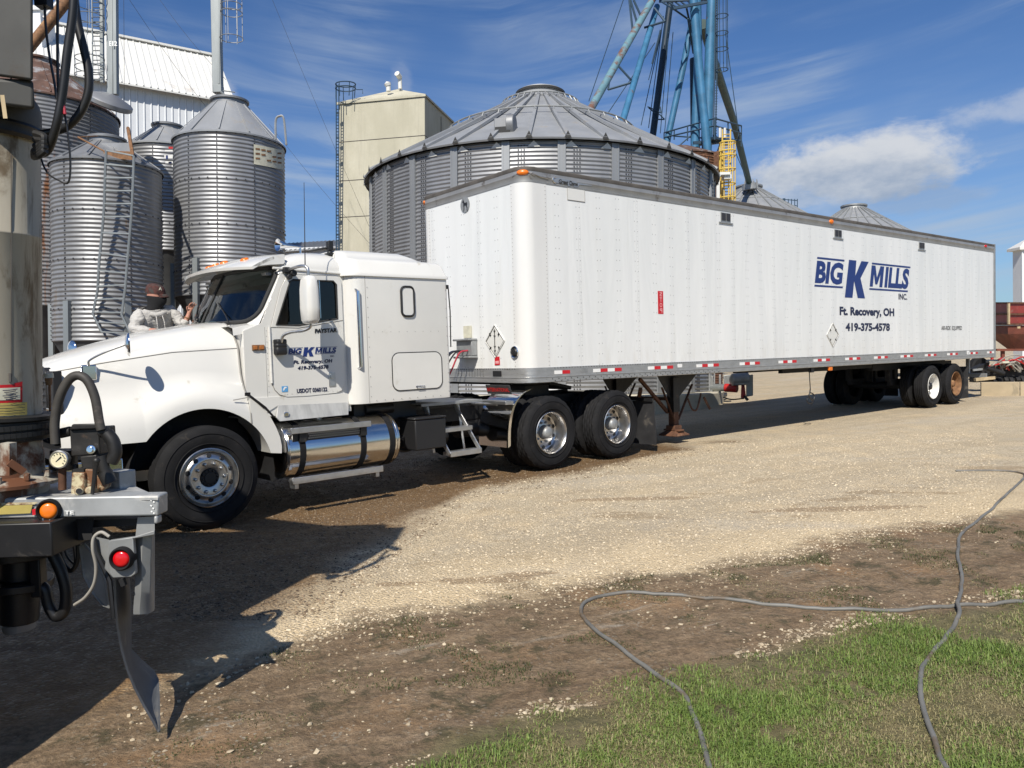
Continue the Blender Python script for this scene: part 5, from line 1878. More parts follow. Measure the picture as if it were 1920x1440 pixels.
def feed_bin(label, px, depth, r, y_eave, y_bot, y_cap, cap_r, mt, mt_roof, cap_mt='galv', legs=True, pitch=.1016, seam=0, ns=96):
    """small hopper bin: corrugated drum, cone roof with a capped collar, hopper and legs"""
    dn = depth - r
    z1 = height(px, y_eave, dn); z0 = height(px, y_bot, dn)
    c = bin_base(px, depth, (z0 + z1) / 2)
    t = bin_root('feed_bin', label, c.x, c.y, 'feed bins beside the mill')
    zc = height(px, y_cap, depth)
    b = B()
    b.lathe(corr_profile(r, z0, z1, pitch, .0125), n=ns)
    b.mi = 1
    # bolted seams: rings and one or two verticals
    nr = max(1, int((z1 - z0) / (pitch * 11)))
    for q in range(nr + 1):
        z = z1 - q * pitch * 11 - .03
        if z < z0:
            break
        for k in range(int(2 * PI * r / .22)):
            a = 2 * PI * k / int(2 * PI * r / .22)
            b.box(((r + .014) * math.cos(a), (r + .014) * math.sin(a), z), (.028, .028, .028), (0, 0, a))
    for a in (seam - 1.9, seam - 1.35, seam - .7, seam + .5, seam + 1.6):
        for k in range(int((z1 - z0) / pitch)):
            b.box(((r + .012) * math.cos(a), (r + .012) * math.sin(a), z0 + (k + .5) * pitch), (.026, .026, .026), (0, 0, a))
    wall = b.done('drum', [mt, 'bolt_dark'], t, smooth=60)
    b = B()
    b.lathe([(r + .05, z1 - .03), (r + .055, z1 + .01), (r - .02, z1 + .05), (cap_r, zc - .16)], n=48)
    nrib = 12
    for k in range(nrib):
        a = 2 * PI * (k + .3) / nrib
        b.bar(((r + .01) * math.cos(a), (r + .01) * math.sin(a), z1 + .055), (cap_r * math.cos(a), cap_r * math.sin(a), zc - .15), .03, .02)
    rf = b.done('roof', mt_roof, t, smooth=25)
    b = B()
    b.lathe([(cap_r - .02, zc - .2), (cap_r - .02, zc - .06), (cap_r + .03, zc - .06), (cap_r + .035, zc - .01), (cap_r * .8, zc + .03), (.0, zc + .05)], n=32)
    b.done('cap', cap_mt, rf, smooth=40)
    b = B()
    b.lathe([(r - .02, z0 + .01), (.22, max(.5, z0 - r * 1.35)), (.2, max(.4, z0 - r * 1.35 - .2))], n=32)
    b.done('hopper', 'hopper_dark', t)
    if legs:
        for k in range(6):
            a = 2 * PI * (k + .25) / 6
            b = B()
            b.box(((r + .05) * math.cos(a), (r + .05) * math.sin(a), (z0 + .9) / 2), (.10, .14, z0 + .9), (0, 0, a))
            b.done('leg', 'galv_post', t)
    return t, wall, rf, (r, z0, z1, zc)


# front left bin with a bolted-on ladder
A_, Aw, Ar, (ra, za0, za1, zac) = feed_bin('front corrugated feed bin with a bent ladder on its face and a rusty hatch', 215, 18.8, 1.188, 291, 638, 255, .40, 'galv_old', 'galv_old', 'galv_old', seam=-1.2)
b = B()
prev = None
lad = [((199, 282), (251, 292)), ((197, 330), (250, 330)), ((196, 375), (248, 375)), ((193, 420), (245, 420)), ((186, 490), (238, 500)), ((183, 545), (235, 540)), ((174, 588), (228, 590)), ((190, 622), (244, 625))]
fr = at(212, 700, 18.8 - 1.30).y
pl = [(at(*p, fr), at(*q, fr)) for p, q in lad]
for s in (0, 1):
    ln = [p[s] for p in pl]
    b.tube(ln, .028, 6)
for i in range(14):
    f_ = i / 13 * (len(pl) - 1); k = min(int(f_), len(pl) - 2); q = f_ - k
    b.bar(pl[k][0].lerp(pl[k + 1][0], q), pl[k][1].lerp(pl[k + 1][1], q), .045, .03)
b.done('ladder', 'galv_post', A_, world=True)
b = B()
hp = [at(x, y, 18.3) for x, y in ((190, 268), (243, 268), (250, 300), (196, 290))]
b.loft([hp, [p + Vector((0, .1, .03)) for p in hp]])
hp2 = [at(x, y, 17.9) for x, y in ((193, 282), (244, 284), (249, 300), (197, 296))]
b.loft([hp2, [p + Vector((0, .1, .02)) for p in hp2]], mi=1)
b.tube([at(146, 257, 17.6), at(200, 286, 17.5)], .02, 6, mi=1); b.tube([at(146, 257, 17.6), at(182, 255, 18.4)], .015, 6, mi=1)
b.tube([at(240, 240, 18.4), at(249, 292, 17.5)], .04, 6, mi=1)
b.done('hatch', ['galv_old', 'rust_brown'], A_, world=True)

feed_bin('tall clean feed bin with a white cap, standing just behind the tractor cab', 446, 20.7, 1.372, 242, 552, 184, .46, 'galv', 'galv_roof', 'galv_old', seam=-.1)
feed_bin('feed bin half hidden between its two neighbours, with a shipping sticker on its side', 332, 23.4, 1.16, 263, 467, 232, .42, 'galv', 'galv_roof', 'galv_old', seam=.4)
D_, Dw, Dr, (rd_, zd0, zd1, zdc) = feed_bin('old wide feed bin with rust streaks and a brown roof, behind the mast', 92, 21.6, 1.97, 160, 570, 108, .5, 'galv_rusty', 'rust_roof', 'rust_roof', seam=-.9)
b = B()
c = at(207, 185, 20.6)
ax = Vector((-.45, -.15, .9)).normalized()
ax = Vector((.42, -.25, .85)).normalized()
b.lathe([(.0, .12), (.20, .10), (.52, -.02), (.56, -.06), (.56, -.16), (.5, -.2), (.0, -.2)], c, ax, 32)
b.done('lid', 'galv', D_, world=True, smooth=40)
# pale sticker on the middle bin and a hooked handrail on the tall one
Cb = bpy.data.objects['feed_bin.002']
b = B()
for k, (x0, x1, y0, y1, mi) in enumerate(((309, 341, 281, 284, 0), (316, 341, 275, 279, 2), (308, 324, 290, 297, 0), (311, 315, 291, 298, 1), (325, 341, 288, 301, 0), (329, 334, 290, 297, 1), (337, 341, 292, 300, 1), (310, 341, 302, 306, 0), (316, 322, 303, 306, 1), (322, 341, 309, 313, 0))):
    q = [at(x, y, 22.02) for x, y in ((x0, y0), (x1, y0), (x1, y1), (x0, y1))]
    b.loft([q, [p + Vector((0, .02, 0)) for p in q]], mi=mi)
b.done('sticker', ['cab_white', 'decal_blue', 'red_paint'], Cb, world=True)
Bb = bpy.data.objects['feed_bin.001']
b = B()
b.tube(spline([at(517, 262, 20.3), at(517, 226, 20.3), at(524, 218, 20.3), at(532, 223, 20.3), at(537, 272, 20.3)], 5), .028, 6)
b.done('hand_hoop', 'steel_grey', Bb, world=True)
# caution plates: a red and white sign on the tall bin, pale sticker on the middle one
t = thing('warning_sign', 'faded red and white warning plate fixed high on the tall feed bin', 'sign', at(516, 286, 19.5))
b = B()
cB = bin_base(446, 20.7, 5.3); rB = 1.372
def onB(px, py, off):
    # curved plate lying on the drum
    u = .93 * (px - 446) / FPX * 20.7
    a = math.asin(max(-.98, min(.98, u / (rB + .02))))
    z = height(px, py, 20.7 - rB * math.cos(a))
    k = z / UP.z
    base = Vector((cB.x, cB.y, 0)) + UP * k
    fwd = Vector((-cB.x, -cB.y, 0)).normalized(); rt = Vector((-fwd.y, fwd.x, 0))
    return base + rt * (math.sin(a) * (rB + off)) + fwd * (math.cos(a) * (rB + off))
b.grid(8, 3, lambda u, v: onB(488 + 57 * u, 264 + 38 * v + 7 * u, .03), 0)
for k in range(3):
    for q in range(5):
        if (k + q) % 4 != 3:
            b.grid(2, 1, lambda u, v: onB(491 + q * 10.5 + 8 * u, 271 + k * 9 + 3.4 * v + q * 1.3, .036), 2)
b.done('plate', ['label_cream', 'red_paint', 'rust_brown'], t, world=True, recalc=False)

# the big bin -------------------------------------------------------------
BC = bin_base(1023, 24.2, 6.0)
BR = 5.16
BIG = bin_root('grain_bin', 'huge wide corrugated grain bin with a ribbed cone roof, rising behind the trailer', BC.x, BC.y, 'large grain bins')
ze = height(1027, 268, 24.2 - BR) - .02
zk = height(1027, 172, 24.2) - .0
b = B()
b.lathe(corr_profile(BR, .45, ze, .1016, .0125, 6), n=216)
fa = math.atan2(-BC.y, -BC.x)                          # towards the camera
b.mi = 1
for k in range(24):
    a = fa + .097 + 2 * PI * (k + .28) / 24
    for q in range(int((ze - .5) / .1016)):
        b.box(((BR + .012) * math.cos(a), (BR + .012) * math.sin(a), .5 + .1016 * q), (.02, .024, .024), (0, 0, a))
bw = b.done('drum', ['galv', 'bolt_dark'], BIG, smooth=60)
b = B()
for k in range(24):
    a = fa + .097 + 2 * PI * k / 24
    ca, sa = math.cos(a), math.sin(a)
    for o in (-.075, .0, .075):
        b.box(((BR + .03) * ca - o * sa, (BR + .03) * sa + o * ca, (ze + .45) / 2), (.045 if o else .025, .045 if o else .11, ze - .5), (0, 0, a))
b.done('stiffeners', 'galv_dark', bw)
b = B()
for k in range(24):
    a = fa + .097 + 2 * PI * (k + .28) / 24
    for q in range(int((ze - .5) / .1016)):
        for o in (-.014, .014):
            b.box(((BR + .012) * math.cos(a + o), (BR + .012) * math.sin(a + o), .5 + .1016 * q), (.02, .03, .03), (0, 0, a))
b.done('bolts', 'bolt_dark', bw)
b = B()
nr = 36
rt_ = .82                                              # collar radius
zr1 = zk - .28
prof_n = nr * 4
def roofmod(i, k, r_):
    return r_
b.lathe([(BR + .16, ze - .02), (BR + .18, ze + .02), (BR * .5 + .4, (ze + zr1) / 2 + .01), (rt_, zr1)], n=nr * 2, ref=(math.cos(fa + .0525), math.sin(fa + .0525), 0))
brf = b.done('roof', 'galv_roof', BIG, smooth=12)
b = B()
for k in range(nr):
    a = fa - .0525 + 2 * PI * k / nr
    p0 = Vector(((BR + .19) * math.cos(a), (BR + .19) * math.sin(a), ze + .035)); p1_ = Vector((rt_ * math.cos(a), rt_ * math.sin(a), zr1 + .03))
    b.bar(p0, p1_, .085, .075)
b.done('roof_ribs', 'galv_roof', brf)
b = B()
for k in range(nr):
    a = fa - .0525 + 2 * PI * k / nr
    ca, sa = math.cos(a), math.sin(a)
    p = Vector(((BR + .2) * ca, (BR + .2) * sa, ze))
    b.add([p + Vector((-sa * .09, ca * .09, 0)), p + Vector((sa * .09, -ca * .09, 0)), p + Vector((0, 0, .17))], [(0, 1, 2)])
    if k % 1 == 0:
        q = Vector(((BR + .03) * ca, (BR + .03) * sa, ze - .09))
b.done('rib_ends', 'seam_dark', brf)
b = B()
for k in range(nr):
    a = fa - .0525 + .02 + 2 * PI * k / nr
    ca, sa = math.cos(a), math.sin(a)
    q = Vector(((BR + .02) * ca, (BR + .02) * sa, ze - .17))
    b.add([q + Vector((-sa * .16, ca * .16, 0)), q + Vector((sa * .16, -ca * .16, 0)), q + Vector((ca * .04, sa * .04, .14))], [(0, 1, 2)])
b.done('eave_clips', 'mill_white', brf)
# handrail hoops round the roof and the collar on top
for rr, hh in ((BR * .56, .20), (rt_ + .35, .16)):
    b = B()
    zz = ze + (zr1 - ze) * (BR - rr) / (BR - rt_)
    b.tube([(rr * math.cos(2 * PI * k / 72), rr * math.sin(2 * PI * k / 72), zz + hh) for k in range(72)], .025, 6, closed=True)
    for k in range(nr):
        a = fa - .0525 + 2 * PI * k / nr
        b.tube([(rr * math.cos(a), rr * math.sin(a), zz + hh), ((rr + .12) * math.cos(a), (rr + .12) * math.sin(a), zz - .02)], .02, 5)
    b.done('roof_hoop', 'steel_grey', brf)
b = B()
b.lathe([(rt_ + .1, zr1 - .05), (rt_, zr1 + .06), (rt_ - .12, zk - .08), (rt_ - .10, zk - .04), (rt_ - .14, zk + .06), (rt_ - .32, zk + .12), (.0, zk + .16)], n=40)
b.done('cap', 'galv_roof', brf, smooth=40)
b = B()
b.lathe([(rt_ - .14, zk - .05), (rt_ - .06, zk - .06), (rt_ - .06, zk + .01), (rt_ - .14, zk + .02)], n=40)
b.done('cap_band', 'seam_dark', brf)
# hooded roof vent
b = B()
V0 = Vector((BC.x, BC.y, 0))
a = fa - .20
def bp(rr, ang, up):
    zz = ze + (zr1 - ze) * (BR - rr) / (BR - rt_)
    return Vector((rr * math.cos(ang), rr * math.sin(ang), zz + up))
p = bp(4.62, a, .06)
rad = Vector((math.cos(a), math.sin(a), 0)); tan = Vector((-math.sin(a), math.cos(a), 0))
mrot = Matrix((rad, tan, Vector((0, 0, 1)))).transposed()
b.box(p + Vector((0, 0, .12)) - rad * .10, (.46, .44, .40), mrot)
b.lathe([(.0, -.14), (.25, -.14), (.25, .03), (.23, .05), (.0, .05)], p + Vector((0, 0, .17)) + tan * .24, tan, 28)
vn = b.done('roof_vent', 'galv_old', brf, bevel=.02)
b = B()
b.box(p + rad * .13 + Vector((0, 0, .0)), (.08, .38, .17), mrot)
b.done('vent_mouth', 'seam_dark', vn)
b = B()
b.lathe([(BR + .30, -.1), (BR + .30, .42), (BR + .26, .45), (BR - .1, .46)], n=96)
b.done('footing', 'pale_concrete', BIG)

# two more cone roofs peeping over the trailer
for px, dep, yk, ytop, rad_, lab in ((1410, 62, 356, 340, 4.7, 'distant cone-roofed bin under the foot of the green spout'), (1605, 66, 392, 388, 4.9, 'distant cone-roofed bin standing alone over the far end of the trailer')):
    c = bin_base(px, dep, 12)
    t = bin_root('grain_bin', lab, c.x, c.y, 'large grain bins')
    zt = height(px, yk, dep)
    ev = zt - rad_ * .56
    b = B(); b.lathe(corr_profile(rad_, 0, ev, .2, .02, 4), n=72); b.done('drum', 'galv', t, smooth=60)
    b = B(); b.lathe([(rad_ + .12, ev - .03), (rad_ + .13, ev + .04), (1.0, zt - .05)], n=60); rf = b.done('roof', 'galv_roof', t, smooth=12)
    b = B()
    for k in range(30):
        an = 2 * PI * k / 30
        b.bar(((rad_ + .1) * math.cos(an), (rad_ + .1) * math.sin(an), ev + .08), (1.0 * math.cos(an), 1.0 * math.sin(an), zt), .10, .10)
    b.tube([(rad_ * .55 * math.cos(k / 6), rad_ * .55 * math.sin(k / 6), ev + (zt - ev) * .5 + .25) for k in range(38)], .05, 5)
    b.done('roof_ribs', 'steel_grey', rf)
    b = B(); b.lathe([(1.0, zt - .1), (.95, zt + .18), (1.05, zt + .2), (1.05, zt + .32), (.0, zt + .4)], n=30); b.done('cap', 'steel_grey', rf)
    if px < 1500:
        b = B()
        b.tube([at(1470, 372, 60), at(1470, 398, 60)], .10, 6)
        for x in (1478, 1484, 1490, 1495):
            b.tube([at(x, 373, 60), at(x, 398, 60)], .035, 5)
        for y in (374, 384):
            b.tube([at(1470, y, 60), at(1495, y + 2, 60)], .035, 5)
        b.done('platform_rail', 'steel_blue', t, world=True)


# ------------------------------------------------------------------ white feed mill
ax_ = Vector((.848, .53, 0)); bx_ = Vector((-.53, .848, 0))
e0 = at(413, 186, 38.0)
MB = thing('feed_mill', 'white metal-clad mill building with a steep ribbed roof, behind the feed bins', 'building', (e0.x, e0.y, 0), TILT)
ez = e0.z
rdg = Vector((e0.x, e0.y, 0)) + bx_ * 3.7
rz = height(385, 103, rdg.y)
L_ = 27
P0 = Vector((0, 0, 0))
b = B()
def wpt(u, v, z):
    return ax_ * -u + bx_ * v + Vector((0, 0, z))
b.loft([[wpt(.25, .3, -1), wpt(L_, .3, -1), wpt(L_, 7.1, -1), wpt(.25, 7.1, -1)], [wpt(.25, .3, ez + .1), wpt(L_, .3, ez + .1), wpt(L_, 7.1, ez + .1), wpt(.25, 7.1, ez + .1)]], True, True)
b.loft([[wpt(.25, .3, ez), wpt(.25, 7.1, ez), wpt(.25, 3.7, rz - .2)], [wpt(L_, .3, ez), wpt(L_, 7.1, ez), wpt(L_, 3.7, rz - .2)]])
b.done('wall', 'mill_wall', MB, smooth=0)
b = B()
for k in range(88):
    b.bar(wpt(.25 + k * .3, .285, -1), wpt(.25 + k * .3, .285, ez - .15), .045, .05)
b.done('wall_ribs', 'mill_wall', MB)
b = B()
for sgn in (0, 1):
    v0, v1 = (-.12, 3.7) if sgn == 0 else (7.5, 3.7)
    q = [wpt(0, v0, ez - .12), wpt(L_, v0, ez - .12), wpt(L_, v1, rz), wpt(0, v1, rz)]
    b.loft([q, [p + Vector((0, 0, .07)) for p in q]])
rf = b.done('roof', 'mill_white', MB, smooth=0)
b = B()
for k in range(90):
    u = .02 + k * .30
    b.bar(wpt(u, -.13, ez - .04), wpt(u, 3.7, rz + .09), .055, .055)
b.bar(wpt(-.05, 3.7, rz + .14), wpt(L_, 3.7, rz + .14), .34, .10)
b.bar(wpt(-.03, -.12, ez - .06), wpt(-.03, 3.7, rz + .08), .12, .16)
b.done('roof_ribs', 'mill_white', rf)
# square head-house corner at the left end of the ridge
b = B()
p = at(66, 30, 36)
b.box(Vector((p.x, p.y, p.z - 2.5)) , (1.1, 1.1, 5)); b.box(Vector((p.x, p.y, p.z + .1)), (1.3, 1.3, .2))
b.done('head_box', 'mill_wall', MB, world=True)
# low ribbed roof seen between the bins and the tower
S0 = at(600, 466, 42)
SH = thing('low_shed', 'low pale shed roof showing between the feed bins and the concrete tower', 'building', (S0.x, S0.y, 0))
b = B()
zs = height(600, 463, 42)
b.box((-3, 3, zs / 2), (9, 6, zs)); b.done('wall', 'mill_wall', SH)
b = B()
b.loft([[Vector((-8, -.3, zs - .45)), Vector((1.8, -.3, zs - .1)), Vector((1.8, 6, zs + 1.2)), Vector((-8, 6, zs + .9))], [Vector((-8, -.3, zs - .39)), Vector((1.8, -.3, zs - .04)), Vector((1.8, 6, zs + 1.26)), Vector((-8, 6, zs + .96))]])
for k in range(40):
    b.bar((-7.9 + k * .245, -.32, zs - .38 + k * .00875 ), (-7.9 + k * .245, 6, zs + .99 + k * .0075), .05, .05)
b.done('roof', 'galv_roof', SH)


# ------------------------------------------------------------------ galvanised elevator legs with caged ladders, spout
def cage(b, pts_top, pts_bot, r, n_hoops, toward, mi=None, nb=7, rr=.012):
    """ladder cage: hoops and straps between two points; toward = direction the cage bulges"""
    a = Vector(pts_top); c = Vector(pts_bot); tw = Vector(toward).normalized()
    upv = (a - c).normalized(); sd = upv.cross(tw).normalized()
    ring = [(sd * math.cos(t_) + tw * (.25 + math.sin(t_))) * r for t_ in [PI * (-.12 + 1.24 * k / 12) for k in range(13)]]
    for i in range(n_hoops):
        p = c.lerp(a, i / (n_hoops - 1))
        b.tube([p + q for q in ring], rr * 1.15, 5, mi=mi)
    for k in range(nb):
        q = ring[int(round(k * 12 / (nb - 1)))]
        b.tube([c + q, a + q], rr, 5, mi=mi)


t = thing('grain_elevator', 'square galvanised elevator shaft stencilled E12, crossing in front of the white mill roof', 'elevator', (*at(213, 690, 21.5).xy, 0), group='galvanised elevator shafts')
b = B()
p0, p1_ = at(213, 178, 21.5), at(211, -60, 21.5)
b.bar(at(208.5, 178, 21.6), at(207, -60, 21.6), .17, .15, (0, 1, 0)); b.bar(at(218, 178, 21.5), at(216, -60, 21.5), .10, .15, (0, 1, 0))
leg_ = b.done('casing', 'galv_post', t, world=True, bevel=.01)
b = B()
for ch, x0, x1 in (('E', 204.6, 208.8), ('1', 210.2, 212.5), ('2', 213.6, 219.6)):
    b.text(ch, x0, x1, -86, -77, lambda u, v: at(u, -v, 21.36), .02)
b.done('stencil', 'decal_white', t, world=True, recalc=False, smooth=0)
b = B()
b.bar(at(192, 155, 21.9), at(190, -60, 21.9), .085, .085, (0, 1, 0))
for y in range(-40, 150, 9):
    b.tube([at(174, y, 21.7), at(190, y, 21.9)], .014, 5)
b.tube([at(174, 165, 21.7), at(172, -60, 21.7)], .018, 5)
for y in (142, 127, 110, 52, 32, 8, -15):
    c = at(168, y, 21.4)
    b.tube([c + Vector((.36 * math.cos(a), .36 * math.sin(a), 0)) for a in [PI * (-.02 + 2 * k / 20) for k in range(20)]], .012, 5, closed=True)
for an in (.6, 2.2, 3.6, 5.2):
    o = Vector((.36 * math.cos(an), .36 * math.sin(an), 0))
    b.tube([at(168, 145, 21.4) + o, at(168, 105, 21.4) + o], .010, 5); b.tube([at(168, 56, 21.4) + o, at(166, -60, 21.4) + o], .010, 5)
b.done('caged_ladder', 'galv_post', t, world=True)

t = thing('grain_elevator', 'galvanised elevator shaft rising from the cap of the tall clean feed bin', 'elevator', (*at(407, 690, 21.6).xy, 0), group='galvanised elevator shafts')
b = B()
b.bar(at(409, 175, 21.6), at(404, -60, 21.6), .24, .2, (0, 1, 0)); b.bar(at(413, 160, 21.6), at(414, -60, 21.6), .05, .22, (0, 1, 0))
b.box(at(410, 168, 21.6), (.22, .22, .2)); b.bar(at(414, 172, 21.5), at(424, 181, 21), .05, .05); b.bar(at(418, 170, 21.5), at(440, 173, 21), .03, .03)
b.done('casing', 'galv_post', t, world=True, bevel=.01)
b = B()
for y, wd in ((-20, .27), (10, .27), (24, .28), (72, .30)):
    c = at(434, y, 21.4)
    b.tube([c + Vector((wd * math.cos(a), wd * math.sin(a), 0)) for a in [2 * PI * k / 22 for k in range(22)]], .012, 5, closed=True)
for an in (.3, 1.4, 2.5, 3.6, 4.7, 5.6):
    o = Vector((.27 * math.cos(an), .27 * math.sin(an), 0))
    b.tube([at(435, 82 if an > 3 else 76, 21.4) + o, at(433, -40, 21.4) + o], .009, 5)
b.done('ladder_cage', 'steel_grey', t, world=True)

t = thing('grain_spout', 'rusty sloping grain spout crossing in front of the white mill roof', 'spout', (*at(60, 690, 24).xy, 0))
b = B()
b.tube([at(40, 108, 23.5), at(135, -10, 24.0)], .15, 14)
sp0 = b.done('pipe', 'rust_brown', t, world=True)
b = B()
b.tube([at(84, 36, 23.9), at(128, -14, 24.1)], .115, 12)
b.done('pipe', 'galv', t, world=True)

# slack cables and guy wires
for i, (p, q, dp, dq, lab) in enumerate((((243, 0), (410, 230), 24, 26, 'thin guy wire falling past the mill roof to the feed bins'), ((232, -5), (233, 250), 22.5, 22.5, 'thin cable hanging straight down beside the square elevator leg'),
                                          ((300, 0), (424, 150), 30, 24, 'thin guy wire slanting across the sky beside the mill roof'), ((482, -70), (712, 470), 30, 30, 'long thin guy wire slanting down across the concrete tower'),
                                          ((505, 233), (705, 470), 33, 30, 'short thin guy wire low on the concrete tower'))):
    b = B()
    p3, q3 = at(*p, dp), at(*q, dq)
    b.tube([p3.lerp(q3, k / 6) - Vector((0, 0, .12 * math.sin(PI * k / 6))) for k in range(7)], .0055, 5)
    o = b.done('guy_wire', 'seam_dark')
    tag(o, lab, 'wire', 'guy wires')


# ------------------------------------------------------------------ concrete tower
CT = thing('concrete_tower', 'square pale concrete tower with a shallow pyramid roof and a caged ladder', 'tower', (*at(797, 690, 36.0).xy, 0), TILT)
na = math.radians(75.6)
l1 = Vector((-math.sin(na), math.cos(na), 0)); l2 = Vector((math.cos(na), math.sin(na), 0))
H_ = height(797, 173, 36.0)
W1, W2 = 4.33, 4.0
q = [Vector((0, 0, 0)), l1 * W1, l1 * W1 + l2 * W2, l2 * W2]
b = B()
levels = [-.5, height(797, 500, 36), height(797, 397, 36), height(797, 326, 36), height(797, 250, 36), H_]
rg = []
for i, z in enumerate(levels):
    rg.append([p + Vector((0, 0, z)) for p in q])
b.loft(rg)
b.done('wall', 'concrete', CT, smooth=0, bevel=.03)
b = B()
for z in levels[1:-1]:
    cc = [p + Vector((0, 0, z)) for p in q]
    ctr = sum(cc, Vector()) / 4
    b.tube([c_ + (c_ - ctr).normalized() * .004 for c_ in cc] , .02, 4, closed=True)
b.bar(q[0].lerp(q[3], .55) + Vector((.012, 0, 8)), q[0].lerp(q[3], .55) + Vector((.012, 0, H_ - .3)), .03, .03)
b.done('joint', 'weathered_edge', CT)
b = B()
apx = (q[0] + q[2]) / 2 + Vector((0, 0, H_ + 1.15))
ov = [p + (p - (q[0] + q[2]) / 2) * .03 + Vector((0, 0, H_ + .02)) for p in q]
b.add(ov + [apx] + [p - Vector((0, 0, .10)) for p in ov], [(0, 1, 4), (1, 2, 4), (2, 3, 4), (3, 0, 4), (0, 1, 6, 5), (1, 2, 7, 6), (2, 3, 8, 7), (3, 0, 5, 8)])
crf = b.done('roof', 'concrete', CT, smooth=0)
b = B()
c1 = at(728, 161, 37.4); b.cyl(c1 - Vector((0, 0, .25)), c1 + Vector((0, 0, .05)), .11, n=12); b.lathe([(.14, 0), (.16, .12), (.0, .22)], c1, (-.35, -.2, 1), 14)
c2 = at(750, 155, 38.2); b.cyl(c2 - Vector((0, 0, .3)), c2 + Vector((0, 0, .25)), .10, n=12); b.cyl(c2 + Vector((0, 0, .25)), c2 + Vector((-.10, -.25, .36)), .13, n=12)
b.done('vent_pipe', 'mill_white', crf, world=True)
b = B()
lx = 633
for s in (-2.5, 2.5):
    b.tube([at(lx + s, 158, 36.9), at(lx + s, 470, 36.9)], .028, 5)
for y in range(205, 470, 6):
    b.tube([at(lx - 2.5, y, 36.9), at(lx + 2.5, y, 36.9)], .02, 4)
for y in (212, 258, 290, 330, 366, 404, 440):
    b.box(at(lx, y, 36.95), (.16, .10, .08))
c = at(646, 157, 37.0)
for y in (158, 166):
    cc = at(648, y, 37.0)
    b.tube([cc + Vector((.46 * math.cos(a), .40 * math.sin(a), 0)) for a in [2 * PI * k / 22 for k in range(22)]], .028, 5, closed=True)
for an in (0, .9, 2.0, 3.1, 4.2, 5.3):
    b.tube([at(648, 157, 37) + Vector((.46 * math.cos(an), .4 * math.sin(an), 0)), at(648, 184, 37) + Vector((.46 * math.cos(an) * (.9 if an != 3.1 else 1), .4 * math.sin(an), 0))], .02, 4)
b.tube([at(668, 168, 37), at(680, 168, 37.2), at(680, 176, 37.2)], .02, 4)
b.done('caged_ladder', 'steel_blue', CT, world=True)


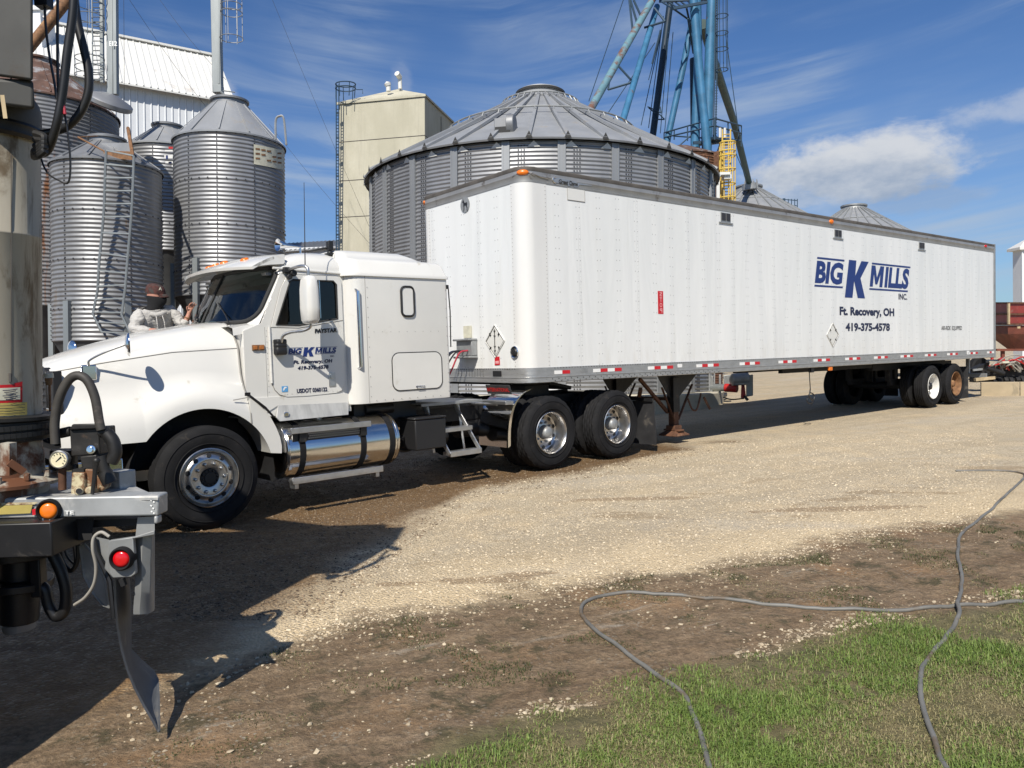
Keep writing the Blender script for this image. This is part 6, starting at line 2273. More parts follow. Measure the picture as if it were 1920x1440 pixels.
# ------------------------------------------------------------------ blue elevator tower and spouts
def spout_set():
    t = thing('elevator_tower', 'tall blue elevator tower with slanting spouts and railed platforms behind the big bin', 'elevator', (*at(1320, 660, 33).xy, 0))
    Dp = 33.0

    def pipe(name, pts, r, mt, n=14):
        b = B(); b.tube([at(*p) for p in pts], r * .86, n)
        return b.done(name, mt, t, world=True)
    pipe('leg_casing', [(1306, -40, Dp), (1309, 100, Dp), (1303, 270, Dp), (1300, 672, Dp)], .20, 'blue_paint')
    pipe('leg_casing', [(1336, -40, Dp), (1331, 100, Dp), (1324, 310, Dp), (1318, 672, Dp)], .24, 'blue_paint')
    pipe('front_spout', [(1297, -40, Dp - .8), (1310, 120, Dp - .8), (1325, 265, Dp - .8), (1331, 330, Dp - .8), (1336, 672, Dp - .8)], .20, 'blue_paint')
    pipe('worn_spout', [(1240, -30, 33), (1110, 200, 27.6), (1092, 232, 26.8)], .16, 'blue_worn')
    pipe('rear_spout', [(1232, 12, 33), (1166, 232, 28.2), (1158, 258, 27.6)], .14, 'blue_paint')
    pipe('dark_spout', [(1258, -30, 35), (1256, 10, 35), (1224, 255, 35), (1172, 655, 35)], .17, 'blue_dark')
    pipe('middle_spout', [(1299, 35, 34), (1280, 130, 34), (1252, 260, 34), (1180, 655, 34)], .16, 'blue_paint')
    pipe('dark_spout', [(1302, 110, 35.4), (1304, 290, 35.4), (1306, 655, 35.4)], .24, 'blue_dark')
    pipe('green_spout', [(1318, 45, 36), (1337, 110, 40), (1375, 225, 50), (1405, 345, 60)], .26, 'green_dark')
    b = B()
    for p, q in (((1223, 120), (1239, 56)), ((1180, 0), (1186, 56)), ((1182, 0), (1198, 55)), ((1186, 56), (1198, 53)), ((1188, 0), (1204, 35)), ((1227, 15), (1247, 40)), ((1208, 52), (1247, 40)), ((1158, 122), (1187, 154)), ((1140, 168), (1187, 154)), ((1140, 168), (1142, 155))):
        b.tube([at(*p, 31.6 if p[0] < 1200 else 32), at(*q, 31.6)], .045, 6)
    b.done('spout_brace', 'steel_blue', t, world=True)
    # top and lower railed platforms
    b = B()
    for k in range(8):
        b.bar(at(1238 + k * 13, 2 + (k % 2), 33 + .3 * k), at(1258 + k * 9, 14 - k * 1.5, 31.6 + .3 * k), .05, .05)
    b.bar(at(1236, 2, 33), at(1326, -2, 33), .10, .10); b.bar(at(1262, 16, 31.6), at(1326, 4, 32), .10, .10)
    for p, q in (((1262, 16), (1296, 40)), ((1287, 14), (1296, 55)), ((1290, 35), (1300, 100)), ((1296, 12), (1312, 20))):
        b.tube([at(*p, 32), at(*q, 33)], .04, 6)
    b.done('top_platform', 'steel_blue', t, world=True)
    b = B()
    f = [at(1300, 270, 33.5), at(1340, 255, 32), at(1374, 262, 34), at(1330, 268, 35)]
    b.loft([f, [p - Vector((0, 0, .10)) for p in f]])
    b.bar(at(1300, 268, 32.6), at(1374, 263, 33), .08, .12)
    for (x0, y0, d0), (x1, y1, d1) in ((((1245, 249, 34)), (1340, 222, 32)), ((1340, 222, 32), (1390, 236, 34)), ((1245, 258, 34), (1340, 236, 32)), ((1340, 236, 32), (1390, 250, 34)), ((1262, 255, 34), (1390, 264, 34))):
        b.tube([at(x0, y0, d0), at(x1, y1, d1)], .035, 5)
    for x, y0, y1, d in ((1245, 249, 262, 34), (1264, 244, 262, 33.6), (1289, 237, 264, 33), (1316, 229, 266, 32.5), (1340, 222, 262, 32), (1365, 229, 262, 33), (1390, 236, 275, 34), (1385, 234, 262, 34)):
        b.tube([at(x, y0, d), at(x, y1, d)], .03, 5)
    for p, q in (((1268, 278), (1300, 250)), ((1330, 330), (1350, 270)), ((1310, 262), (1340, 300))):
        b.tube([at(*p, 33), at(*q, 33)], .03, 5)
    b.done('lower_platform', 'steel_blue', t, world=True)
    b = B()
    for x in (1344, 1340):
        b.tube([at(x + 2, -40, 32.6), at(x, 140, 32.6), at(x - 3, 270, 32.6)], .03, 5)
    for y in range(-30, 265, 5):
        b.tube([at(1342 - max(0, y - 140) * .02, y, 32.6), at(1346 - max(0, y - 140) * .02, y, 32.6)], .018, 4)
    for y in (30, 62, 92, 131):
        c = at(1353, y, 32.6)
        b.tube([c + Vector((.26 * math.cos(a), .26 * math.sin(a), 0)) for a in [2 * PI * k / 18 for k in range(18)]], .02, 5, closed=True)
    for an in (0, 1.0, 2.2, 4.2, 5.3):
        o = Vector((.26 * math.cos(an), .26 * math.sin(an), 0))
        b.tube([at(1353, 131, 32.6) + o, at(1352, 30, 32.6) + o, at(1352, -40, 32.6) + o], .016, 4)
    b.done('caged_ladder', 'steel_blue', t, world=True)
    for p, q in (((1172, -10), (1104, 190)), ((1228, 80), (1140, 212)), ((1244, 30), (1216, 240)), ((1240, 60), (1202, 235)), ((1254, 60), (1238, 250)), ((1262, 60), (1246, 250)), ((1360, 60), (1384, 240)), ((1380, 288), (1398, 330)), ((1216, 150), (1232, 90))):
        b = B(); b.tube([at(*p, 34), at(*q, 34)], .018, 4); b.done('stay_wire', 'steel_blue', t, world=True)
    b = B()
    for p, q in (((1214, 200), (1240, 212)), ((1240, 212), (1238, 200)), ((1216, 202), (1228, 212)), ((1224, 224), (1246, 224)), ((1236, 214), (1246, 224))):
        b.tube([at(*p, 34.6), at(*q, 34.6)], .03, 5)
    b.done('wire_spacer', 'steel_blue', t, world=True)
    b = B()
    b.cyl(at(1405, 345, 60), at(1406, 356, 60), .55, n=16)
    for k in range(8):
        a = 2 * PI * k / 8
        b.tube([at(1408, 338, 60) + Vector((.45 * math.cos(a), .45 * math.sin(a), 0)), at(1408, 356, 60) + Vector((.55 * math.cos(a), .55 * math.sin(a), 0))], .04, 5)
    b.done('spout_end', 'steel_grey', t, world=True)


spout_set()
# rusty bin and caged yellow ladder at the right shoulder of the big bin
c = bin_base(1284, 33, 9)
t = bin_root('grain_bin', 'brown rusted bin top just showing over the shoulder of the big bin', c.x, c.y, 'large grain bins')
zt = height(1284, 258, 33 - 1.6)
b = B(); b.lathe(corr_profile(1.75, 0, zt - .55, .1016, .012, 4), n=64); b.done('drum', 'rusty_steel', t)
b = B(); b.lathe([(1.8, zt - .58), (1.8, zt - .52), (.5, zt + .02), (.0, zt + .08)], n=40); b.done('roof', 'rust_roof', t)
c = at(1358, 660, 31)
t = thing('service_tower', 'dark rusted service shaft with a bright yellow caged ladder beside the big bin', 'tower', (*c.xy, 0))
b = B()
b.loft([[at(1338, 400, 31.4), at(1352, 400, 31.4), at(1352, 400, 32.4), at(1338, 400, 32.4)], [at(1338, 285, 31.4), at(1356, 280, 31.4), at(1356, 280, 32.4), at(1338, 285, 32.4)]])
b.done('shaft', 'rusty_steel', t, world=True)
b = B()
ctr = lambda y: at(1364, y, 30.8)
rr = .30
for y in (268, 284, 293, 318, 345, 371, 398):
    b.tube([ctr(y) + Vector((rr * math.cos(a), rr * math.sin(a), 0)) for a in [2 * PI * k / 24 for k in range(24)]], .03, 5, closed=True)
for k in range(11):
    a = 2 * PI * k / 11
    o = Vector((rr * math.cos(a), rr * math.sin(a), 0))
    b.tube([ctr(268) + o, ctr(400) + o], .020, 5)
for s in (-.16, .16):
    b.tube([ctr(240) + Vector((s, .15, 0)), ctr(400) + Vector((s, .15, 0))], .028, 5)
for y in range(250, 400, 6):
    b.tube([ctr(y) + Vector((-.16, .15, 0)), ctr(y) + Vector((.16, .15, 0))], .018, 4)
b.done('yellow_cage', 'yellow_cage', t, world=True)
b = B()
b.box(at(1357, 327, 30.3), (.40, .4, .10)); b.box(at(1362, 333, 30.4), (.28, .4, .16)); b.bar(at(1346, 325, 30.3), at(1346, 400, 30.3), .10, .12)
b.done('lamp_bracket', 'mill_white', t, world=True)
b = B()
for x in (1350, 1359):
    b.tube([at(x, 240, 31.2), at(x, 258, 31.2)], .05, 6)
b.done('cage_posts', 'mill_white', t, world=True)


# ------------------------------------------------------------------ beyond the rear of the trailer
c = at(1912, 660, 46)
t = thing('white_leg_tower', 'white ribbed metal casing under a peaked cap, behind the red wagon', 'tower', (*c.xy, 0))
b = B()
zt = height(1912, 470, 46)
b.box((.35, 0, zt / 2), (.95, .8, zt))
for x in (-.1, .2, .38, .62):
    b.box((x, -.42, zt / 2), (.07, .06, zt))
b.done('casing', 'mill_wall', t)
b = B()
b.loft([[Vector((-.35, -.6, zt)), Vector((1.2, -.6, zt)), Vector((1.2, .6, zt)), Vector((-.35, .6, zt))], [Vector((-.35, -.6, zt + .15)), Vector((1.2, -.6, zt + .15)), Vector((1.2, .6, zt + .15)), Vector((-.35, .6, zt + .15))], [Vector((.3, -.1, zt + .6)), Vector((.9, -.1, zt + .6)), Vector((.9, .1, zt + .6)), Vector((.3, .1, zt + .6))]])
b.done('cap', 'mill_white', t, smooth=0)

gw = at(1895, 660, 27)
t = thing('gravity_wagon', 'dull red gravity wagon with sloping rusty hopper, partly hidden by the trailer end', 'wagon', (*gw.xy, 0))
G_ = lambda x, y, d=27: at(x, y, d)
b = B()
for y0, y1, mi in ((569, 588, 0), (590, 607, 0), (610, 626, 1)):
    for (xa, xb, da, db) in ((1850, 1890, 29, 27), (1890, 1990, 27, 28.5)):
        b.loft([[G_(xa, y0, da), G_(xb, y0, db), G_(xb, y1, db), G_(xa, y1, da)], [G_(xa, y0, da) + Vector((.02, .08, 0)), G_(xb, y0, db) + Vector((.02, .08, 0)), G_(xb, y1, db) + Vector((.02, .08, 0)), G_(xa, y1, da) + Vector((.02, .08, 0))]], mi=mi)
box_ = b.done('hopper_box', ['wagon_red', 'wagon_rust'], t, world=True, smooth=0)
b = B()
P_ = [G_(1850, 626, 29), G_(1890, 626, 27), G_(1990, 626, 28.5), G_(1950, 626, 31)]
Q_ = [G_(1893, 657, 28.4), G_(1905, 657, 27.8), G_(1950, 657, 28.4), G_(1940, 657, 29.4)]
b.loft([P_, Q_])
b.done('hopper', 'wagon_rust', t, world=True, smooth=0)
b = B()
for y, w_ in ((589, .06), (608, .06), (568, .05)):
    b.bar(G_(1850, y, 28.95), G_(1890, y, 26.95), w_, w_); b.bar(G_(1890, y, 26.95), G_(1990, y, 28.45), w_, w_)
b.done('rim', 'rusty_steel', t, world=True)
b = B()
b.bar(G_(1891, 569, 26.93), G_(1891, 608, 26.93), .08, .06)
b.box(G_(1910, 614, 26.9), (.10, .03, .07))
b.done('corner_post', 'tan_wood', t, world=True)
b = B()
b.bar(G_(1868, 656, 27.5), G_(1990, 656, 27.5), .10, .08); b.bar(G_(1880, 656, 27.6), G_(1880, 690, 27.6), .10, .1); b.bar(G_(1960, 656, 27.6), G_(1960, 700, 27.6), .1, .1)
b.bar(G_(1850, 690, 28), G_(1990, 690, 28), .16, .16)
b.done('chassis', 'wagon_rust', t, world=True)
for px, dd in ((1835, 29.5), (1960, 29)):
    c_ = G_(px, 726, dd); c_.z = .42
    b = B()
    b.lathe([(.2, -.13), (.36, -.14), (.42, -.09), (.42, .09), (.36, .14), (.2, .13)], c_, (.25, -.97, 0), 32)
    b.lathe([(.0, -.1), (.2, -.1)], c_, (.25, -.97, 0), 24)
    b.done('wheel', 'rubber', t, world=True)

# folded implement standing behind the trailer
c = at(1880, 690, 23.5)
t = thing('farm_implement', 'dark folded farm implement with a tangle of grey hoses, behind the trailer', 'implement', (*c.xy, 0))
I_ = lambda x, y, d=23.5: at(x, y, d)
b = B()
b.bar(I_(1822, 706), I_(1990, 700), .26, .34); b.bar(I_(1826, 700), I_(1846, 690), .3, .3)
for k in range(9):
    x = 1846 + k * 11
    b.bar(I_(x, 700), I_(x + 6, 678 + (k * 7) % 10, 23.2), .09, .09); b.bar(I_(x, 700), I_(x + 8, 722 - (k * 5) % 9, 23.3), .10, .12)
b.cyl(I_(1850, 690, 23.1), I_(1882, 700, 23.1), .07, n=10); b.bar(I_(1868, 712), I_(1890, 716), .2, .1)
b.bar(I_(1845, 706, 23.6), I_(1845, 752, 23.6), .10, .10); b.bar(I_(1960, 706, 23.6), I_(1960, 757, 23.6), .1, .1)
b.done('tool_bar', 'chassis', t, world=True)
rng2 = random.Random(5)
b = B(); b2 = B()
for k in range(12):
    x0 = 1848 + rng2.random() * 40; x1 = x0 + 18 + rng2.random() * 45
    y0 = 682 + rng2.random() * 10
    pts = spline([I_(x0, y0, 23.2), I_((x0 + x1) / 2, y0 - 4 - rng2.random() * 12, 23.0), I_(x1, y0 - 14 + rng2.random() * 12, 23.1), I_(x1 + 10, y0 + 6, 23.2)], 6)
    (b if k % 3 else b2).tube(pts, .022, 6)
b.done('hydraulic_hoses', 'wire_pale', t, world=True)
b2.bar(I_(1876, 672, 23.4), I_(1884, 690, 23.4), .14, .12); b2.bar(I_(1916, 676, 23.4), I_(1922, 690, 23.4), .12, .1)
b2.done('valve_block', 'red_paint', t, world=True)
b = B(); b.box(I_(1884, 679, 23.0), (.20, .1, .06)); b.done('paper_tag', 'label_cream', t, world=True)
b = B(); b.bar(I_(1824, 694, 23.3), I_(1842, 692, 23.3), .05, .06); b.bar(I_(1828, 712, 23.2), I_(1864, 708, 23.2), .12, .09, mi=1); b.done('hitch', ['steel_grey', 'tan_wood'], t, world=True)

# low concrete walls far behind
for (a, c_, h_, lab) in ((on_ground(1838, 741), on_ground(1990, 741), .36, 'low tan concrete wall behind the farm implement'), (at(1400, 694, 48), at(1545, 690, 54), .62, 'low tan concrete wall seen under the middle of the trailer')):
    a.z = 0; c_.z = 0
    d_ = (c_ - a)
    L = d_.length
    t = thing('concrete_wall', lab, 'wall', a, (0, 0, math.atan2(d_.y, d_.x)), 'low concrete walls')
    n = max(2, int(L / 1.4))
    for k in range(n):
        b = B(); b.box((L * (k + .5) / n, .1, h_ / 2 - .05), (L / n - .015, .2, h_ + .1)); b.done('panel', 'tan_concrete', t, bevel=.01)

# unloading auger and curb at the foot of the big bin
c = on_ground(1400, 752)
t = thing('unload_auger', 'grey unloading auger with a red coupling and motor at the foot of the big bin', 'auger', (*on_ground(1345, 745).xy, 0))
dA = 21.3
K_ = lambda x, y, d=dA: at(x, y, d)
b = B(); b.cyl(K_(1320, 726, 21.9), K_(1360, 727, 21.4), .10, n=18); b.done('tube', 'galv_post', t, world=True)
b = B(); b.cyl(K_(1360, 727, 21.4), K_(1382, 728, 21.2), .115, n=18); 
for k in range(5):
    b.bar(K_(1391 + k, 722, 21.0), K_(1390 + k * 2, 746, 21.0), .025, .025)
b.done('coupling', 'red_paint', t, world=True)
b = B(); b.lathe([(.0, -.32), (.12, -.31), (.165, -.27), (.165, .12), (.175, .13), (.175, .16), (.0, .18)], K_(1391, 711, 21.1), (1, .1, .02), 22); b.box(K_(1391, 719, 21.1), (.5, .3, .04)); b.done('motor', 'steel_grey', t, world=True, smooth=40)
b = B(); b.loft([[K_(1399, 704, 21.0), K_(1412, 702, 21.0), K_(1412, 742, 21.0), K_(1399, 744, 21.0)], [K_(1399, 704, 21.5), K_(1412, 702, 21.5), K_(1412, 742, 21.5), K_(1399, 744, 21.5)]]); b.done('belt_guard', 'galv_post', t, world=True, bevel=.02)
b = B(); b.loft([[K_(1310, 722, 22), K_(1336, 721, 21.6), K_(1336, 737, 21.6), K_(1312, 736, 22)], [K_(1310, 722, 22.5), K_(1336, 721, 22.1), K_(1336, 737, 22.1), K_(1312, 736, 22.5)]]); b.loft([[K_(1320, 706, 21.8), K_(1336, 704, 21.6), K_(1338, 722, 21.6), K_(1312, 722, 21.9)], [K_(1320, 706, 22.3), K_(1336, 704, 22.1), K_(1338, 722, 22.1), K_(1312, 722, 22.4)]]); b.bar(K_(1350, 702, 21.8), K_(1350, 738, 21.8), .06, .06); b.loft([[K_(1357, 703, 22), K_(1372, 703, 22), K_(1372, 722, 22), K_(1357, 722, 22)], [K_(1357, 703, 22.3), K_(1372, 703, 22.3), K_(1372, 722, 22.3), K_(1357, 722, 22.3)]]); b.done('gear_box', 'steel_grey', t, world=True, bevel=.02)
b = B(); b.bar(K_(1395, 742, 21), K_(1402, 750, 21), .1, .06); b.tube(spline([K_(1356, 745, 21.5), K_(1372, 749, 21.3), K_(1395, 747, 21.1)], 5), .02, 6); b.done('stand', 'black_paint', t, world=True)
a = on_ground(1232, 768); c_ = on_ground(1354, 748)
d_ = c_ - a
t = thing('concrete_curb', 'pale concrete footing block at the base of the big bin, under the trailer', 'curb', (a.x, a.y, 0), (0, 0, math.atan2(d_.y, d_.x)))
b = B(); b.box((d_.length / 2, .25, .12), (d_.length, .5, .40)); b.done('block', 'pale_concrete', t, bevel=.02)
a = on_ground(1336, 757); c_ = on_ground(1357, 748)
b = B(); b.bar((a.x, a.y, .06), (c_.x, c_.y, .14), .22, .12); b.bar((a.x - .35, a.y - .1, .02), (a.x + .1, a.y, .04), .10, .04)
o = b.done('timber_block', 'black_paint', bevel=.02)
tag(o, 'short dark timber block lying on the wet gravel beside the curb', 'timber')


# ------------------------------------------------------------------ foreground: rear of an auger feed truck
FT = thing('auger_truck', 'worn grey auger feed truck seen from behind, with a tall swivel mast', 'truck', (-2.3, 3.6, 0))
A = at
D0 = 3.45


def fdone(b, name, mt, parent=None, **k):
    return b.done(name, mt, parent or FT, world=True, **k)


# rail across the back
b = B()
def rail_face(y0, y1, dep, th):
    p = [A(-420, y0 + 13, dep + .02), A(297, y0, dep), A(297, y1, dep), A(-420, y1 + 13, dep + .02)]
    b.loft([p, [q + Vector((0, th, 0)) for q in p]])
rail_face(929, 967, D0, .10)
b.box(A(296, 973, D0 + .02), (.018, .05, .035))
rail = fdone(b, 'rear_rail', 'deck_grey', bevel=.008)
b = B()
f_ = lambda x, y, o=-.004: A(x, y, D0) + Vector((0, o, 0))
b.add([f_(-60, 950), f_(62, 946), f_(58, 962), f_(-60, 967)], [(0, 1, 2, 3)], 0)
b.add([f_(-60, 944), f_(72, 941), f_(66, 945.5), f_(-60, 949)], [(0, 1, 2, 3)], 1)
b.add([f_(61, 955), f_(74, 951), f_(73, 963), f_(62, 966)], [(0, 1, 2, 3)], 2)
fdone(b, 'reflective_tape', ['yellow_tape', 'rust_cream', 'red_tape'], rail, recalc=False)
b = B()
b.text('TE', 122, 139, -964, -957, lambda u, v: f_(u, -v), .02)
for k, (x, y) in enumerate(((283, 936), (288, 939), (283, 946), (287, 951), (284, 957), (288, 960))):
    b.add([f_(x, y), f_(x + 3, y + 1), f_(x + 2, y + 4), f_(x - 1, y + 2)], [(0, 1, 2, 3)])
fdone(b, 'stencil_marks', 'decal_white', rail, recalc=False, smooth=0)
# round amber and red lamps in rubber rings
def round_lamp(px, py, dep, r, name, mt, face=Vector((.10, -1, .05))):
    face = face.normalized()
    c = A(px, py, dep)
    b = B(); b.lathe([(r * 1.0, -.01), (r * 1.05, .020), (r * 1.22, .026), (r * 1.42, .012), (r * 1.45, -.03)], c, face, 32)
    ring = fdone(b, 'lamp_ring', 'rubber', smooth=50)
    b = B(); b.lathe([(.0, .021), (r * .6, .020), (r * .88, .017), (r * 1.02, .006)], c, face, 32)
    fdone(b, name, mt, ring, smooth=60)
round_lamp(92, 957, D0 - .01, .036, 'amber_lamp', 'amber', Vector((.25, -1, .1)))
# deck plate behind the rail
b = B()
zd = A(260, 929, D0).z - .005
def onz(x, y, z):
    d = ray(x, y); return Vector((0, 0, CAMH)) + d * ((z - CAMH) / d.z)
dk = [onz(-500, 941, zd), onz(297, 930.5, zd), onz(236, 903, zd), onz(200, 884, zd), onz(-200, 884, zd)]
b.loft([dk, [p - Vector((0, 0, .02)) for p in dk]])
b.bar(onz(208, 900, zd + .03), onz(240, 902, zd + .03), .09, .10)
fdone(b, 'deck_plate', 'deck_grey', bevel=.004)
# hydraulic pump block with fittings, hoses, gauge and valve
b = B()
pb = [A(x, y, 3.62) for x, y in ((130, 806), (184, 803), (188, 852), (133, 856))]
b.loft([pb, [p + Vector((0, .16, 0)) for p in pb]])
b.loft([[A(x, y, 3.6) for x, y in ((136, 795), (184, 794), (184, 804), (130, 806))], [A(x, y, 3.75) for x, y in ((140, 795), (184, 794), (184, 804), (132, 806))]])
b.cyl(A(112, 813, 3.66), A(134, 808, 3.66), .024, n=14); b.cyl(A(186, 812, 3.62), A(204, 808, 3.62), .024, n=12)
b.loft([[A(x, y, 3.6) for x, y in ((150, 856), (182, 852), (178, 885), (156, 885))], [A(x, y, 3.72) for x, y in ((150, 856), (182, 852), (178, 885), (156, 885))]])
b.cyl(A(120, 843, 3.72), A(120, 880, 3.72), .06, n=14); b.cyl(A(141, 870, 3.65), A(141, 905, 3.65), .015, n=8)
fdone(b, 'pump_block', 'greasy', bevel=.010)
b = B()
b.lathe([(.0, .016), (.012, .016), (.013, .005), (.020, .004), (.020, -.01)], A(171, 843, 3.60), (.1, -1, .1), 14)
fdone(b, 'plug', 'chrome')
b = B()
b.tube(spline([A(104, 832, 3.60), A(103, 790, 3.60), A(112, 745, 3.6), A(128, 714, 3.6), A(146, 704, 3.6), A(164, 714, 3.6), A(178, 745, 3.6), A(186, 790, 3.6), A(190, 806, 3.6)], 8), .0208, 14)
fdone(b, 'hydraulic_hose', 'old_hose', smooth=60)
b = B()
b.tube(spline([A(200, 812, 3.62), A(212, 828, 3.62), A(216, 850, 3.62), A(208, 866, 3.62)], 6), .030, 12)
b.tube(spline([A(190, 855, 3.60), A(196, 880, 3.60), A(204, 900, 3.60)], 6), .026, 12)
b.cyl(A(196, 885, 3.6), A(206, 906, 3.6), .034, n=10)
fdone(b, 'hydraulic_hose', 'greasy', smooth=50)
b = B(); b.lathe([(.0, -.02), (.036, -.02), (.040, .0), (.041, .022), (.036, .026), (.034, .020)], A(114, 861, 3.56), (.12, -1, .08), 32)
gg = fdone(b, 'gauge', 'brushed_alloy', smooth=40)
b = B(); b.disc(A(114, 861, 3.56) + Vector((.12, -1, .08)).normalized() * .021, (.12, -1, .08), .035, 28); fdone(b, 'gauge_face', 'gauge_face', gg)
b = B()
g0 = A(114, 861, 3.56) + Vector((.12, -1, .08)).normalized() * .0225
b.bar(g0 + Vector((-.015, 0, -.013)), g0 + Vector((.011, 0, .012)), .004, .002, (0, 1, 0))
for k in range(10):
    a = R(225 - 30 * k)
    b.bar(g0 + Vector((math.cos(a) * .024, 0, math.sin(a) * .024)), g0 + Vector((math.cos(a) * .029, 0, math.sin(a) * .029)), .004, .002, (0, 1, 0))
fdone(b, 'gauge_needle', 'decal_black', gg)
b = B(); b.cyl(A(117, 878, 3.58), A(117, 918, 3.58), .017, n=12); b.cyl(A(117, 878, 3.58), A(117, 886, 3.58), .010, n=8)
fdone(b, 'gauge_stem', 'rusty_steel')
b = B()
def blk(q, d, th):
    p = [A(x, y, d) for x, y in q]
    b.loft([p, [v + Vector((0, th, 0)) for v in p]])
blk(((134, 886), (158, 886), (158, 931), (132, 931)), 3.54, .09); blk(((157, 880), (176, 880), (177, 928), (160, 930)), 3.56, .09); blk(((176, 888), (191, 892), (194, 912), (178, 922)), 3.58, .08); blk(((186, 905), (197, 907), (197, 916), (188, 922)), 3.58, .06)
b.cyl(A(148, 921, 3.53), A(148, 921, 3.50), .020, n=14); b.cyl(A(167, 919, 3.55), A(167, 919, 3.52), .018, n=14)
fdone(b, 'valve_body', 'rust_cream', bevel=.006)
b = B(); b.cyl(A(148, 921, 3.498), A(148, 921, 3.49), .013, n=12); blk(((136, 880), (157, 879), (157, 889), (135, 890)), 3.55, .08); blk(((158, 877), (174, 876), (175, 882), (158, 883)), 3.57, .07); fdone(b, 'valve_cap', 'greasy')
b = B(); b.tube([A(180, 866, 3.5), A(178, 885, 3.5), A(173, 926, 3.5)], [.016, .010, .008], 8); b.sphere(A(181, 864, 3.5), .016, 10, 8); fdone(b, 'valve_lever', 'greasy')
# flat plate fender beyond and the pale clamp lamp
b = B(); b.cyl(A(91, 700, 3.9), A(91, 708, 3.9), .022, .024, n=12); b.cyl(A(91, 709, 3.9), A(92, 722, 3.9), .018, .014, n=10, mi=1); b.cyl(A(93, 722, 3.9), A(94, 780, 3.9), .006, n=6, mi=1)
fdone(b, 'clearance_lamp', ['label_cream', 'rust_brown'])

# swivel base and mast
mx = -14
b = B()
c0, c1 = A(mx, 920, 3.62), A(mx, 800, 3.62)
axm = (A(mx - 4, 200, 3.62) - A(mx, 900, 3.62)).normalized()
hgt = (c1 - c0).length
b.lathe([(.228, -.02), (.232, .02), (.214, .05), (.209, .17), (.203, .20), (.201, hgt - .02), (.198, hgt + .01)], c0, axm, 48)
b.lathe([(.205, .085), (.26, .07), (.285, .055), (.285, .04), (.205, .05)], c0, axm, 48)
b.bar(A(16, 890, 3.36), A(16, 830, 3.36), .05, .04); b.bar(A(16, 866, 3.34), A(44, 885, 3.38), .03, .03)
for k in range(14):
    a = 2 * PI * k / 14
    e1 = Vector((1, 0, 0)); e2 = axm.cross(e1); o = e1 * math.cos(a) + e2 * math.sin(a)
    b.cyl(c0 + axm * .06 + o * .255, c0 + axm * .09 + o * .255, .013, n=6)
base_ = fdone(b, 'swivel_base', 'flaking', smooth=40)
b = B()
rg = .258
c2 = A(mx, 795, 3.62)
b.lathe([(.17, -.075), (rg - .03, -.07), (rg - .01, -.06), (rg - .01, .02), (rg + .012, .03), (rg + .012, .045), (.18, .05)], c2, axm, 64)
for k in range(72):
    a = 2 * PI * k / 72
    e1 = Vector((1, 0, 0)); e2 = axm.cross(e1)
    o = e1 * math.cos(a) + e2 * math.sin(a)
    for hz in (-.045, -.012):
        b.box(c2 + o * (rg + .004) + axm * hz, (.014, .022, .022), (0, 0, a))
fdone(b, 'slew_chain', 'greasy', smooth=40)
b = B()
cA, cB_ = A(mx, 785, 3.62), A(mx - 3, 245, 3.62)
Lm = (cB_ - cA).length
b.lathe([(.200, 0), (.200, Lm * .64 - .006), (.2015, Lm * .64 - .004), (.2015, Lm * .64 + .004), (.200, Lm * .64 + .006), (.196, Lm)], cA, axm, 64)
mast = fdone(b, 'mast', 'mast_grey', smooth=40)
# stickers curved round the mast
def on_mast(px, py, off=.002):
    d = ray(px, py); o = Vector((0, 0, CAMH))
    r_ = .200 + off
    w_ = o - cA
    dd = d - axm * d.dot(axm); ww = w_ - axm * w_.dot(axm)
    a_, bb, cc = dd.dot(dd), 2 * dd.dot(ww), ww.dot(ww) - r_ * r_
    return o + d * ((-bb - math.sqrt(max(0, bb * bb - 4 * a_ * cc))) / (2 * a_))
b = B()
def stick(x0, x1, y0, y1, mi, off, n=8):
    b.grid(n, 2, lambda u, v: on_mast(x0 + (x1 - x0) * u, y0 + (y1 - y0) * v - 3 * u * u, off), mi)
stick(-70, 42, 723, 757, 0, .002); stick(-70, 38, 729, 752, 1, .004)
stick(27, 42, 718, 726, 0, .003, 3)
for k in range(6):
    stick(5 + (k % 3) * 3, 33 - (k % 2) * 3, 731.5 + k * 3.4, 733 + k * 3.4, 2, .011, 6)
fdone(b, 'warning_sticker', ['red_tape', 'label_cream', 'decal_navy'], mast, recalc=False)
b = B(); stick(-70, 51, 757, 781, 0, .002)
for k in range(4):
    stick(-20, 47, 761 + k * 5, 762 + k * 5, 1, .008, 8)
fdone(b, 'instruction_plate', ['yellow_tape', 'mast_dark'], mast, recalc=False)
b = B(); b.tube([on_mast(21, y, .002) for y in range(290, 716, 20)], .002, 4); b.tube([on_mast(19, y, .004) for y in (700, 710, 716)], .006, 6); fdone(b, 'weld_seam', 'weathered_edge', mast)
# clamp collar, head box (runs on above the picture), grease band
b = B()
cC = A(mx - 3, 243, 3.60)
b.lathe([(.17, -.02), (.200, .0), (.200, .09), (.190, .13), (.17, .16)], cC, axm, 40)
b.loft([[A(x, y, d) for x, y, d in ((-120, 182, 3.32), (66, 206, 3.36), (66, 206, 3.85), (-120, 182, 3.85))], [A(x, y, d) for x, y, d in ((-120, 140, 3.3), (62, 150, 3.36), (62, 150, 3.85), (-120, 140, 3.85))]])
fdone(b, 'clamp_collar', 'mast_dark', bevel=.015)
b = B(); b.lathe([(.197, -.05), (.209, -.035), (.205, -.01), (.212, .005), (.2, .02)], cC, axm, 40); fdone(b, 'grease_band', 'greasy', mast)
b = B(); b.loft([[A(x, y, 3.26) for x, y in ((0, 178), (8, 178), (14, 222), (6, 222))], [A(x, y, 3.30) for x, y in ((0, 178), (8, 178), (14, 222), (6, 222))]]); fdone(b, 'index_pin', 'tan_wood')
b = B()
tp = 3.75
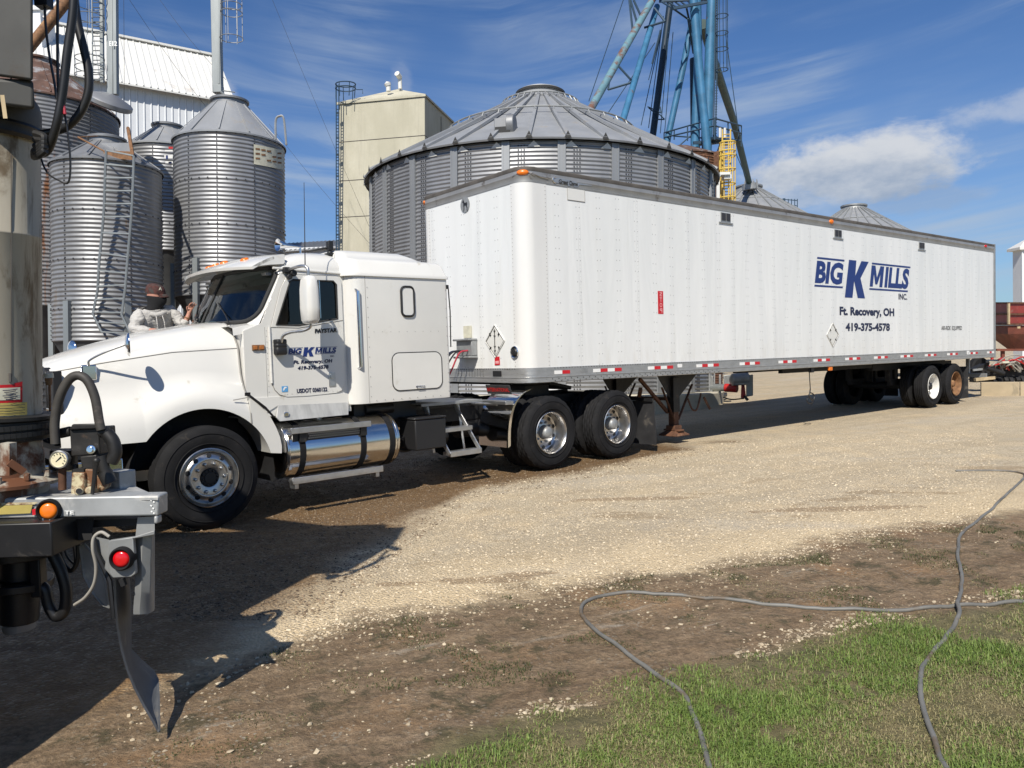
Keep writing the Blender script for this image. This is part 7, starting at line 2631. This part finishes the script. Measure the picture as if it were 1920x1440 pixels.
q = [(-250, 110), (62, 152), (61, -260), (-250, -260)]
b.loft([[A(x, y, 3.33) for x, y in q], [A(x, y, 3.85) for x, y in q]])
hz = A(61, -250, 3.6)
b.box((hz.x - .12, 3.6, 3.72), (.5, .5, .35)); b.cyl((hz.x - .1, 3.6, 3.70), (hz.x - 1.9, 4.2, 4.15), .2, n=20)
b.cyl((hz.x + .05, 3.55, 3.55), (hz.x + .30, 3.5, 3.35), .04, n=10)
fdone(b, 'auger_head', 'mast_dark', bevel=.02)
# hose loops and wires beside the mast
b = B()
b.tube(spline([A(140, -30, 3.4), A(136, 30, 3.4), A(126, 100, 3.4), A(118, 170, 3.4), A(108, 225, 3.4), A(96, 268, 3.42), A(84, 287, 3.45), A(66, 288, 3.5)], 8), .0178, 12)
b.tube(spline([A(136, -30, 3.48), A(145, 40, 3.48), A(158, 95, 3.48), A(166, 135, 3.48), A(165, 175, 3.48), A(150, 212, 3.48), A(125, 238, 3.48), A(96, 248, 3.5), A(66, 252, 3.5)], 8), .0178, 12)
fdone(b, 'hose_loop', 'black_hose', smooth=60)
b = B()
b.tube(spline([A(84, -20, 3.45), A(85, 40, 3.45), A(92, 100, 3.45), A(102, 155, 3.45), A(106, 185, 3.45)], 6), .0052, 6); b.tube(spline([A(108, -20, 3.5), A(108, 120, 3.5), A(110, 180, 3.5)], 5), .006, 6)
b.tube(spline([A(121, 212, 3.42), A(127, 250, 3.42), A(132, 305, 3.42), A(128, 342, 3.42), A(110, 338, 3.42), A(90, 325, 3.45), A(78, 300, 3.5), A(72, 262, 3.5)], 6), .0042, 6)
wr = fdone(b, 'wire', 'black_hose')
b = B(); b.tube(spline([A(115, 174, 3.4), A(119, 196, 3.4), A(122, 214, 3.4)], 5), .0068, 8); fdone(b, 'taped_splice', 'red_wire', wr)
b = B(); b.box(A(82, 4, 3.45), (.055, .05, .045)); fdone(b, 'wire_plug', 'black_plastic', wr)
b = B()
for k in range(4):
    b.tube(spline([A(66, 250 + k * 12, 3.42), A(84, 258 + k * 8, 3.40), A(74, 276 + k * 5, 3.41), A(64, 285 + k * 3, 3.44)], 5), .016, 8)
fdone(b, 'hose_clamp', 'greasy')

# below the deck: drive motor, hoses, lamp brackets, flaps
b = B()
b.cyl(A(34, 985, 3.75), A(36, 1040, 3.75), .20, .19, 28)
b.cyl(A(36, 1040, 3.75), A(36, 1085, 3.75), .085, .085, 20); b.cyl(A(36, 1085, 3.75), A(36, 1100, 3.75), .15, n=20); b.cyl(A(36, 1095, 3.75), A(36, 1165, 3.75), .092, .085, 24); b.cyl(A(36, 1165, 3.75), A(38, 1182, 3.75), .078, .07, 24, mi=1)
b.box(A(72, 1075, 3.7), (.05, .06, .22)); b.box(A(30, 1000, 3.5), (.5, .3, .15))
fdone(b, 'drive_motor', ['black_paint', 'dull_plate'], bevel=.006)
b = B()
lb = [A(x, y, 3.47) for x, y in ((27, 986), (62, 984), (62, 1024), (29, 1029))]
b.loft([lb, [p + Vector((0, .01, 0)) for p in lb]])
for k in range(3):
    b.loft([[A(x, y, 3.462) for x, y in ((36, 1000 + k * 6), (54, 998 + k * 6), (54, 1000 + k * 6), (36, 1002 + k * 6))], [A(x, y, 3.466) for x, y in ((36, 1000 + k * 6), (54, 998 + k * 6), (54, 1000 + k * 6), (36, 1002 + k * 6))]], mi=1)
fdone(b, 'under_label', ['mast_grey', 'decal_black'])
b = B()
pl = [A(x, y, 3.60) for x, y in ((-60, 984), (262, 972), (262, 985), (-60, 1000))]
b.loft([pl, [p + Vector((-.1, .22, .0)) for p in pl]])
b.loft([[A(x, y, 3.55) for x, y in ((75, 975), (176, 972), (172, 1012), (95, 1016))], [A(x, y, 3.9) for x, y in ((75, 975), (176, 972), (172, 1012), (95, 1016))]])
fdone(b, 'under_frame', 'chassis')
b = B()
b.tube(spline([A(95, 1030, 3.7), A(116, 1075, 3.7), A(124, 1110, 3.7), A(120, 1145, 3.7), A(105, 1155, 3.7), A(92, 1135, 3.7), A(84, 1105, 3.7), A(70, 1098, 3.7)], 8), .027, 12)
b.tube(spline([A(110, 1012, 3.75), A(116, 1050, 3.75), A(132, 1070, 3.75), A(146, 1050, 3.75), A(146, 1010, 3.75)], 7), .012, 8)
b.tube(spline([A(118, 1010, 3.8), A(124, 1040, 3.8), A(140, 1056, 3.8), A(136, 1010, 3.8)], 6), .005, 6)
fdone(b, 'hydraulic_hose', 'black_hose', smooth=60)
b = B()
b.tube(spline([A(205, 1006, 3.38), A(190, 998, 3.38), A(176, 1008, 3.38), A(174, 1030, 3.38), A(180, 1062, 3.4), A(176, 1095, 3.42), A(160, 1120, 3.45), A(140, 1134, 3.5)], 8), .0075, 8)
fdone(b, 'pale_cable', 'wire_pale', smooth=60)
b = B()
b.tube([A(80, 972, 3.4), A(84, 990, 3.4), A(82, 998, 3.4)], .003, 5); b.tube([A(94, 974, 3.4), A(85, 987, 3.4)], .003, 5)
b.tube([A(84, 996, 3.4) + Vector((.012 * math.cos(a), 0, .018 * math.sin(a))) for a in [2 * PI * k / 12 for k in range(12)]], .003, 5, closed=True)
fdone(b, 'safety_clip', 'brushed_alloy')
# red lamp on its bracket
b = B()
lp = [A(x, y, 3.36) for x, y in ((203, 1014), (249, 1007), (254, 1076), (246, 1082), (212, 1084), (204, 1075))]
b.loft([lp, [p + Vector((.0, .025, 0)) for p in lp]])
b.loft([[A(x, y, 3.36) for x, y in ((203, 1014), (249, 1007), (290, 994), (290, 1003), (252, 1010))], [A(x, y, 3.62) for x, y in ((203, 1014), (249, 1007), (290, 994), (290, 1003), (252, 1010))]])
b.loft([[A(x, y, 3.40) for x, y in ((196, 1066), (204, 1014), (212, 1014), (212, 1084))], [A(x, y, 3.52) for x, y in ((196, 1066), (204, 1014), (212, 1014), (212, 1084))]])
fdone(b, 'lamp_bracket', 'dull_plate', bevel=.008)
round_lamp(229, 1047, 3.35, .036, 'red_lamp', 'red_lens', Vector((.08, -1, .05)))
# fender plates
b = B()
q = spline([(256, 1003, 0), (254, 1050, 0), (253, 1100, 0), (250, 1140, 0), (250, 1152, 0)], 5)
rg = []
for p in q:
    rg.append([A(p.x, p.y, 3.42), A(p.x + 12, p.y, 3.40), A(p.x + 28, p.y - 1, 3.43), A(286 + (p.y - 1003) * .01, p.y - 6, 3.50), A(289, p.y - 12, 3.75)])
b.loft(rg, False, False, closed=False)
b.loft([[p + Vector((0, .008, 0)) for p in r_] for r_ in rg], False, False, closed=False)
b.loft([[A(x, y, 3.50) for x, y in ((258, 970), (290, 968), (290, 1000), (254, 1006))], [A(x, y, 3.54) for x, y in ((258, 970), (290, 968), (290, 1000), (254, 1006))]])
fdone(b, 'fender_plate', 'dull_plate', smooth=50)
b = B()
q = [(150, 1024), (158, 1020), (176, 1040), (196, 1085), (204, 1140), (194, 1136), (174, 1112), (158, 1080)]
b.loft([[A(x, y, 3.66) for x, y in q], [A(x, y, 3.67) for x, y in q]])
b.tube([A(x, y, 3.66) for x, y in q], .006, 5, closed=True)
b.loft([[A(x, y, 3.5) for x, y in ((178, 1006), (205, 1012), (212, 1085), (206, 1085))], [A(x, y, 3.52) for x, y in ((178, 1006), (205, 1012), (212, 1085), (206, 1085))]])
fdone(b, 'fender_plate', 'dull_plate')
b = B()
b.tube([A(176, 1008, 3.48), A(180, 1035, 3.48), A(206, 1090, 3.46), A(213, 1160, 3.45)], .010, 6); b.bar(A(228, 1085, 3.37), A(233, 1098, 3.37), .02, .02)
fdone(b, 'flap_hanger', 'black_paint')
# long twisted rubber flap, nearly touching the ground
b = B()
lft = [(213, 1088), (214, 1130), (218, 1175), (225, 1215), (236, 1255), (250, 1290), (268, 1325), (284, 1352), (296, 1374)]
mid = [(227, 1086), (230, 1130), (231, 1175), (236, 1215), (244, 1258), (260, 1295), (276, 1328), (289, 1354), (296.5, 1374)]
rgt = [(240, 1086), (243, 1130), (243, 1175), (243, 1218), (262, 1238), (285, 1258), (294, 1275), (296, 1310), (297, 1372)]
rg = []
for i in range(9):
    k = i / 8
    d0 = 3.40 - .02 * k
    rg.append([A(*lft[i], d0), A(*mid[i], d0 + .12 * (1 - k * k)), A(*rgt[i], d0 + .40 * (1 - k ** 3))])
fine = []
for i in range(8):
    for j in range(4):
        fine.append([rg[i][m].lerp(rg[i + 1][m], j / 4) for m in range(3)])
fine.append(rg[-1])
b.loft(fine, False, False, closed=False)
b.loft([[p + Vector((.004, .012, 0)) for p in r_] for r_ in fine], False, False, closed=False)
for m in (0, 2):
    b.loft([[r_[m], r_[m] + Vector((.004, .012, 0))] for r_ in fine], False, False, closed=False)
fdone(b, 'mud_flap', 'flap_grey', smooth=60)
# truck's unseen bulk left of view: box and drum shaped for their shadow
b = B()
b.loft([[Vector(p) for p in ((-6.2, 3.1, .8), (-2.46, 3.05, .8), (-3.05, 4.25, .8), (-6.2, 4.6, .8))], [Vector(p) for p in ((-6.2, 3.1, 3.5), (-2.46, 3.05, 3.5), (-3.05, 4.25, 3.5), (-6.2, 4.6, 3.5))]])
b.cyl((-6.2, 2.95, .62), (-2.36, 2.95, .62), .50, n=32)  # round drum added to cast a curved shadow on the ground
b.done('body', 'mast_dark', FT, world=True, bevel=.04)


# ------------------------------------------------------------------ man washing the windscreen
PR = Vector(TC) + TDIR * .12 + TSIDE * 1.28
MAN = thing('person', 'man in grey hooded sweatshirt, brown cap and black face covering leaning over the bonnet', 'person', (PR.x, PR.y, 0), (0, 0, TYAW))
OX, OY = .12, 1.28


def pl_(x, y, z):
    return Vector((x - OX, y - OY, z))


def skin_obj(name, verts, edges, radii, mt, parent, root=0, sub=2):
    me = bpy.data.meshes.new(name)
    me.from_pydata(verts, edges, [])
    o = bpy.data.objects.new(name, me)
    COL.objects.link(o); o.parent = parent
    o.modifiers.new('skin', 'SKIN')
    sl = me.skin_vertices[0].data if me.skin_vertices else None
    if sl is None:
        me.attributes  # noqa
    for i, r_ in enumerate(radii):
        me.skin_vertices[0].data[i].radius = r_ if isinstance(r_, tuple) else (r_, r_)
    me.skin_vertices[0].data[root].use_root = True
    o.modifiers['skin'].use_smooth_shade = True
    s = o.modifiers.new('sub', 'SUBSURF'); s.levels = sub; s.render_levels = sub
    me.materials.append(M[mt])
    return o


def skin_build(name, joints, bones, mt, parent, root, sub=2):
    keys = list(joints)
    bm_ = bmesh.new()
    lay_ = bm_.verts.layers.skin.verify()
    vm = {}
    for k in keys:
        p, r_ = joints[k]
        v = bm_.verts.new(p)
        v[lay_].radius = r_ if isinstance(r_, tuple) else (r_, r_)
        v[lay_].use_root = (k == root)
        vm[k] = v
    for a, c in bones:
        bm_.edges.new((vm[a], vm[c]))
    me = bpy.data.meshes.new(name)
    bm_.to_mesh(me); bm_.free()
    o = bpy.data.objects.new(name, me)
    COL.objects.link(o); o.parent = parent
    o.modifiers.new('skin', 'SKIN').use_smooth_shade = True
    s = o.modifiers.new('sub', 'SUBSURF'); s.levels = sub; s.render_levels = sub
    me.materials.append(M[mt])
    return o


hip = pl_(.26, 1.42, 1.78); waist = pl_(.28, 1.36, 1.96); chest = pl_(.29, 1.24, 2.16); nk = pl_(.285, 1.17, 2.335)
lsh, rsh = pl_(.10, 1.15, 2.265), pl_(.50, 1.20, 2.31)
lel, rel = pl_(.005, 1.09, 2.06), pl_(.575, 1.06, 2.115)
lwr, rwr = pl_(.16, .87, 2.06), pl_(.64, 1.05, 2.245)
lhp, rhp = pl_(.17, 1.42, 1.74), pl_(.35, 1.42, 1.74)
lkn, rkn = pl_(.08, 1.22, 1.43), pl_(.36, 1.24, 1.42)
lan, ran = pl_(-.06, 1.22, 1.10), pl_(.16, 1.18, 1.10)
head = pl_(.285, 1.145, 2.50)
J = dict(hip=(hip, (.12, .09)), waist=(waist, (.11, .085)), chest=(chest, (.11, .08)), nk=(nk, .062), hb=(pl_(.287, 1.15, 2.42), .078), hd=(head, (.088, .098)), hc=(pl_(.278, 1.15, 2.575), .07),
         lsh=(lsh, .055), lel=(lel, .042), lwr=(lwr, .034), rsh=(rsh, .055), rel=(rel, .042), rwr=(rwr, .032),
         lhp=(lhp, .09), lkn=(lkn, .062), lan=(lan, .045), rhp=(rhp, .09), rkn=(rkn, .062), ran=(ran, .045), lft=(pl_(-.02, 1.02, 1.06), .04), rft=(pl_(.20, .98, 1.06), .04),
         nose=(pl_(.375, 1.085, 2.492), .017))
Bn = [('hip', 'waist'), ('waist', 'chest'), ('chest', 'nk'), ('nk', 'hb'), ('hb', 'hd'), ('hd', 'hc'), ('hd', 'nose'), ('chest', 'lsh'), ('lsh', 'lel'), ('lel', 'lwr'), ('chest', 'rsh'), ('rsh', 'rel'), ('rel', 'rwr'), ('hip', 'lhp'), ('lhp', 'lkn'), ('lkn', 'lan'), ('lan', 'lft'), ('hip', 'rhp'), ('rhp', 'rkn'), ('rkn', 'ran'), ('ran', 'rft')]
# raised right hand: palm, four fingers, thumb
pm = rwr + Vector((.030, .0, .075))
J['rpm'] = (pm, (.034, .020))
Bn.append(('rwr', 'rpm'))
fd_ = [(-.028, .055, .105), (-.010, .062, .115), (.012, .058, .108), (.032, .046, .090)]
for i, (dx, dl, tot) in enumerate(fd_):
    a = pm + Vector((dx * .8 + .006, 0, .030)); c = pm + Vector((dx * 1.1 + .018, -.012, .065)); e = pm + Vector((dx * 1.15 + .036, -.034, tot - .012))
    for nm, p, r_ in ((f'a{i}', a, .010), (f'b{i}', c, .0092), (f'c{i}', e, .0075)):
        J[nm] = (p, r_)
    Bn += [('rpm', f'a{i}'), (f'a{i}', f'b{i}'), (f'b{i}', f'c{i}')]
for nm, p, r_ in (('t0', pm + Vector((-.034, -.012, -.008)), .012), ('t1', pm + Vector((-.050, -.028, .022)), .010), ('t2', pm + Vector((-.048, -.044, .052)), .008)):
    J[nm] = (p, r_)
Bn += [('rpm', 't0'), ('t0', 't1'), ('t1', 't2')]
# left hand resting on the bonnet
lm_ = lwr + Vector((.055, -.045, -.014))
J['lpm'] = (lm_, (.032, .018)); Bn.append(('lwr', 'lpm'))
for i, dx in enumerate((-.028, -.009, .010, .028)):
    a = lm_ + Vector((.028 + dx * .5, -.025 + dx * .6, .0)); c = lm_ + Vector((.058 + dx * .5, -.05 + dx * .7, -.012))
    J[f'g{i}'] = (a, .010); J[f'h{i}'] = (c, .008); Bn += [('lpm', f'g{i}'), (f'g{i}', f'h{i}')]
J['u0'] = (lm_ + Vector((.0, -.045, .0)), .010); J['u1'] = (lm_ + Vector((.02, -.07, -.008)), .008); Bn += [('lpm', 'u0'), ('u0', 'u1')]
body = skin_build('body', J, Bn, 'skin', MAN, 'hip')
mid = lambda a, c, t_: a.lerp(c, t_)
cuffR = mid(rel, rwr, .62)
H = dict(hip=(hip + Vector((0, 0, .02)), (.20, .17)), waist=(waist, (.215, .18)), chest=(chest, (.215, .175)), top=(pl_(.29, 1.19, 2.285), (.145, .12)), nk=(pl_(.285, 1.175, 2.345), (.088, .09)),
         lsh=(lsh, .098), lm=(mid(lsh, lel, .5) + Vector((-.01, 0, 0)), .088), lel=(lel, .083), lf=(mid(lel, lwr, .5), .074), lwr=(mid(lel, lwr, .93), .05),
         rsh=(rsh, .098), rm=(mid(rsh, rel, .5) + Vector((.01, 0, 0)), .086), rel=(rel, .078), rf=(mid(rel, cuffR, .6), .062), rwr=(cuffR, .045))
HB = [('hip', 'waist'), ('waist', 'chest'), ('chest', 'top'), ('top', 'nk'), ('chest', 'lsh'), ('lsh', 'lm'), ('lm', 'lel'), ('lel', 'lf'), ('lf', 'lwr'), ('chest', 'rsh'), ('rsh', 'rm'), ('rm', 'rel'), ('rel', 'rf'), ('rf', 'rwr')]
hood_ = skin_build('hooded_sweatshirt', H, HB, 'clothes_grey', MAN, 'waist', 3)
tx = bpy.data.textures.new('folds', 'CLOUDS'); tx.noise_scale = .085; tx.noise_depth = 2
dm = hood_.modifiers.new('folds', 'DISPLACE'); dm.texture = tx; dm.strength = .045; dm.mid_level = .5
b = B()
b.tube(spline([nk + Vector(v) for v in ((-.11, .03, -.03), (-.10, -.05, -.045), (-.02, -.105, -.075), (.07, -.08, -.055), (.11, .0, -.025), (.09, .09, .0), (0, .13, .01), (-.09, .10, -.01))], 5), .034, 10, closed=True)
b.tube(spline([nk + Vector(v) for v in ((-.03, -.125, -.08), (-.035, -.165, -.16), (-.03, -.165, -.26))], 5), .006, 6); b.tube(spline([nk + Vector(v) for v in ((.04, -.12, -.07), (.05, -.165, -.16), (.055, -.17, -.24))], 5), .006, 6)
b.done('hood', 'clothes_grey', hood_, smooth=70)
skin_build('jeans', dict(hip=(hip + Vector((0, 0, -.02)), (.185, .15)), lhp=(lhp, .115), lkn=(lkn, .088), lan=(lan, .07), rhp=(rhp, .115), rkn=(rkn, .088), ran=(ran, .07)),
           [('hip', 'lhp'), ('lhp', 'lkn'), ('lkn', 'lan'), ('hip', 'rhp'), ('rhp', 'rkn'), ('rkn', 'ran')], 'jeans', MAN, 'hip')
for an, ft_ in ((lan, pl_(-.02, 1.02, 1.06)), (ran, pl_(.20, .98, 1.06))):
    b = B(); d_ = ft_ - an; b.tube([an + Vector((0, .04, .08)), an + Vector((0, .02, 0)), an + d_ * .3 + Vector((0, 0, -.03)), an + d_ * .8, an + d_ * 1.15], [.06, .062, .06, .052, .035], 12)
    b.done('boot', 'boots', MAN, smooth=60)
# face covering and cap; the head is turned to the right, chin tucked
hd_rot = Euler((0, R(8), R(-38))).to_matrix()        # local +x of the head = the way he faces
def hp_(x, y, z):
    return head + hd_rot @ Vector((x, y, z))
b = B()
rings = []
for z, rx, ry, ox in ((-.215, .095, .088, -.02), (-.17, .088, .082, -.005), (-.12, .093, .083, .012), (-.07, .104, .088, .020), (-.04, .110, .091, .016), (-.018, .113, .093, .012), (-.008, .110, .092, .008)):
    rings.append([hp_(ox + rx * math.cos(2 * PI * k / 28) + (.020 * max(0, math.cos(2 * PI * k / 28)) ** 8 if -.08 < z < .015 else 0), ry * math.sin(2 * PI * k / 28), z) for k in range(28)])
b.loft(rings, False, False)
b.done('face_covering', 'mask_black', MAN, smooth=70)
b = B()
for s in (-1, 1):
    b.sphere(hp_(.098, s * .032, .022), (.012, .016, .010), 10, 8, rot=hd_rot)
b.done('eyes', 'mask_black', MAN)
b = B()
for s in (-1, 1):
    b.tube(spline([hp_(.106, s * .014, .046), hp_(.110, s * .032, .050), hp_(.100, s * .050, .044)], 4), .005, 6)
b.done('eyebrows', 'cap_brown', MAN)
b = B()
b.loft([[hp_(.004 + .098 * math.cos(2 * PI * q / 24), .088 * math.sin(2 * PI * q / 24), z) for q in range(24)] for z in (-.03, .0, .03, .06)], False, False)
b.done('face', 'skin', MAN, smooth=70)
b = B()
rings = []
for z, k_, ox in ((.028, 1.0, .0), (.05, 1.02, .0), (.08, .99, -.002), (.11, .90, -.006), (.135, .70, -.012), (.15, .38, -.016), (.154, .05, -.018)):
    rings.append([hp_(ox + .117 * k_ * math.cos(2 * PI * q / 28), .098 * k_ * math.sin(2 * PI * q / 28), z) for q in range(28)])
b.loft(rings, False, True)
b.grid(12, 4, lambda u, v: hp_(.112 * math.cos((u - .5) * 2.3) + .058 * v * math.cos((u - .5) * 1.9), (.090 - .012 * v) * math.sin((u - .5) * 2.3), .038 - .030 * v * v - .02 * (2 * u - 1) ** 2 * v))
b.grid(12, 4, lambda u, v: hp_(.112 * math.cos((u - .5) * 2.3) + .058 * v * math.cos((u - .5) * 1.9), (.090 - .012 * v) * math.sin((u - .5) * 2.3), .033 - .030 * v * v - .02 * (2 * u - 1) ** 2 * v))
cap = b.done('cap', 'cap_brown', MAN, smooth=60)
b = B()
pa = lambda u, v: hp_(.0 + .119 * math.cos(-.75 + u) * (1 - max(0, v - .05) * 2.2), .100 * math.sin(-.75 + u) * (1 - max(0, v - .05) * 2.2), .03 + v) + Vector((-.01, -.01, .0)) * .3
b.text('A', -.18, .18, .045, .085, pa, .02)
b.done('cap_mark', 'label_cream', cap, recalc=False, smooth=0)
b = B()
wv = (rwr - rel).normalized()
b.lathe([(.036, -.008), (.040, 0), (.036, .008)], mid(rel, rwr, .80), wv, 20)
b.done('bracelet', 'rust_brown', MAN)


# ------------------------------------------------------------------ fold surface fixings into the part that carries them
def absorb(child):
    """rivets, bolts and nuts become part of the sheet or rim they sit on"""
    host = child.parent if child.parent.data else None
    if host is None:
        sib = [o for o in bpy.data.objects if o.parent == child.parent and o.name.split('.')[0] == 'rim']
        host = sib[0] if sib else None
    if host is None:
        return
    rel = Matrix.Identity(4) if host != child.parent else Matrix.LocRotScale(child.location, child.rotation_euler, child.scale)
    bm_ = bmesh.new(); bm_.from_mesh(host.data)
    n0 = len(bm_.faces)
    cm = child.data.copy(); cm.transform(rel)
    bm_.from_mesh(cm); bm_.faces.ensure_lookup_table()
    base = len(host.data.materials)
    for f in bm_.faces[n0:]:
        f.material_index += base
    for m_ in cm.materials:
        host.data.materials.append(m_)
    bm_.to_mesh(host.data); bm_.free()
    host.data.set_sharp_from_angle(angle=R(40))
    bpy.data.objects.remove(child)


for o in [o for o in bpy.data.objects if o.name.split('.')[0] in ('rivets', 'lug_nuts', 'grip_studs', 'hand_hole', 'rib_ends', 'eave_clips')]:
    absorb(o)
